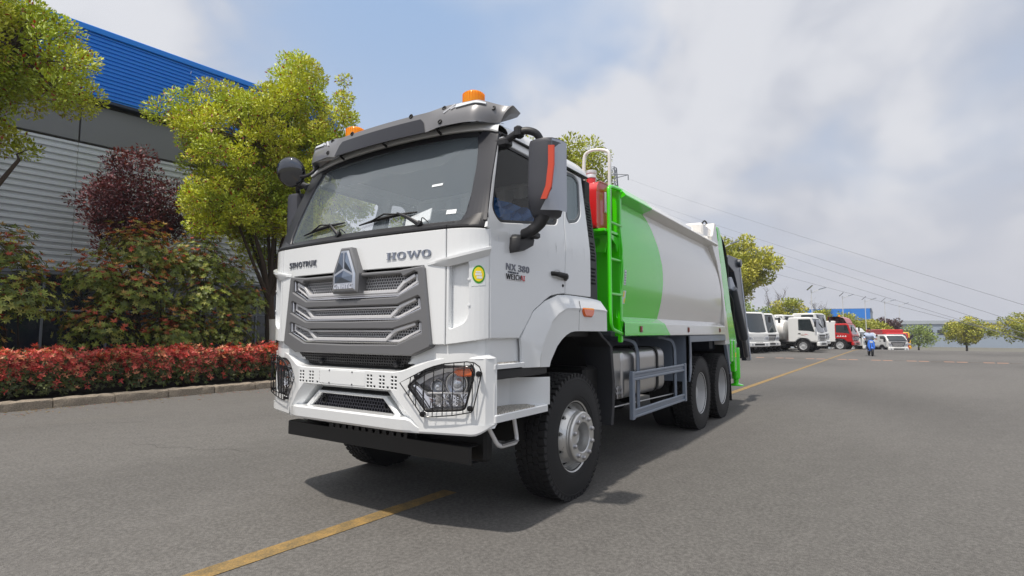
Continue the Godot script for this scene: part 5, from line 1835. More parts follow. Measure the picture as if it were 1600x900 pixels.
func headlamp(T: Node3D, sd: float):
	var f := func(u, y, w): return bm(u * sd, y, w)
	var lens := rounded(pv([0.67, 1.05, 0.735, 1.112, 0.789, 1.156, 0.866, 1.184, 1.018, 1.20, 1.146, 1.206, 1.173, 1.172, 1.163, 1.11, 1.103, 0.908, 1.066, 0.897, 0.812, 0.88]), 0.015, 3)
	var H := Geo.new()
	H.sheet(Geo.inset(Geo.turned(lens, true), -0.012), [], 0.12, f, -0.10)
	var L := part("headlamp", H, M.lamp_dark, T, 40)
	var rim := Geo.new()
	rim.plate(Geo.inset(Geo.turned(lens, true), -0.010), [Geo.inset(Geo.turned(lens, true), 0.009)], f, -0.13, -0.004, 0.004, 0.1)
	part("lamp_rim", rim, M.black_trim, L, 30)
	var gl := Geo.new()
	gl.sheet(Geo.inset(Geo.turned(lens, true), 0.005), [], 0.08, f, -0.006)
	part("lamp_lens", gl, M.lens, L)
	# projector units
	var nrm: Vector3 = (f.call(0.9, 1.0, 1.0) - f.call(0.9, 1.0, 0.0)).normalized()
	for q in [[0.866, 1.045, 0.052], [1.015, 1.068, 0.082]]:
		var p := Geo.new()
		var r: float = q[2]
		p.lathe([[r * 1.05, 0.0], [r, 0.012], [r * 0.94, 0.012], [r * 0.86, -0.005], [r * 0.74, -0.03]], f.call(q[0], q[1], -0.075), nrm, 28)
		part("lamp_ring", p, M.chrome, L, 40)
		var e := Geo.new()
		e.lathe([[r * 0.74, -0.03], [r * 0.66, -0.008], [r * 0.45, 0.014], [r * 0.2, 0.024], [0.0, 0.027]], f.call(q[0], q[1], -0.075), nrm, 24)
		part("projector_eye", e, M.lamp_eye, L, 60)
	var hs := Geo.new()
	hs.lathe([[0.086, 0.0], [0.098, -0.05], [0.095, -0.06]], f.call(1.0, 1.068, -0.07), nrm, 24)
	part("lamp_shroud", hs, M.silver, L)
	# lower reflectors
	for q in [[0.86, 0.905, 0.855, 0.992, 0.955, 0.995, 0.965, 0.91], [0.985, 0.912, 0.975, 0.996, 1.12, 1.003, 1.095, 0.925]]:
		var rf := Geo.new()
		var poly := Geo.turned(pv(q), true)
		var c := Vector2.ZERO
		for k in poly: c += k
		c /= 4.0
		for k in 4:
			for m in 5:
				var a := poly[k].lerp(poly[(k + 1) % 4], m / 5.0)
				var b := poly[k].lerp(poly[(k + 1) % 4], (m + 1) / 5.0)
				rf.tri(f.call(c.x, c.y, -0.10), f.call(a.x, a.y, -0.06 + 0.012 * (m & 1)), f.call(b.x, b.y, -0.06 + 0.012 * (m & 1)))
		part("reflector", rf, M.chrome, L, 0)
	var dv := Geo.new()
	dv.plate(pv([0.79, 0.993, 0.79, 1.003, 1.14, 1.013, 1.138, 1.003]), [], f, -0.09, -0.05, 0.002, 0.2)
	part("lamp_divider", dv, M.silver, L)
	# chrome sweep on the inner side
	var ch := Geo.new()
	var cr := []
	for i in 11:
		var t := i / 10.0
		var a := Vector2(0.69, 1.052).lerp(Vector2(0.82, 0.89), t)
		var b := a + Vector2(0.055, 0.022) * (0.6 + 0.9 * sin(t * PI * 0.8))
		cr.append(PackedVector3Array([f.call(a.x, a.y, -0.03), f.call((a.x + b.x) / 2, (a.y + b.y) / 2, -0.035), f.call(b.x, b.y, -0.09)]))
	ch.grid(cr)
	part("chrome_sweep", ch, M.chrome, L, 40)
	var br := Geo.new()
	var brr := []
	for i in 11:
		var t := i / 10.0
		var a := Vector2(0.72, 1.085).lerp(Vector2(0.86, 1.17), t)
		if t > 0.6: a = Vector2(0.86, 1.17).lerp(Vector2(1.13, 1.195), (t - 0.6) / 0.4)
		brr.append(PackedVector3Array([f.call(a.x, a.y, -0.02), f.call(a.x + 0.01, a.y - 0.028, -0.06)]))
	br.grid(brr)
	part("lamp_brow", br, M.silver, L, 40)
	var am := Geo.new()
	am.plate(pv([1.0, 1.155, 1.033, 1.170, 1.152, 1.182, 1.163, 1.14, 1.157, 1.128, 1.071, 1.122, 1.034, 1.128]), [], f, -0.06, -0.02, 0.01, 0.1)
	part("turn_indicator", am, M.orange_lens, L, 20)
	# wire guard in front of the lamp
	var W := Geo.new()
	var out: Array = [0.619, 1.074, 0.747, 1.137, 0.816, 1.17, 0.885, 1.195, 0.96, 1.214, 1.035, 1.222, 1.131, 1.231, 1.182, 1.225, 1.218, 1.199, 1.233, 1.156, 1.177, 0.907, 1.163, 0.89, 1.032, 0.864, 0.875, 0.847, 0.802, 0.844]
	var pth := PackedVector3Array()
	for i in range(0, out.size(), 2): pth.append(f.call(out[i], out[i + 1], 0.035))
	W.tube(pth, 0.0042, 6, true)
	var C := part("lamp_guard", W, M.black_gloss, T)
	var inn := PackedVector3Array()
	for q in [[0.692, 1.052], [0.79, 1.145], [0.9, 1.182], [1.03, 1.198], [1.12, 1.2], [1.152, 1.19], [1.168, 1.16], [1.166, 1.10], [1.115, 0.915], [1.09, 0.90], [0.83, 0.893], [0.81, 0.90]]:
		inn.append(f.call(q[0], q[1], 0.03))
	var wi := Geo.new()
	wi.tube(inn, 0.0045, 6, true)
	part("guard_frame", wi, M.black_gloss, C)
	for q in [[0.705, 1.118, 0.692, 0.979], [0.747, 1.137, 0.747, 0.909], [0.812, 1.168, 0.81, 0.846], [0.885, 1.195, 0.875, 0.848], [0.96, 1.214, 0.95, 0.856], [1.035, 1.222, 1.024, 0.863], [1.112, 1.229, 1.105, 0.88], [1.178, 1.225, 1.170, 0.9]]:
		var b := Geo.new()
		b.tube(PackedVector3Array([f.call(q[0], q[1], 0.035), f.call((q[0] + q[2]) / 2, (q[1] + q[3]) / 2, 0.042), f.call(q[2], q[3], 0.035)]), 0.0036, 6)
		part("guard_wire", b, M.black_gloss, C)
	for q in [[1.215, 1.15], [1.155, 0.915], [0.80, 0.862], [0.75, 1.12]]:
		var k := Geo.new()
		k.lathe([[0.012, -0.034], [0.012, 0.004], [0.02, 0.004], [0.02, 0.01], [0.0, 0.014]], f.call(q[0], q[1], 0.03), nrm, 12)
		part("guard_bolt", k, M.black_gloss, C)

func cab_sides(T: Node3D):
	for sd in [1.0, -1.0]:
		# wheel arch: a loft between the seam on the cab side and the wheel opening; (z, y) pairs
		var seam := [0.845, 1.165, 0.845, 1.30, 0.86, 1.385, 0.786, 1.478, 0.677, 1.595, 0.504, 1.685, 0.286, 1.748, 0.14, 1.758, -0.05, 1.758, -0.30, 1.755, -0.50, 1.745, -0.58, 1.735]
		var shoulder := [0.72, 1.163, 0.74, 1.29, 0.735, 1.37, 0.70, 1.455, 0.60, 1.565, 0.455, 1.65, 0.265, 1.707, 0.12, 1.716, -0.06, 1.718, -0.30, 1.716, -0.50, 1.71, -0.60, 1.70]
		var crease := [0.645, 1.163, 0.637, 1.24, 0.61, 1.32, 0.555, 1.41, 0.455, 1.52, 0.335, 1.59, 0.20, 1.638, 0.08, 1.645, -0.06, 1.648, -0.30, 1.65, -0.56, 1.648, -0.648, 1.64]
		var crease2 := [0.615, 1.16, 0.605, 1.235, 0.578, 1.31, 0.525, 1.395, 0.43, 1.50, 0.315, 1.565, 0.185, 1.61, 0.07, 1.62, -0.06, 1.622, -0.30, 1.625, -0.55, 1.62, -0.655, 1.62]
		var opening := [0.475, 1.155, 0.455, 1.20, 0.40, 1.26, 0.345, 1.32, 0.26, 1.375, 0.185, 1.41, 0.10, 1.435, 0.03, 1.442, -0.06, 1.444, -0.30, 1.444, -0.55, 1.444, -0.662, 1.444]
		var g := Geo.new()
		var rows := []
		var xo := [[1.200, seam], [1.222, seam], [1.238, shoulder], [1.262, crease], [1.252, crease2], [1.25, opening], [1.10, opening]]
		for k in 11:
			for m in (4 if k < 10 else 5):
				var t := m / 4.0
				var r := PackedVector3Array()
				for e in xo:
					var l: Array = e[1]
					var a := Vector2(l[2 * k], l[2 * k + 1])
					var b := Vector2(l[2 * k + 2], l[2 * k + 3])
					r.append(Vector3(e[0] * sd, lerpf(a.y, b.y, t), lerpf(a.x, b.x, t)))
				rows.append(r)
		g.grid(rows)
		g.fan(rows[0]); g.fan(rows[rows.size() - 1])
		var A := part("wheel_arch", g, M.white, T, 28)
		var seamg := Geo.new()
		seamg.tube(p3([1.245 * sd, 1.716, -0.07, 1.2555 * sd, 1.68, -0.065, 1.2615 * sd, 1.645, -0.06, 1.2505 * sd, 1.61, -0.06, 1.2495 * sd, 1.45, -0.05]), 0.0025, 4)
		part("arch_seam", seamg, M.black, A)
		var tl := Geo.new()
		tl.plate(rounded(pv([-0.10, 1.655, -0.35, 1.657, -0.325, 1.59, -0.30, 1.572, -0.15, 1.575, -0.125, 1.60]), 0.02, 3), [], func(z, y, w): return Vector3((1.25 + w) * sd, y, z), -0.01, 0.022, 0.012, 0.2)
		part("side_indicator", tl, M.orange_lens, A, 30)
		# inner liner
		var ln := Geo.new()
		var lr := []
		for i in 17:
			var an := lerpf(0.02, PI - 0.0, i / 16.0)
			lr.append(PackedVector3Array([Vector3(1.08 * sd, 0.53 + 0.9 * sin(an) * (1.0 if sin(an) > 0 else 0.6), -0.05 + 0.66 * cos(an)), Vector3(0.72 * sd, 0.53 + 0.9 * sin(an) * (1.0 if sin(an) > 0 else 0.6), -0.05 + 0.66 * cos(an))]))
		ln.grid(lr)
		part("wheel_liner", ln, M.rubber, T, 50)
		# lower flank in front of the wheel: recessed wall, treads, skirt
		var w := Geo.new()
		w.box(Vector3(1.10 * sd, 1.28, 1.0), Vector3(0.1, 0.26, 0.54), 0.02)
		w.box(Vector3(0.965 * sd, 1.04, 0.90), Vector3(0.10, 0.46, 0.70), 0.02)
		part("step_well", w, M.white, T)
		var fillet := Geo.new()
		fillet.plate(rounded(pv([0.76, 1.165, 0.76, 1.40, 0.80, 1.42, 1.25, 1.42, 1.25, 1.20, 0.86, 1.18]), 0.01), [], func(z, y, ww): return Vector3((1.165 + ww) * sd, y, z), -0.05, 0.02, 0.01, 0.2)
		part("sill_panel", fillet, M.white, T)
		var st := Geo.new()
		st.plate(rounded(pv([0.80, 0.0, 1.24, 0.0, 1.24, 0.19, 0.84, 0.19]), 0.02), [], func(z, x, ww): return Vector3((1.06 + x) * sd, 1.205 + ww, z), -0.03, 0.006, 0.006, 0.3)
		var S := part("upper_step", st, M.white, T)
		var td := Geo.new()
		td.plate(rounded(pv([0.86, 0.02, 1.23, 0.02, 1.23, 0.18, 0.90, 0.18]), 0.03), [], func(z, x, ww): return Vector3((1.06 + x) * sd, 1.211 + ww, z), 0.0, 0.006, 0.002, 0.3)
		part("step_tread", td, M.tread, S)
		var band := Geo.new()
		band.box(Vector3(1.165 * sd, 1.135, 0.86), Vector3(0.12, 0.075, 0.78), 0.01)
		part("step_band", band, M.black_trim, T)
		# skirt behind the bumper with the lower step cut in
		var sk := Geo.new()
		var skr := []
		for i in 9:
			var t := i / 8.0
			var z := lerpf(1.235, 0.465, t)
			var inx := 1.245 - 0.215 * smoothstep(0.0, 0.02, t) * smoothstep(1.0, 0.55, t)
			var low := lerpf(0.80, 0.765, t) if t < 0.8 else lerpf(0.765, 0.80, (t - 0.8) * 5)
			skr.append(PackedVector3Array([Vector3((inx - 0.06) * sd, 1.09 - 0.02 * t, z), Vector3(inx * sd, 1.085 - 0.01 * t, z), Vector3((inx + 0.002) * sd, 1.07 - 0.01 * t, z), Vector3(inx * sd, 0.855, z)]))
		sk.grid(skr)
		part("step_skirt", sk, M.white, T, 25)
		var ls := Geo.new()
		ls.plate(rounded(pv([1.235, -0.09, 1.235, 0.155, 0.50, 0.155, 0.47, -0.09]), 0.02), [], func(z, x, ww): return Vector3((1.10 + x) * sd, 0.862 + ww, z), -0.055, 0.0, 0.008, 0.2)
		var LS := part("lower_step", ls, M.white, T, 30)
		var lt := Geo.new()
		lt.plate(rounded(pv([1.225, -0.07, 1.225, 0.148, 0.68, 0.148, 0.60, -0.07]), 0.03), [], func(z, x, ww): return Vector3((1.10 + x) * sd, 0.863 + ww, z), -0.002, 0.006, 0.002, 0.2)
		part("step_tread", lt, M.tread, LS)
		for q in [[1.15, 1.03], [1.15, 0.93]]:
			var h := Geo.new()
			h.lathe([[0.016, 0.004], [0.011, 0.0], [0.010, -0.01], [0.0, -0.01]], Vector3(1.034 * sd, q[1], q[0]), Vector3(sd, 0, 0), 12)
			part("bolt_hole", h, M.black, LS)
		# drop step below
		var ds := Geo.new()
		ds.tube(smooth_path(p3([1.12 * sd, 0.80, 1.17, 1.14 * sd, 0.60, 1.03, 1.14 * sd, 0.595, 0.78, 1.12 * sd, 0.78, 0.80]), 0.05), 0.016, 8, false, 1.0)
		var D := part("drop_step", ds, M.silver, T)
		var dt := Geo.new()
		dt.box(Vector3(1.14 * sd, 0.612, 0.90), Vector3(0.05, 0.012, 0.22), 0.004)
		part("step_tread", dt, M.steel_bright, D)
		# black flap behind the wheel
		var fl := Geo.new()
		var fr := []
		for q in [[-0.44, 1.45, 0.0], [-0.55, 1.38, 0.0], [-0.66, 1.335, 0.0], [-0.74, 1.29, 0.0], [-0.765, 1.1, 0.0], [-0.79, 0.95, 0.0], [-0.78, 0.72, 0.0], [-0.74, 0.52, 0.0]]:
			fr.append(PackedVector3Array([Vector3(1.245 * sd, q[1], q[0]), Vector3(1.25 * sd, q[1] + 0.004, q[0] - 0.012), Vector3(1.25 * sd, q[1] + 0.0, q[0] - 0.05), Vector3(1.22 * sd, q[1], q[0] - 0.06), Vector3(0.70 * sd, q[1], q[0] - 0.04), Vector3(0.70 * sd, q[1], q[0])]))
		fl.grid(fr, true)
		part("mud_flap", fl, M.rubber_grey, T, 30)
		if sd > 0:
			# lettering on the door
			var bs := Basis(Vector3(0, 0, -1), Vector3.UP, Vector3(1, 0, 0))
			lettering("door_letters", "NX 380", 0.05, 0.005, Vector3(1.222, 1.915, 0.905), bs, M.letter_grey, T, "Droid Sans", 1.45, true)
			lettering("badge_caption", "POWERED BY", 0.014, 0.003, Vector3(1.2215, 1.877, 0.965), bs, M.steel_dark, T, "Droid Sans", 1.2, true)
			var bp := Geo.new()
			bp.plate(pv([1.055, 1.818, 1.055, 1.866, 0.805, 1.868, 0.805, 1.82]), [], dl, 0.0, 0.005, 0.002, 0.5)
			var P := part("engine_badge", bp, M.silver, T)
			lettering("badge_letters", "WEICH", 0.04, 0.003, Vector3(1.2265, 1.843, 0.962), bs, M.black_trim, P, "Droid Sans", 1.15, true)
			lettering("badge_letters", "AI", 0.04, 0.003, Vector3(1.2265, 1.844, 0.842), bs, M.red_paint, P, "Droid Sans", 1.15, true)

func mirrors(T: Node3D):
	for sd in [1.0, -1.0]:
		# upper arm, housing as a loft of rounded sections, lower arm and foot
		var arm := Geo.new()
		arm.tube(smooth_path(p3([1.10 * sd, 2.85, 1.00, 1.20 * sd, 2.875, 1.03, 1.30 * sd, 2.91, 1.04, 1.37 * sd, 2.925, 1.02, 1.44 * sd, 2.90, 0.98, 1.465 * sd, 2.80, 0.93]), 0.05), 0.03, 10, false, 0.8)
		arm.box(Vector3(1.16 * sd, 2.86, 1.02), Vector3(0.14, 0.075, 0.09), 0.02)
		arm.box(Vector3(1.315 * sd, 2.915, 1.035), Vector3(0.06, 0.09, 0.08), 0.015)
		var A := part("mirror_arm", arm, M.black_trim, T, 40)
		var h := Geo.new()
		var rows := []
		for q in [[2.845, 0.75, 0.8], [2.84, 0.93, 0.95], [2.81, 1.0, 1.0], [2.69, 1.0, 1.0], [2.54, 1.0, 1.0], [2.43, 0.98, 1.0], [2.345, 0.90, 0.9], [2.285, 0.76, 0.7], [2.27, 0.58, 0.55]]:
			var r := PackedVector3Array()
			var lean: float = 0.03 * (q[0] - 2.6) * sd
			for e in [[-0.115, -0.085], [-0.118, -0.03], [-0.11, 0.04], [-0.08, 0.085], [-0.02, 0.10], [0.06, 0.095], [0.105, 0.065], [0.13, 0.01], [0.14, -0.085]]:
				var px: float = e[0] * q[1]
				var pz: float = (e[1] + 0.085) * q[2] - 0.085
				r.append(Vector3(1.465 * sd + px * sd + lean, q[0], 0.93 + pz) )
			rows.append(r)
		h.grid(rows, true)
		h.fan(rows[0]); h.fan(rows[rows.size() - 1])
		var H := part("mirror_housing", h, M.mirror_grey, T, 35)
		var cv := Geo.new()
		var cr := []
		for q in [[2.83, 0.0], [2.64, 0.0], [2.46, 0.0], [2.39, 0.5], [2.31, 1.0]]:
			var x0: float = lerpf(0.108, 0.03, q[1])
			cr.append(PackedVector3Array([Vector3((1.465 + x0) * sd, q[0], 0.93 + 0.068 + 0.032 * q[1]), Vector3((1.465 + 0.136) * sd, q[0], 0.93 + 0.01), Vector3((1.465 + 0.147) * sd, q[0], 0.845)]))
		cv.grid(cr)
		part("mirror_cover", cv, M.silver_paint, H, 40)
		var rf := Geo.new()
		var rr := []
		for q in [[2.78, 0.104, 0.070], [2.64, 0.104, 0.072], [2.48, 0.09, 0.084], [2.385, 0.058, 0.10]]:
			rr.append(PackedVector3Array([Vector3((1.465 + q[1] - 0.022) * sd, q[0], 0.93 + q[2] + 0.006), Vector3((1.465 + q[1] - 0.018) * sd, q[0], 0.93 + q[2] + 0.013), Vector3((1.465 + q[1] + 0.016) * sd, q[0], 0.93 + q[2] - 0.007), Vector3((1.465 + q[1] + 0.02) * sd, q[0], 0.93 + q[2] - 0.016)]))
		rf.grid(rr)
		if sd > 0: part("reflector_strip", rf, M.orange_red, H, 30)
		var gl := Geo.new()
		gl.plate(rounded(pv([-0.10, 2.37, -0.10, 2.81, 0.12, 2.81, 0.12, 2.37]), 0.04), [], func(x, y, w): return Vector3(1.465 * sd + x * sd, y, 0.842 - w), 0.0, 0.004, 0.001, 1)
		part("mirror_glass", gl, M.mirror, H)
		var lo := Geo.new()
		lo.tube(smooth_path(p3([1.46 * sd, 2.32, 0.93, 1.44 * sd, 2.23, 0.94, 1.37 * sd, 2.175, 0.955, 1.29 * sd, 2.165, 0.94]), 0.05), [0.07, 0.06, 0.055, 0.052, 0.048, 0.046, 0.045, 0.048, 0.046, 0.044, 0.042, 0.04].slice(0, 12), 10, false, 0.75)
		var F := part("mirror_bracket", lo, M.black_trim, T, 50)
		var ft := Geo.new()
		var fr := []
		for q in [[1.215, 1.0, 0.0], [1.24, 1.0, 0.0], [1.27, 0.92, 0.004], [1.29, 0.75, 0.008]]:
			var r := PackedVector3Array()
			for e in [[1.01, 2.02], [1.02, 2.06], [1.01, 2.135], [0.975, 2.165], [0.77, 2.19], [0.74, 2.16], [0.76, 2.10], [0.89, 2.045]]:
				r.append(Vector3(q[0] * sd, 2.10 + (e[1] - 2.10) * q[1], 0.88 + (e[0] - 0.88) * q[1]))
			fr.append(r)
		ft.grid(fr, true)
		ft.fan(fr[3])
		part("bracket_foot", ft, M.black_trim, F, 40)
		var pv_ := Geo.new()
		pv_.box(Vector3(1.31 * sd, 2.175, 0.80), Vector3(0.05, 0.05, 0.1), 0.012)
		part("bracket_pivot", pv_, M.black_trim, F)
	# round kerb mirror on the right pillar, and its hanging arm
	var ra := Geo.new()
	ra.tube(smooth_path(p3([-0.96, 3.03, 1.09, -0.985, 2.95, 1.14, -1.04, 2.925, 1.16, -1.12, 2.93, 1.17]), 0.06), 0.016, 8)
	var RA := part("kerb_mirror_arm", ra, M.black_trim, T)
	var ax := Vector3(0.42, -0.30, 0.80).normalized()
	var rm := Geo.new()
	rm.lathe([[0.0, -0.07], [0.07, -0.065], [0.125, -0.03], [0.145, 0.0], [0.145, 0.012], [0.138, 0.016]], Vector3(-1.225, 2.985, 1.20), ax, 32)
	part("kerb_mirror_shell", rm, M.black_trim, RA, 40)
	var rg := Geo.new()
	var pr := []
	for i in 9: pr.append([0.138 * sin(i / 8.0 * PI / 2), 0.016 + 0.05 * (cos(i / 8.0 * PI / 2))])
	rg.lathe(pr, Vector3(-1.225, 2.985, 1.20), ax, 32)
	part("kerb_mirror_glass", rg, M.mirror_dark, RA, 60)

func wheel(T: Node3D, z: float, sd: int, rear: bool):
	var ax := Vector3(sd, 0, 0)
	var o := Vector3(0, 0.53, z)
	var names := "front_wheel" if not rear else "rear_wheel"
	var W: MeshInstance3D = null
	var centres := [1.095] if not rear else [1.085, 0.745]
	for cx in centres:
		var t := Geo.new()
		var c: Vector3 = o + ax * cx
		t.lathe([[0.285, -0.125], [0.31, -0.135], [0.40, -0.15], [0.50, -0.145], [0.525, -0.13], [0.528, 0.0], [0.525, 0.12], [0.505, 0.142], [0.49, 0.146], [0.485, 0.1435], [0.47, 0.1475], [0.462, 0.1455], [0.43, 0.1525], [0.38, 0.154], [0.345, 0.151], [0.342, 0.147], [0.33, 0.148], [0.315, 0.142], [0.30, 0.132], [0.285, 0.12]], c, ax, 56)
		var ty := part(names if cx == centres[0] else "inner_tyre", t, M.tyre, T, 32)
		if W == null: W = ty
		if cx != centres[0]: continue
		var tr := Geo.new()
		for k in 54:
			for row in [[0.110, 0.064, 0.0, 0.044], [0.053, 0.044, 0.5, 0.054], [0.0, 0.046, 0.25, 0.054], [-0.053, 0.044, 0.5, 0.054], [-0.110, 0.06, 0.0, 0.044]]:
				if cx < 1.0: continue
				var an: float = TAU * (k + row[2]) / 54
				var rad := Vector3(0, cos(an), sin(an))
				var b := Basis(ax, rad, ax.cross(rad)) * Basis(Vector3.UP, 0.22 if (k & 1) else 0.12)
				tr.box(c + rad * 0.528 + ax * row[0], Vector3(row[1], 0.03, row[3]), 0.003, b)
			var an2: float = TAU * (k + 0.0) / 54
			var rd := Vector3(0, cos(an2), sin(an2))
			tr.box(c + rd * 0.512 + ax * 0.137, Vector3(0.010, 0.034, 0.044), 0.003, Basis(ax, rd, ax.cross(rd)))
		var tp := part("tread", tr, M.tyre, W, 0)
		tp.set_meta("kind", "stuff")
	var f: Vector3 = o + ax * (centres[0] + 0.118)
	var r := Geo.new()
	if not rear:
		r.lathe([[0.287, -0.02], [0.305, 0.0], [0.309, 0.012], [0.306, 0.017], [0.298, 0.016], [0.291, 0.006], [0.286, -0.03], [0.276, -0.055], [0.268, -0.06]], f, ax, 56)
		var R := part("rim", r, M.rim, W, 50)
		var holes := [circle2(0, 0, 0.214, 44)]
		for k in 10:
			var an := TAU * (k + 0.3) / 10
			holes.append(circle2(0.255 * cos(an), 0.255 * sin(an), 0.022, 12))
		var y := Vector3.UP
		var zz := ax.cross(y)
		var cone := func(u, v, w):
			var rr := sqrt(u * u + v * v)
			return f + y * v + zz * u + ax * (w + lerpf(0.055, -0.06, smoothstep(0.20, 0.285, rr)))
		var dg := Geo.new()
		dg.plate(circle2(0, 0, 0.274, 48), holes, cone, -0.02, 0.0, 0.004, 0.05)
		part("wheel_disc", dg, M.rim, W, 40)
		var hb := Geo.new()
		hb.lathe([[0.217, 0.03], [0.218, 0.05], [0.213, 0.058], [0.213, 0.068], [0.218, 0.072], [0.217, 0.084], [0.212, 0.094], [0.205, 0.098], [0.134, 0.098], [0.126, 0.092], [0.122, 0.03], [0.118, -0.03], [0.075, -0.03], [0.07, 0.02], [0.06, 0.03], [0.0, 0.035]], f, ax, 44)
		part("hub", hb, M.rim, W, 35)
		for k in 10:
			var an := TAU * (k + 0.5) / 10
			var p: Vector3 = f + (y * sin(an) + zz * cos(an)) * 0.172 + ax * 0.098
			var n := Geo.new()
			n.lathe([[0.024, 0.0], [0.024, 0.003], [0.0175, 0.004], [0.017, 0.016], [0.012, 0.023], [0.0, 0.025]], p, ax, 10)
			part("wheel_nut", n, M.steel_bright, W, 30)
	else:
		r.lathe([[0.287, -0.02], [0.305, 0.0], [0.309, 0.012], [0.306, 0.017], [0.298, 0.016], [0.288, 0.0], [0.283, -0.05], [0.272, -0.11], [0.262, -0.135], [0.24, -0.145], [0.20, -0.16], [0.17, -0.165], [0.166, -0.158], [0.11, -0.158], [0.108, -0.12], [0.10, -0.07], [0.085, -0.055], [0.0, -0.05]], f, ax, 48)
		var R := part("rim", r, M.rim_paint, W, 40)
		for k in 10:
			var an := TAU * k / 10
			var p: Vector3 = f + (Vector3.UP * sin(an) + ax.cross(Vector3.UP) * cos(an)) * 0.14 - ax * 0.158
			var n := Geo.new()
			n.lathe([[0.02, 0.0], [0.018, 0.02], [0.0, 0.035]], p, ax, 8)
			part("wheel_nut", n, M.rim_paint, R, 30)
			var q := Geo.new()
			q.lathe([[0.03, 0.003], [0.0, 0.004]], f + (Vector3.UP * sin(an + 0.3) + ax.cross(Vector3.UP) * cos(an + 0.3)) * 0.222 - ax * 0.15, ax, 12)
			part("hand_hole", q, M.black, R, 30)

func chassis(T: Node3D):
	for sd in [1.0, -1.0]:
		var r := Geo.new()
		r.box(Vector3(0.42 * sd, 0.98, -3.0), Vector3(0.09, 0.30, 8.4), 0.01)
		part("frame_rail", r, M.black, T)
		var sb := Geo.new()
		sb.box(Vector3(0.42 * sd, 1.23, -3.6), Vector3(0.1, 0.2, 5.2), 0.01)
		part("subframe", sb, M.dark_grey, T)
	for z in AXLES:
		var a := Geo.new()
		a.tube(p3([-0.95, 0.53, z, 0.95, 0.53, z]), 0.085, 12)
		if z < -1:
			a.lathe([[0.0, -0.25], [0.16, -0.2], [0.24, 0.0], [0.16, 0.2], [0.0, 0.25]], Vector3(0, 0.53, z), Vector3(0, 0, 1), 16)
		part("axle", a, M.black, T)
		for sd in [1.0, -1.0]:
			var sp := Geo.new()
			sp.tube(p3([0.55 * sd, 0.85, z + 0.75, 0.55 * sd, 0.66, z + 0.3, 0.55 * sd, 0.62, z, 0.55 * sd, 0.66, z - 0.3, 0.55 * sd, 0.85, z - 0.75]), 0.05, 6, false, 0.8)
			part("leaf_spring", sp, M.black, T)
	var en := Geo.new()
	en.box(Vector3(0, 0.95, 0.45), Vector3(0.7, 0.8, 1.3), 0.08)
	en.box(Vector3(0, 0.75, -0.9), Vector3(0.5, 0.5, 1.2), 0.08)
	part("engine", en, M.black, T)
	var ps := Geo.new()
	ps.tube(p3([0, 0.72, -1.5, 0, 0.6, -3.7]), 0.07, 10)
	part("prop_shaft", ps, M.black, T)
	var cu := Geo.new()
	cu.box(Vector3(0, 1.38, -0.8), Vector3(1.7, 0.06, 0.9), 0.01)
	cu.box(Vector3(0.85, 0.85, -0.62), Vector3(0.5, 0.5, 0.3), 0.03)
	cu.box(Vector3(-0.85, 0.85, -0.9), Vector3(0.5, 0.5, 0.5), 0.03)
	part("air_tank_box", cu, M.black, T)
	# front underrun bar and the slotted plate above
	var u := Geo.new()
	u.box(Vector3(0, 0.564, 1.245), Vector3(2.10, 0.122, 0.03), 0.004)
	u.box(Vector3(0, 0.624, 1.20), Vector3(2.10, 0.006, 0.10), 0.002)
	u.box(Vector3(0, 0.504, 1.20), Vector3(2.10, 0.006, 0.10), 0.002)
	var U := part("underrun_bar", u, M.black_satin, T, 20)
	for x in [-0.46, 0.46]:
		var b := Geo.new()
		b.box(Vector3(x, 0.70, 1.19), Vector3(0.07, 0.26, 0.04), 0.006)
		part("bar_bracket", b, M.black, U)
	var slots := []
	for k in 11:
		var x := -0.40 + 0.08 * k
		slots.append(rounded(pv([x - 0.016, 0.63, x + 0.016, 0.63, x + 0.016, 0.71, x - 0.016, 0.71]), 0.014, 3))
	sheet_metal("slotted_plate", pv([-0.47, 0.62, 0.45, 0.62, 0.45, 0.74, -0.47, 0.74]), slots, flat_map(Vector3(0, 0, 1.265), Vector3.RIGHT, Vector3.UP, Vector3(0, 0, 1)), -0.006, 0.0, M.black_satin, U, 0.001, 0.5)
	# fuel tank: rounded-square section along z
	var tank := Geo.new()
	var rows := []
	for q in [[-1.27, 0.72], [-1.275, 0.90], [-1.30, 0.975], [-1.33, 1.0], [-2.62, 1.0], [-2.655, 0.97], [-2.68, 0.90], [-2.685, 0.72]]:
		var ring := PackedVector3Array()
		for p in rounded(pv([0.55, 0.70, 1.16, 0.70, 1.16, 1.25, 0.55, 1.25]), 0.12, 7):
			ring.append(Vector3(lerpf(0.855, p.x, q[1]), lerpf(0.975, p.y, q[1]), q[0]))
		rows.append(ring)
	tank.grid(rows, true)
	tank.fan(rows[0]); tank.fan(rows[rows.size() - 1])
	var K := part("fuel_tank", tank, M.brushed, T, 40)
	for z in [-1.72, -2.36]:
		var b := Geo.new()
		var rr := []
		for e in [[0.0, -0.028], [0.012, -0.026], [0.012, 0.026], [0.0, 0.028]]:
			var ring := PackedVector3Array()
			for p in rounded(pv([0.55 - e[0], 0.70 - e[0], 1.16 + e[0], 0.70 - e[0], 1.16 + e[0], 1.25 + e[0], 0.55 - e[0], 1.25 + e[0]]), 0.12, 7): ring.append(Vector3(p.x, p.y, z + e[1]))
			rr.append(ring)
		b.grid(rr, true)
		part("tank_strap", b, M.rubber, K, 30)
	var cap := Geo.new()
	cap.lathe([[0.05, 0.0], [0.05, 0.03], [0.0, 0.035]], Vector3(0.98, 1.245, -2.0), Vector3.UP, 16)
	part("tank_cap", cap, M.black, K)
	var ab := Geo.new()
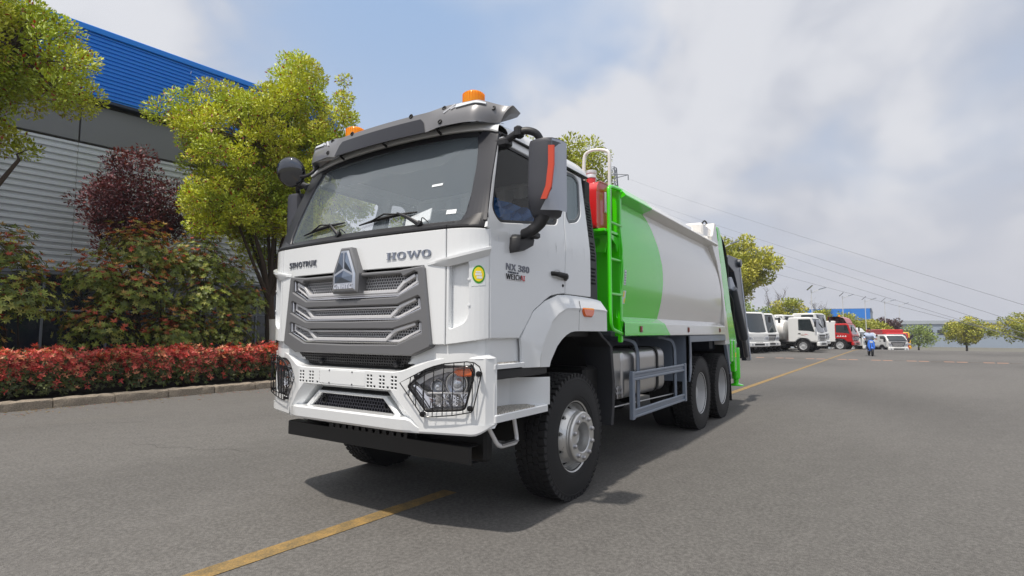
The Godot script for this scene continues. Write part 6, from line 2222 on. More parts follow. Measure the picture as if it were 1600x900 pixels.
	ab.box(Vector3(0.86, 1.01, -1.15), Vector3(0.56, 0.46, 0.24), 0.03)
	ab.box(Vector3(0.90, 1.0, -1.02), Vector3(0.46, 0.02, 0.02), 0.004)
	var A := part("battery_box", ab, M.brushed, T, 30)
	var clp := Geo.new()
	for y in [0.79, 0.84]: clp.tube(p3([1.145, y, -1.26, 1.155, y, -1.05]), 0.018, 8)
	clp.tube(p3([1.16, 0.87, -1.22, 1.16, 0.74, -1.22]), 0.012, 6)
	clp.tube(p3([1.16, 0.87, -1.10, 1.16, 0.74, -1.10]), 0.012, 6)
	part("box_clasp", clp, M.steel_bright, A)
	# side guard
	var g := Geo.new()
	for y in [0.955, 0.555]:
		for e in [[-0.033, 0.03, 0.0], [0.033, 0.03, 0.0], [0.0, 0.04, -0.012]]:
			g.box(Vector3(1.235 + e[2], y + e[0], -2.29), Vector3(0.03, e[1], 1.90), 0.006)
	var S := part("side_guard", g, M.slate, T)
	for z in [-1.335, -3.245]:
		var b := Geo.new()
		b.box(Vector3(1.237, 0.755, z), Vector3(0.045, 0.515, 0.07), 0.006)
		part("guard_end", b, M.slate, S)
	for z in [-1.60, -2.95]:
		var b := Geo.new()
		b.tube(smooth_path(p3([1.02, 1.38, z + 0.13, 1.19, 1.33, z + 0.06, 1.20, 1.22, z, 1.20, 0.53, z]), 0.04), 0.045, 4, false, 0.5, Vector3(0, 0, 1))
		part("guard_post", b, M.slate, S, 20)
		var br := Geo.new()
		br.box(Vector3(0.8, 1.37, z + 0.12), Vector3(0.5, 0.05, 0.06), 0.005)
		part("guard_arm", br, M.slate, S)
	var rod := Geo.new()
	rod.tube(p3([1.15, 0.66, -0.95, 1.16, 0.62, -3.0]), 0.007, 5)
	part("tie_rod", rod, M.silver, S)
	# rear wheel boxes
	for sd in [1.0, -1.0]:
		var f := Geo.new()
		f.plate(pv([0.42, 1.385, 1.245, 1.385, 1.245, 1.06, 1.225, 0.74, 0.42, 0.74]), [], func(x, y, w): return Vector3(x * sd, y, -3.50 + w), -0.03, 0.0, 0.004, 0.6)
		var F := part("wheel_box", f, M.slate, T)
		var l := Geo.new()
		l.plate(pv([-3.50, 1.39, -5.80, 1.39, -6.10, 0.60, -6.06, 0.60, -5.72, 1.295, -3.60, 1.295, -3.60, 0.90, -3.50, 0.74]), [], func(z, y, w): return Vector3((1.245 + w) * sd, y, z), -0.05, 0.0, 0.005, 0.8)
		part("box_lip", l, M.slate, F)
		var tp := Geo.new()
		tp.box(Vector3(0.83 * sd, 1.375, -4.66), Vector3(0.82, 0.02, 2.3), 0.0)
		tp.box(Vector3(0.45 * sd, 1.2, -4.66), Vector3(0.02, 0.34, 2.3), 0.0)
		part("box_top", tp, M.black, F)
		var fp := Geo.new()
		fp.grid([PackedVector3Array([Vector3(0.5 * sd, 1.36, -5.78), Vector3(1.243 * sd, 1.36, -5.78)]), PackedVector3Array([Vector3(0.5 * sd, 0.8, -6.0), Vector3(1.243 * sd, 0.8, -6.0)]), PackedVector3Array([Vector3(0.5 * sd, 0.22, -6.08), Vector3(1.243 * sd, 0.22, -6.08)])])
		part("rear_mud_flap", fp, M.rubber, T)

func cx(y: float) -> float:      # the barrel-shaped flank of the body
	if y < 1.60: return lerpf(1.25, 1.175, clampf((y - 1.545) / 0.055, 0, 1))
	var t := (y - 1.60) / 1.24
	return 1.175 + 0.085 * sin(PI * clampf(t, 0, 1)) * (1.0 - 0.25 * t) - 0.005 * t

func container(T: Node3D):
	var zf := -1.10
	var zr := -5.05
	# flanks, green in front and white behind a curved line
	var curve := [2.88, -1.90, 2.80, -2.03, 2.70, -2.15, 2.5, -2.29, 2.255, -2.385, 2.03, -2.41, 1.8, -2.40, 1.61, -2.36]
	for sd in [1.0, -1.0]:
		var gp := PackedVector2Array([Vector2(zf, 1.60), Vector2(zf - 0.01, 2.25), Vector2(zf, 2.86)])
		var wp := PackedVector2Array()
		for i in range(0, curve.size(), 2):
			gp.append(Vector2(curve[i + 1], min(curve[i], 2.86) if i else 2.86))
			wp.append(Vector2(curve[i + 1], min(curve[i], 2.86) if i else 2.86))
		gp.append(Vector2(-2.36, 1.60))
		wp.append(Vector2(-2.36, 1.60))
		wp.append_array(PackedVector2Array([Vector2(-5.68, 1.60), Vector2(-5.42, 2.2), Vector2(zr - 0.02, 2.86)]))
		var mp := func(z, y, w): return Vector3((cx(y) + w) * sd, y, z)
		sheet_metal("flank_front", gp, [], mp, -0.03, 0.0, M.green, T, 0.002, 0.12, 40)
		sheet_metal("flank_rear", wp, [], mp, -0.03, 0.0, M.body_white, T, 0.002, 0.12, 40)
		# bottom rails: sloping ledge and upright face
		for q in [[zf - 0.0, -2.40, -2.62, M.green], [-2.40, -5.58, -5.66, M.body_white]]:
			var r := Geo.new()
			var z0: float = q[0]
			var z0b: float = z0 if z0 > -2 else -2.62
			r.grid([PackedVector3Array([Vector3(1.17 * sd, 1.605, z0 + (0.04 if z0 < -2 else 0.0)), Vector3(1.252 * sd, 1.545, z0), Vector3(1.258 * sd, 1.53, z0 - (0.02 if z0 < -2 else 0.0)), Vector3(1.258 * sd, 1.40, z0b), Vector3(1.20 * sd, 1.385, z0b)]),
				PackedVector3Array([Vector3(1.17 * sd, 1.605, q[1] + 0.04 if z0 > -2 else q[1]), Vector3(1.252 * sd, 1.545, q[1]), Vector3(1.258 * sd, 1.53, q[1] - 0.02), Vector3(1.258 * sd, 1.40, q[2]), Vector3(1.20 * sd, 1.385, q[2])])])
			part("bottom_rail", r, q[3], T, 15)
			# top rail
			var t := Geo.new()
			var e: float = -1.93 if z0 > -2 else zr - 0.12
			var s: float = z0 if z0 > -2 else -1.93
			var sec := [[1.13, 2.855], [1.175, 2.848], [1.283, 2.892], [1.288, 2.90], [1.284, 2.912], [1.195, 3.01], [1.0, 3.06], [0.0, 3.09]]
			var r0 := PackedVector3Array()
			var r1 := PackedVector3Array()
			for p in sec:
				var k: float = (p[1] - 2.90) * 0.5
				r0.append(Vector3(p[0] * sd, p[1], s - (k if z0 < -2 else 0.0)))
				r1.append(Vector3(p[0] * sd, p[1], e - (k if z0 > -2 else 0.0)))
			t.grid([r0, r1])
			t.fan(r0); t.fan(r1)
			part("top_rail", t, q[3], T, 15)
		# clearance lamps in the bottom rail
		for z in [-1.57, -3.42, -5.24]:
			var c := Geo.new()
			c.box(Vector3(1.259 * sd, 1.47, z), Vector3(0.02, 0.07, 0.07), 0.004)
			var L := part("side_marker", c, M.lamp_brown, T)
			var c2 := Geo.new()
			c2.box(Vector3(1.269 * sd, 1.47, z), Vector3(0.01, 0.05, 0.03), 0.003)
			part("marker_lens", c2, M.red_lens, L)
		# rear post: white, its back edge leaning rearwards towards the ground
		var rp := Geo.new()
		var poly := pv([-4.92, 3.02, -5.0, 3.06, -5.12, 3.27, -5.22, 3.275, -6.03, 1.22, -5.70, 1.22, -5.68, 1.55, -5.62, 1.9, -5.45, 2.3, -5.22, 2.62, -4.96, 2.84])
		rp.plate(poly, [], func(z, y, w): return Vector3((1.235 + w) * sd, y, z), -0.18, 0.012, 0.01, 0.5)
		part("rear_post", rp, M.body_white, T, 20)
	# front wall, roof hump at the back
	var fw := Geo.new()
	fw.plate(both([0.0, 1.39, 1.20, 1.39, 1.245, 1.545, 1.17, 1.60, 1.23, 2.0, 1.25, 2.3, 1.22, 2.6, 1.18, 2.84, 1.255, 2.94, 1.08, 3.02, 0.0, 3.07]), [], flat_map(Vector3(0, 0, zf + 0.0), Vector3.RIGHT, Vector3.UP, Vector3(0, 0, 1)), -0.04, 0.008, 0.006, 0.5)
	part("front_wall", fw, M.green, T)
	for x in [-0.8, 0.0, 0.8]:
		var rb := Geo.new()
		rb.box(Vector3(x, 2.2, zf + 0.03), Vector3(0.1, 1.5, 0.05), 0.01)
		part("wall_rib", rb, M.green, T)
	var gs := Geo.new()
	gs.plate(pv([0.93, 2.46, 1.20, 2.46, 1.20, 2.43, 1.15, 2.36, 1.13, 2.27, 0.93, 2.27]), [circle2(1.03, 2.38, 0.05, 14)], flat_map(Vector3(0, 0, -0.9), Vector3.RIGHT, Vector3.UP, Vector3(0, 0, 1)), -0.02, 0.0, 0.003, 0.5)
	gs.plate(pv([-0.86, 2.455, -1.14, 2.455, -1.14, 2.26, -1.10, 2.26, -1.06, 2.36]), [], func(z, y, w): return Vector3(1.19 + w, y, z), -0.02, 0.0, 0.003, 0.5)
	part("tank_bracket", gs, M.green, T)
	var sh := Geo.new()
	sh.box(Vector3(0.4, 2.475, -0.93), Vector3(1.62, 0.03, 0.42), 0.004)
	part("tank_shelf", sh, M.green, T)
	var fl := Geo.new()
	fl.box(Vector3(0, 1.42, -3.3), Vector3(2.3, 0.06, 4.6), 0.01)
	part("body_floor", fl, M.dark_grey, T)
	var hump := Geo.new()
	hump.plate(both([0.0, 3.0, 1.20, 3.0, 1.20, 3.16, 1.16, 3.2, 0.0, 3.22]), [], flat_map(Vector3(0, 0, -4.55), Vector3.RIGHT, Vector3.UP, Vector3(0, 0, 1)), -0.55, 0.0, 0.03, 0.6)
	part("roof_hump", hump, M.body_white, T)
	var ey := Geo.new()
	var hp := PackedVector3Array()
	for i in 9: hp.append(Vector3(1.10, 3.25 + 0.07 * sin(PI * i / 8.0), -5.10 + 0.26 * (0.5 - i / 8.0) * 2.0 * 0.7))
	ey.tube(hp, 0.014, 6)
	part("lifting_eye", ey, M.black, T)
	var nb := Geo.new()
	nb.box(Vector3(1.05, 3.07, -1.72), Vector3(0.05, 0.07, 0.05), 0.015)
	part("roof_lug", nb, M.body_white, T)
	# stickers on the green flank
	var stk := Geo.new()
	for q in [[-1.145, 1.94, 0.05, 0.16], [-1.15, 1.74, 0.075, 0.14]]:
		stk.plate(pv([q[0], q[1], q[0] - q[2], q[1], q[0] - q[2], q[1] + q[3], q[0], q[1] + q[3]]), [], func(z, y, w): return Vector3(cx(y) + w, y, z), 0.001, 0.003, 0.001, 0.1)
	var K := part("warning_sticker", stk, M.paper, T)
	var s2 := Geo.new()
	for q in [[-1.155, 1.81, 0.03, 0.06], [-1.19, 1.75, 0.03, 0.05]]:
		s2.plate(pv([q[0], q[1], q[0] - q[2], q[1], q[0] - q[2], q[1] + q[3], q[0], q[1] + q[3]]), [], func(z, y, w): return Vector3(cx(y) + w, y, z), 0.003, 0.004, 0.0005, 0.1)
	part("sticker_print", s2, M.sticker_yellow, K)
	var s3 := Geo.new()
	for i in 5:
		s3.plate(pv([-1.152, 1.955 + 0.028 * i, -1.187, 1.955 + 0.028 * i, -1.187, 1.966 + 0.028 * i, -1.152, 1.966 + 0.028 * i]), [], func(z, y, w): return Vector3(cx(y) + w, y, z), 0.003, 0.004, 0.0005, 0.1)
	part("sticker_print", s3, M.steel_dark, K)
	# ladder
	var ld := Geo.new()
	ld.tube(smooth_path(p3([1.21, 2.97, -1.17, 1.215, 2.955, -0.90, 1.215, 2.93, -0.82, 1.22, 2.80, -0.81, 1.225, 1.60, -0.80, 1.225, 1.47, -0.82, 1.225, 1.42, -1.10]), 0.10, 6), 0.021, 10)
	var L := part("ladder", ld, M.green, T)
	for y in [2.57, 2.19, 1.83]:
		var rg := Geo.new()
		rg.tube(p3([1.218, y, -0.81, 1.215, y, -1.13]), 0.017, 8)
		part("rung", rg, M.green, L)
	var ld2 := Geo.new()
	ld2.box(Vector3(1.20, 2.15, -1.115), Vector3(0.05, 1.65, 0.05), 0.01)
	part("ladder_rail", ld2, M.green, L)
	# red hydraulic tank behind the cab
	var rt := Geo.new()
	var rows := []
	for x in [0.2, 1.125]:
		var r := PackedVector3Array()
		for p in [[-0.72, 2.50], [-0.70, 2.54], [-0.70, 2.88], [-0.72, 2.94], [-0.76, 2.985], [-0.82, 3.0], [-1.07, 3.01], [-1.07, 2.49]]: r.append(Vector3(x, p[1], p[0]))
		rows.append(r)
	rt.grid(rows, true)
	rt.fan(rows[0]); rt.fan(rows[1])
	var R := part("hydraulic_tank", rt, M.red_paint, T, 35)
	var lip := Geo.new()
	lip.tube(p3([1.127, 2.515, -0.71, 1.127, 2.55, -0.705, 1.127, 2.88, -0.705, 1.127, 2.94, -0.725, 1.127, 2.985, -0.76, 1.127, 3.0, -0.82, 1.127, 3.01, -1.06]), 0.008, 4)
	part("tank_seam", lip, M.red_paint, R)
	var gg := Geo.new()
	gg.box(Vector3(1.132, 2.80, -0.93), Vector3(0.02, 0.22, 0.05), 0.004)
	part("level_gauge", gg, M.paper, R)
	var nk := Geo.new()
	nk.lathe([[0.05, 0.0], [0.05, 0.08]], Vector3(0.99, 2.99, -0.88), Vector3.UP, 16)
	part("filler_neck", nk, M.red_paint, R)
	var fc := Geo.new()
	fc.lathe([[0.055, 0.08], [0.055, 0.10], [0.05, 0.12], [0.058, 0.13], [0.058, 0.16], [0.0, 0.165]], Vector3(0.99, 2.99, -0.88), Vector3.UP, 18)
	part("filler_cap", fc, M.silver, R)
	# white hoop above
	var hoop := Geo.new()
	hoop.tube(smooth_path(p3([0.885, 2.75, -0.90, 0.895, 3.25, -0.90, 0.91, 3.36, -0.90, 1.0, 3.385, -0.90, 1.12, 3.365, -0.90, 1.19, 3.33, -0.90, 1.195, 3.22, -0.90, 1.185, 2.50, -0.90]), 0.08, 5), 0.019, 10)
	part("guard_hoop", hoop, M.body_white, T)

func tail(T: Node3D):
	for sd in [1.0, -1.0]:
		# green tailgate frame
		var f := Geo.new()
		f.plate(pv([-5.235, 3.26, -5.55, 3.27, -5.72, 3.10, -6.05, 2.5, -6.30, 1.9, -6.75, 1.22, -6.05, 1.22]), [], func(z, y, w): return Vector3((1.19 + w) * sd, y, z), -0.12, 0.03, 0.012, 0.6)
		var F := part("tailgate_frame", f, M.green, T, 20)
		for q in [[-5.36, 3.24, 3.0], [-5.47, 2.9, 2.62], [-5.62, 2.52, 2.20], [-5.8, 2.1, 1.8]]:
			var e := Geo.new()
			e.box(Vector3(1.225 * sd, (q[1] + q[2]) / 2, q[0] - 0.02), Vector3(0.03, q[1] - q[2], 0.05), 0.008, Basis(Vector3.RIGHT, 0.38))
			part("hinge_plate", e, M.green, F)
		# hydraulic hoses
		var h := Geo.new()
		h.tube(smooth_path(p3([1.16 * sd, 3.2, -5.6, 1.2 * sd, 3.05, -5.9, 1.2 * sd, 2.7, -6.15, 1.17 * sd, 2.45, -6.3]), 0.2), 0.03, 6)
		h.tube(smooth_path(p3([1.12 * sd, 3.15, -5.65, 1.15 * sd, 2.95, -6.0, 1.15 * sd, 2.6, -6.3, 1.12 * sd, 2.3, -6.5]), 0.2), 0.03, 6)
		h.tube(smooth_path(p3([1.17 * sd, 2.2, -6.3, 1.2 * sd, 2.0, -6.6, 1.17 * sd, 1.6, -6.7, 1.15 * sd, 1.3, -6.9]), 0.2), 0.025, 6)
		part("hydraulic_hose", h, M.rubber, T)
		# hopper side
		var hp := Geo.new()
		hp.plate(pv([-5.7, 2.9, -6.5, 2.5, -7.1, 1.9, -7.6, 1.2, -7.5, 0.95, -6.4, 0.9, -6.0, 1.2]), [], func(z, y, w): return Vector3((1.02 + w) * sd, y, z), -0.06, 0.03, 0.01, 0.6)
		part("hopper_side", hp, M.slate_dark, T, 20)
		# lifting arm with its pale edge
		var a := Geo.new()
		a.plate(pv([-6.95, 2.92, -7.10, 2.98, -7.9, 3.0, -8.05, 2.93, -8.1, 2.8, -8.65, 1.5, -8.95, 0.80, -8.5, 0.82, -8.15, 1.5, -7.75, 2.45, -7.5, 2.68, -6.98, 2.78]), [], func(z, y, w): return Vector3((1.0 + w) * sd, y, z), -0.05, 0.05, 0.01, 0.8)
		var A := part("lifting_arm", a, M.slate_dark, T, 20)
		var ed := Geo.new()
		ed.grid([PackedVector3Array([Vector3(1.055 * sd, 2.85, -8.03), Vector3(1.06 * sd, 2.85, -8.13), Vector3(0.9 * sd, 2.85, -8.15)]), PackedVector3Array([Vector3(1.055 * sd, 1.5, -8.60), Vector3(1.06 * sd, 1.5, -8.72), Vector3(0.9 * sd, 1.5, -8.74)]), PackedVector3Array([Vector3(1.055 * sd, 0.82, -8.90), Vector3(1.06 * sd, 0.82, -9.0), Vector3(0.9 * sd, 0.82, -9.02)])])
		part("arm_edge", ed, M.slate_pale, A, 20)
		var pin := Geo.new()
		pin.lathe([[0.0, 0.13], [0.08, 0.13], [0.09, 0.11], [0.09, 0.0]], Vector3(0.98 * sd, 2.90, -7.95), Vector3(sd, 0, 0), 16)
		part("pivot_pin", pin, M.slate_dark, A)
		# cylinder
		var p0 := Vector3(1.09 * sd, 2.30, -7.10)
		var p1 := Vector3(1.09 * sd, 1.30, -8.05)
		var p2 := Vector3(1.06 * sd, 0.92, -8.42)
		var cy := Geo.new()
		cy.tube(PackedVector3Array([p0, p0.lerp(p1, 0.03), p0.lerp(p1, 0.97), p1]), [0.075, 0.095, 0.095, 0.075], 16)
		var CY := part("lift_cylinder", cy, M.slate_dark, T)
		var rod := Geo.new()
		rod.tube(PackedVector3Array([p1, p2]), 0.045, 12)
		part("cylinder_rod", rod, M.steel_dark, CY)
		var ear := Geo.new()
		ear.plate(pv([-6.75, 2.50, -6.95, 2.52, -7.3, 2.32, -7.2, 2.24, -6.8, 2.28]), [], func(z, y, w): return Vector3((1.12 + w) * sd, y, z), -0.06, 0.0, 0.01, 1)
		part("cylinder_ear", ear, M.slate_pale, CY)
		# stabiliser leg
		var st := Geo.new()
		st.box(Vector3(1.19 * sd, 1.0, -6.42), Vector3(0.13, 0.58, 0.16), 0.012)
		st.box(Vector3(1.19 * sd, 1.10, -6.25), Vector3(0.10, 0.40, 0.22), 0.012)
		var ST := part("stabiliser", st, M.green, T)
		var sl := Geo.new()
		sl.lathe([[0.075, 1.15], [0.08, 1.10], [0.08, 0.58], [0.05, 0.55], [0.045, 0.48]], Vector3(1.20 * sd, 0, -6.66), Vector3.UP, 18)
		part("stabiliser_leg", sl, M.green, ST)
		var ft := Geo.new()
		ft.lathe([[0.045, 0.49], [0.07, 0.475], [0.13, 0.455], [0.13, 0.44], [0.0, 0.44]], Vector3(1.20 * sd, 0, -6.66), Vector3.UP, 20)
		part("stabiliser_foot", ft, M.green, ST)
		var lb := Geo.new()
		lb.box(Vector3(1.256 * sd, 1.02, -6.42), Vector3(0.004, 0.08, 0.07), 0.0)
		part("warning_label", lb, M.sticker_yellow, ST)
		var gb := Geo.new()
		gb.box(Vector3(1.12 * sd, 1.05, -6.12), Vector3(0.2, 0.40, 0.18), 0.02)
		part("tail_lamp_box", gb, M.slate, T)
	var back := Geo.new()
	back.box(Vector3(0, 2.1, -5.9), Vector3(2.05, 2.0, 0.5), 0.05)
	back.box(Vector3(0, 1.35, -6.9), Vector3(1.95, 0.7, 1.1), 0.05)
	part("tailgate", back, M.slate_dark, T)
	var cover := Geo.new()
	cover.grid([PackedVector3Array([Vector3(-0.95, 2.95, -7.9), Vector3(0.95, 2.95, -7.9)]), PackedVector3Array([Vector3(-0.95, 1.5, -8.62), Vector3(0.95, 1.5, -8.62)]), PackedVector3Array([Vector3(-0.95, 0.85, -8.92), Vector3(0.95, 0.85, -8.92)])])
	part("bin_cover", cover, M.slate_dark, T)

# ------------------------------------------------------------------ mesh builder
class Geo:
	var v := PackedVector3Array()
	var c := PackedColorArray()
	var uv := PackedVector2Array()
	var col := Color(1, 1, 1)
	var use_col := false
	var use_uv := false

	func tri(a: Vector3, b: Vector3, d: Vector3):
		v.append(a); v.append(b); v.append(d)
		if use_col:
			c.append(col); c.append(col); c.append(col)

	func quad(a: Vector3, b: Vector3, d: Vector3, e: Vector3):
		tri(a, b, d); tri(a, d, e)

	func grid(rows: Array, closed := false):
		for i in rows.size() - 1:
			var r: PackedVector3Array = rows[i]
			var s: PackedVector3Array = rows[i + 1]
			var n := r.size()
			for j in (n if closed else n - 1):
				var k := (j + 1) % n
				quad(r[j], r[k], s[k], s[j])

	func fan(ring: PackedVector3Array):
		var m := Vector3.ZERO
		for p in ring: m += p
		m /= ring.size()
		for i in ring.size(): tri(m, ring[i], ring[(i + 1) % ring.size()])

	func box(o: Vector3, size: Vector3, bev := 0.0, basis := Basis.IDENTITY):
		var h := size * 0.5
		var k: float = min(bev, min(h.x, min(h.y, h.z)) * 0.9)
		if k <= 0.0:
			var q: Array[Vector3] = []
			for i in 8:
				q.append(o + basis * Vector3(h.x if i & 1 else -h.x, h.y if i & 2 else -h.y, h.z if i & 4 else -h.z))
			for f in [[0, 2, 3, 1], [4, 5, 7, 6], [0, 4, 6, 2], [1, 3, 7, 5], [0, 1, 5, 4], [2, 6, 7, 3]]:
				quad(q[f[0]], q[f[1]], q[f[2]], q[f[3]])
			return
		# chamfered: a loft of eight-cornered rings along y
		var prof := [[-h.y, k], [-h.y + k, 0.0], [h.y - k, 0.0], [h.y, k]]
		var rows := []
		for p in prof:
			var hx: float = h.x - p[1]
			var hz: float = h.z - p[1]
			var r := PackedVector3Array()
			for e in [[hx, hz - k], [hx - k, hz], [-hx + k, hz], [-hx, hz - k], [-hx, -hz + k], [-hx + k, -hz], [hx - k, -hz], [hx, -hz + k]]:
				r.append(o + basis * Vector3(e[0], p[0], e[1]))
			rows.append(r)
		grid(rows, true)
		fan(rows[3])
		var b: PackedVector3Array = rows[0].duplicate()
		b.reverse()
		fan(b)

	func tube(path: PackedVector3Array, rad, n := 8, closed := false, flat := 1.0, up0 := Vector3.ZERO):
		var m := path.size()
		var rows := []
		var up := up0
		for i in m:
			var a := path[(i - 1 + m) % m] if (i > 0 or closed) else path[i]
			var b := path[(i + 1) % m] if (i < m - 1 or closed) else path[i]
			var t := (b - a).normalized()
			if up == Vector3.ZERO:
				up = Vector3.UP if absf(t.y) < 0.9 else Vector3.RIGHT
			up = (up - t * up.dot(t)).normalized()
			if up.length() < 0.5:
				up = t.cross(Vector3(0.3, 0.5, 0.8)).normalized()
			var side := t.cross(up)
			var r: float = rad[i] if rad is Array or rad is PackedFloat32Array else rad
			var ring := PackedVector3Array()
			for k in n:
				var an := TAU * (k + 0.5) / n
				ring.append(path[i] + (side * cos(an) * flat + up * sin(an)) * r)
			rows.append(ring)
		if closed: rows.append(rows[0])
		grid(rows, true)
		if not closed:
			fan(rows[m - 1])
			var b0: PackedVector3Array = rows[0].duplicate()
			b0.reverse()
			fan(b0)

	# profile: Array of [radius, height] turned round axis (unit) from origin
	func lathe(prof: Array, o: Vector3, axis: Vector3, n := 32, sq := 1.0):
		var x := axis.cross(Vector3.UP if absf(axis.y) < 0.9 else Vector3.RIGHT).normalized()
		var y := axis.cross(x).normalized()
		var rows := []
		for p in prof:
			var ring := PackedVector3Array()
			for k in n:
				var an := TAU * k / n
				ring.append(o + axis * p[1] + (x * cos(an) + y * sin(an) * sq) * p[0])
			rows.append(ring)
		grid(rows, true)

	static func area(p: PackedVector2Array) -> float:
		var s := 0.0
		for i in p.size():
			s += p[i].cross(p[(i + 1) % p.size()])
		return s * 0.5

	static func turned(p: PackedVector2Array, ccw: bool) -> PackedVector2Array:
		if (area(p) > 0.0) != ccw:
			p = p.duplicate()
			p.reverse()
		return p

	static func subdiv(p: PackedVector2Array, cell: float) -> PackedVector2Array:
		var out := PackedVector2Array()
		for i in p.size():
			var a := p[i]
			var b := p[(i + 1) % p.size()]
			var n: int = max(1, int(ceil(a.distance_to(b) / cell)))
			for k in n: out.append(a.lerp(b, float(k) / n))
		return out

	static func inset(p: PackedVector2Array, d: float) -> PackedVector2Array:
		if d == 0.0: return p
		var out := PackedVector2Array()
		var n := p.size()
		for i in n:
			var e0 := (p[i] - p[(i - 1 + n) % n]).normalized()
			var e1 := (p[(i + 1) % n] - p[i]).normalized()
			var n0 := Vector2(-e0.y, e0.x)
			var n1 := Vector2(-e1.y, e1.x)
			var m := n0 + n1
			var l := m.length()
			m = m / l if l > 0.01 else n0
			out.append(p[i] + m * min(d / max(m.dot(n0), 0.35), d * 2.5))
		return out

	# triangulated sheet of a polygon with holes, cut into cells so that it can follow a curved map
	func sheet(poly: PackedVector2Array, holes: Array, cell: float, map: Callable, w: float):
		var lo := poly[0]
		var hi := poly[0]
		for p in poly:
			lo = lo.min(p); hi = hi.max(p)
		var xs := []
		var n: int = max(1, int(ceil((hi.x - lo.x) / cell)))
		for i in n + 1: xs.append(lo.x - 0.0001 + (hi.x - lo.x + 0.0002) * i / n)
		for h in holes:
			var hx := 0.0
			for p in h: hx += p.x
			xs.append(hx / h.size() + 0.00013)
		xs.sort()
		for i in xs.size() - 1:
			if xs[i + 1] - xs[i] < 0.00002: continue
			var rect := PackedVector2Array([Vector2(xs[i], lo.y - 1), Vector2(xs[i + 1], lo.y - 1), Vector2(xs[i + 1], hi.y + 1), Vector2(xs[i], hi.y + 1)])
			var pieces: Array = Geometry2D.intersect_polygons(poly, rect)
			for h in holes:
				var next := []
				for q in pieces:
					next.append_array(Geometry2D.clip_polygons(q, h))
				pieces = next
			for q in pieces:
				var l0 := 1e9
				var l1 := -1e9
				for p in q:
					l0 = min(l0, p.y); l1 = max(l1, p.y)
				var m: int = max(1, int(ceil((l1 - l0) / cell)))
				for j in m:
					var cells: Array = [q]
					if m > 1:
						var y0 := l0 + (l1 - l0) * j / m
						var y1 := l0 + (l1 - l0) * (j + 1) / m
						cells = Geometry2D.intersect_polygons(q, PackedVector2Array([Vector2(xs[i] - 1, y0), Vector2(xs[i + 1] + 1, y0), Vector2(xs[i + 1] + 1, y1), Vector2(xs[i] - 1, y1)]))
					for t in cells:
						t = turned(t, true)
						var ix := Geometry2D.triangulate_polygon(t)
						for k in range(0, ix.size(), 3):
							var a: Vector2 = t[ix[k]]
							var b: Vector2 = t[ix[k + 1]]
							var d: Vector2 = t[ix[k + 2]]
							if (b - a).cross(d - a) < 0.0:
								var s := b
								b = d; d = s
							tri(map.call(a.x, a.y, w), map.call(d.x, d.y, w), map.call(b.x, b.y, w))

	# a panel with thickness and bevelled edges, on the surface MAP(u, v, w)
	func plate(poly: PackedVector2Array, holes: Array, map: Callable, w0: float, w1: float, bev := 0.004, cell := 0.2):
		var loops := [subdiv(turned(poly, true), cell)]
		for h in holes: loops.append(subdiv(turned(h, false), cell))
		var ins := []
		for l in loops: ins.append(inset(l, bev))
		var cut := []
		for i in range(1, ins.size()): cut.append(turned(ins[i], true))
		sheet(ins[0], cut, cell, map, w1)
		for i in loops.size():
			var a: PackedVector2Array = loops[i]
			var b: PackedVector2Array = ins[i]
			var r0 := PackedVector3Array()
			var r1 := PackedVector3Array()
			var r2 := PackedVector3Array()
			for k in a.size():
				r0.append(map.call(a[k].x, a[k].y, w0))
				r1.append(map.call(a[k].x, a[k].y, w1 - bev))
				r2.append(map.call(b[k].x, b[k].y, w1))
			grid([r2, r1, r0], true)

	func mirror_x():
		# adds the mirror image in x of what is there
		var n := v.size()
		for i in range(0, n, 3):
			for k in [0, 2, 1]:
				v.append(Vector3(-v[i + k].x, v[i + k].y, v[i + k].z))
				if use_col: c.append(c[i + k])

	func flipped_x() -> Geo:
		var g := Geo.new()
		g.use_col = use_col
		for i in range(0, v.size(), 3):
			for k in [0, 2, 1]:
				g.v.append(Vector3(-v[i + k].x, v[i + k].y, v[i + k].z))
				if use_col: g.c.append(c[i + k])
		return g

	func add(o: Geo, xf := Transform3D.IDENTITY):
		for i in o.v.size():
			v.append(xf * o.v[i])
			if use_col: c.append(o.c[i] if o.use_col else col)

	func mesh(crease := 40.0) -> ArrayMesh:
		var n := v.size()
		var nm := PackedVector3Array()
		nm.resize(n)
		var fn := PackedVector3Array()
		fn.resize(n / 3)
		var un := PackedVector3Array()
		un.resize(n / 3)
		for i in n / 3:
			var a := v[3 * i]
			var x := (v[3 * i + 2] - a).cross(v[3 * i + 1] - a)
			fn[i] = x
			un[i] = x.normalized()
		if crease <= 0.0:
			for i in n: nm[i] = un[i / 3]
		else:
			var at := {}
			for i in n:
				var k := Vector3i((v[i] * 5000.0).round())
				if at.has(k): at[k].append(i / 3)
				else: at[k] = PackedInt32Array([i / 3])
			var lim := cos(deg_to_rad(crease))
			for i in n:
				var s := Vector3.ZERO
				var u := un[i / 3]
				for t in at[Vector3i((v[i] * 5000.0).round())]:
					if un[t].dot(u) > lim: s += fn[t]
				var l := s.length()
				nm[i] = s / l if l > 1e-12 else u
		var arr := []
		arr.resize(Mesh.ARRAY_MAX)
		arr[Mesh.ARRAY_VERTEX] = v
		arr[Mesh.ARRAY_NORMAL] = nm
		if use_col: arr[Mesh.ARRAY_COLOR] = c
		if use_uv: arr[Mesh.ARRAY_TEX_UV] = uv
		var am := ArrayMesh.new()
		am.add_surface_from_arrays(Mesh.PRIMITIVE_TRIANGLES, arr)
		return am

# ------------------------------------------------------------------ scene helpers
var taken := {}
var part_names := {}

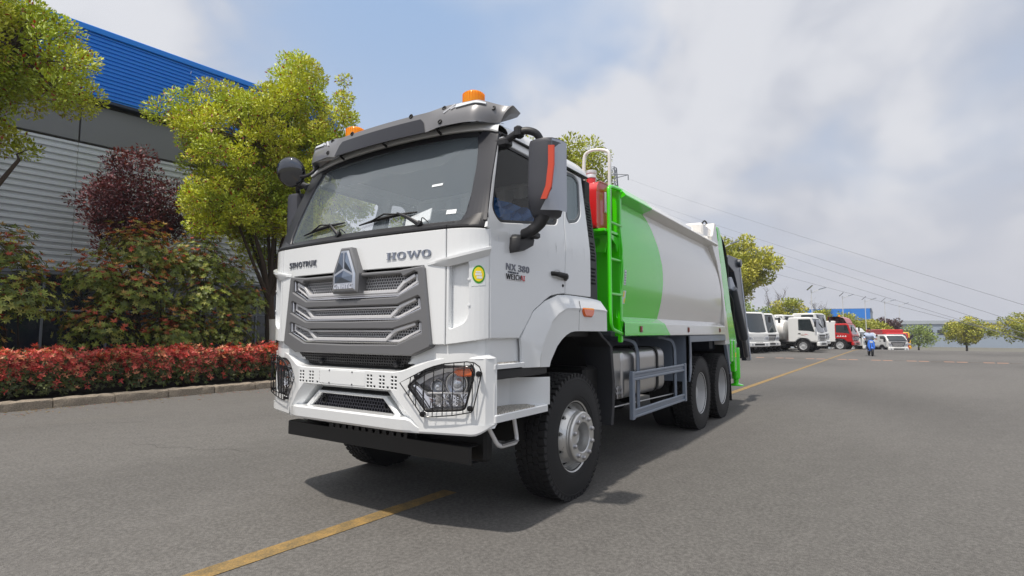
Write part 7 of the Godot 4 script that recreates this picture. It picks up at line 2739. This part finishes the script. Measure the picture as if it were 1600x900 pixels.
func numbered(n: String) -> String:
	if not taken.has(n):
		taken[n] = 0
		return n
	taken[n] += 1
	return "%s_%03d" % [n, taken[n]]

func part(called: String, g: Geo, m: Material, parent: Node3D, crease := 40.0) -> MeshInstance3D:
	return part_mesh(called, g.mesh(crease), m, parent)

func part_mesh(called: String, me: Mesh, m: Material, parent: Node3D) -> MeshInstance3D:
	var o := MeshInstance3D.new()
	var n := 0
	var nm := called
	var id := parent.get_instance_id()
	if not part_names.has(id): part_names[id] = {}
	var used: Dictionary = part_names[id]
	if used.has(called):
		n = used[called]
		nm = "%s_%03d" % [called, n]
	used[called] = n + 1
	o.name = nm
	o.mesh = me
	o.material_override = m
	parent.add_child(o, true)
	return o

func thing(called: String, label: String, category: String, at := Vector3.ZERO, turn := 0.0, group := "") -> Node3D:
	var o := Node3D.new()
	o.name = numbered(called)
	add_child(o, true)
	o.position = at
	o.rotation.y = turn
	tag(o, label, category, group)
	return o

func tag(o: Node, label: String, category: String, group := ""):
	o.set_meta("label", label)
	o.set_meta("category", category)
	if group: o.set_meta("group", group)

func single(called: String, g: Geo, m: Material, label: String, category: String, group := "", crease := 40.0) -> MeshInstance3D:
	var o := MeshInstance3D.new()
	o.name = numbered(called)
	o.mesh = g.mesh(crease)
	o.material_override = m
	add_child(o, true)
	tag(o, label, category, group)
	return o

func setting(called: String, g: Geo, m: Material, label: String, kind := "structure", crease := 40.0) -> MeshInstance3D:
	var o := MeshInstance3D.new()
	o.name = numbered(called)
	o.mesh = g.mesh(crease)
	o.material_override = m
	add_child(o, true)
	o.set_meta("kind", kind)
	o.set_meta("label", label)
	return o

func copy_of(o: Node3D, label: String, at: Vector3, turn := 0.0, s := 1.0) -> Node3D:
	var base: String = o.name
	var k := base.rfind("_")
	if k > 0 and base.substr(k + 1).is_valid_int(): base = base.substr(0, k)
	var r: Node3D = o.duplicate()
	r.name = numbered(base)
	add_child(r, true)
	r.position = at
	r.rotation.y = turn
	r.scale = Vector3.ONE * s
	r.set_meta("label", label)
	return r

func pv(a: Array) -> PackedVector2Array:
	var p := PackedVector2Array()
	for i in range(0, a.size(), 2): p.append(Vector2(a[i], a[i + 1]))
	return p

func p3(a: Array) -> PackedVector3Array:
	var p := PackedVector3Array()
	for i in range(0, a.size(), 3): p.append(Vector3(a[i], a[i + 1], a[i + 2]))
	return p

# corners of a 2D polygon rounded by arcs of radius r
func rounded(p: PackedVector2Array, r: float, n := 4) -> PackedVector2Array:
	var out := PackedVector2Array()
	var m := p.size()
	for i in m:
		var a := p[(i - 1 + m) % m]
		var b := p[i]
		var d := p[(i + 1) % m]
		var k: float = min(r, min(a.distance_to(b), b.distance_to(d)) * 0.45)
		var s := b + (a - b).normalized() * k
		var e := b + (d - b).normalized() * k
		for j in n + 1:
			var t := float(j) / n
			out.append(s.lerp(b, t).lerp(b.lerp(e, t), t))
	return out

func smooth_path(p: PackedVector3Array, r: float, n := 4, closed := false) -> PackedVector3Array:
	var out := PackedVector3Array()
	var m := p.size()
	for i in m:
		if not closed and (i == 0 or i == m - 1):
			out.append(p[i])
			continue
		var a := p[(i - 1 + m) % m]
		var b := p[i]
		var d := p[(i + 1) % m]
		var k: float = min(r, min(a.distance_to(b), b.distance_to(d)) * 0.45)
		var s := b + (a - b).normalized() * k
		var e := b + (d - b).normalized() * k
		for j in n + 1:
			var t := float(j) / n
			out.append(s.lerp(b, t).lerp(b.lerp(e, t), t))
	return out

func circle2(x: float, y: float, r: float, n := 12, sy := 1.0) -> PackedVector2Array:
	var p := PackedVector2Array()
	for i in n: p.append(Vector2(x + r * cos(TAU * i / n), y + r * sy * sin(TAU * i / n)))
	return p

func flat_map(o: Vector3, ax: Vector3, ay: Vector3, n: Vector3) -> Callable:
	return func(u, v, w): return o + ax * u + ay * v + n * w

func sheet_metal(called: String, poly: PackedVector2Array, holes: Array, map: Callable, w0: float, w1: float, m: Material, parent: Node3D, bev := 0.004, cell := 0.2, crease := 35.0) -> MeshInstance3D:
	var g := Geo.new()
	g.plate(poly, holes, map, w0, w1, bev, cell)
	return part(called, g, m, parent, crease)

func lettering(called: String, text: String, h: float, depth: float, at: Vector3, basis: Basis, m: Material, parent: Node3D, font := "Droid Sans", stretch := 1.0, bold := false) -> MeshInstance3D:
	var t := TextMesh.new()
	t.text = text
	var f := SystemFont.new()
	f.font_names = PackedStringArray([font])
	if bold: f.font_weight = 700
	t.font = f
	t.font_size = 64
	t.pixel_size = h / 46.0
	t.depth = depth
	var o := part_mesh(called, t, m, parent)
	o.transform = Transform3D(Basis(basis.x * stretch, basis.y, basis.z), at)
	return o

func plain(color: Color, rough: float, metal := 0.0, coat := 0.0) -> StandardMaterial3D:
	var m := StandardMaterial3D.new()
	m.albedo_color = color
	m.roughness = rough
	m.metallic = metal
	m.cull_mode = BaseMaterial3D.CULL_DISABLED
	if coat > 0.0:
		m.clearcoat_enabled = true
		m.clearcoat = coat
		m.clearcoat_roughness = 0.04
	return m

func lin(r: float, g: float, b: float) -> Color:
	return Color(r, g, b).linear_to_srgb()

func pane(color: Color, a: float) -> StandardMaterial3D:
	var m := plain(Color(color.r, color.g, color.b, a), 0.02)
	m.transparency = BaseMaterial3D.TRANSPARENCY_ALPHA
	m.metallic_specular = 0.7
	return m

func noise_image(n: int, freq: float, seed_: int, octaves := 4, type := FastNoiseLite.TYPE_SIMPLEX_SMOOTH) -> Image:
	var f := FastNoiseLite.new()
	f.noise_type = type
	f.seed = seed_
	f.frequency = freq
	f.fractal_octaves = octaves
	return f.get_seamless_image(n, n)

# a grey ramp image between two linear levels from noise, multiplied on the albedo
func tint_texture(n: int, layers: Array, lo: Color, hi: Color) -> ImageTexture:
	var acc := PackedFloat32Array()
	acc.resize(n * n)
	for l in layers:
		var im: Image = l[0]
		var d := im.get_data()
		var k: float = l[1] / 255.0
		for i in n * n: acc[i] += d[i] * k
	var out := PackedByteArray()
	out.resize(n * n * 3)
	for i in n * n:
		var t: float = clampf(acc[i], 0.0, 1.0)
		out[3 * i] = int(255.0 * lerpf(lo.r, hi.r, t))
		out[3 * i + 1] = int(255.0 * lerpf(lo.g, hi.g, t))
		out[3 * i + 2] = int(255.0 * lerpf(lo.b, hi.b, t))
	return ImageTexture.create_from_image(Image.create_from_data(n, n, false, Image.FORMAT_RGB8, out))

func world_mapped(m: StandardMaterial3D, scale_: float, tex: Texture2D = null, bump: Texture2D = null, height := 0.3):
	m.uv1_triplanar = true
	m.uv1_world_triplanar = true
	m.uv1_scale = Vector3.ONE * scale_
	if tex: m.albedo_texture = tex
	if bump:
		m.heightmap_enabled = true
		m.heightmap_texture = bump
		m.heightmap_scale = height
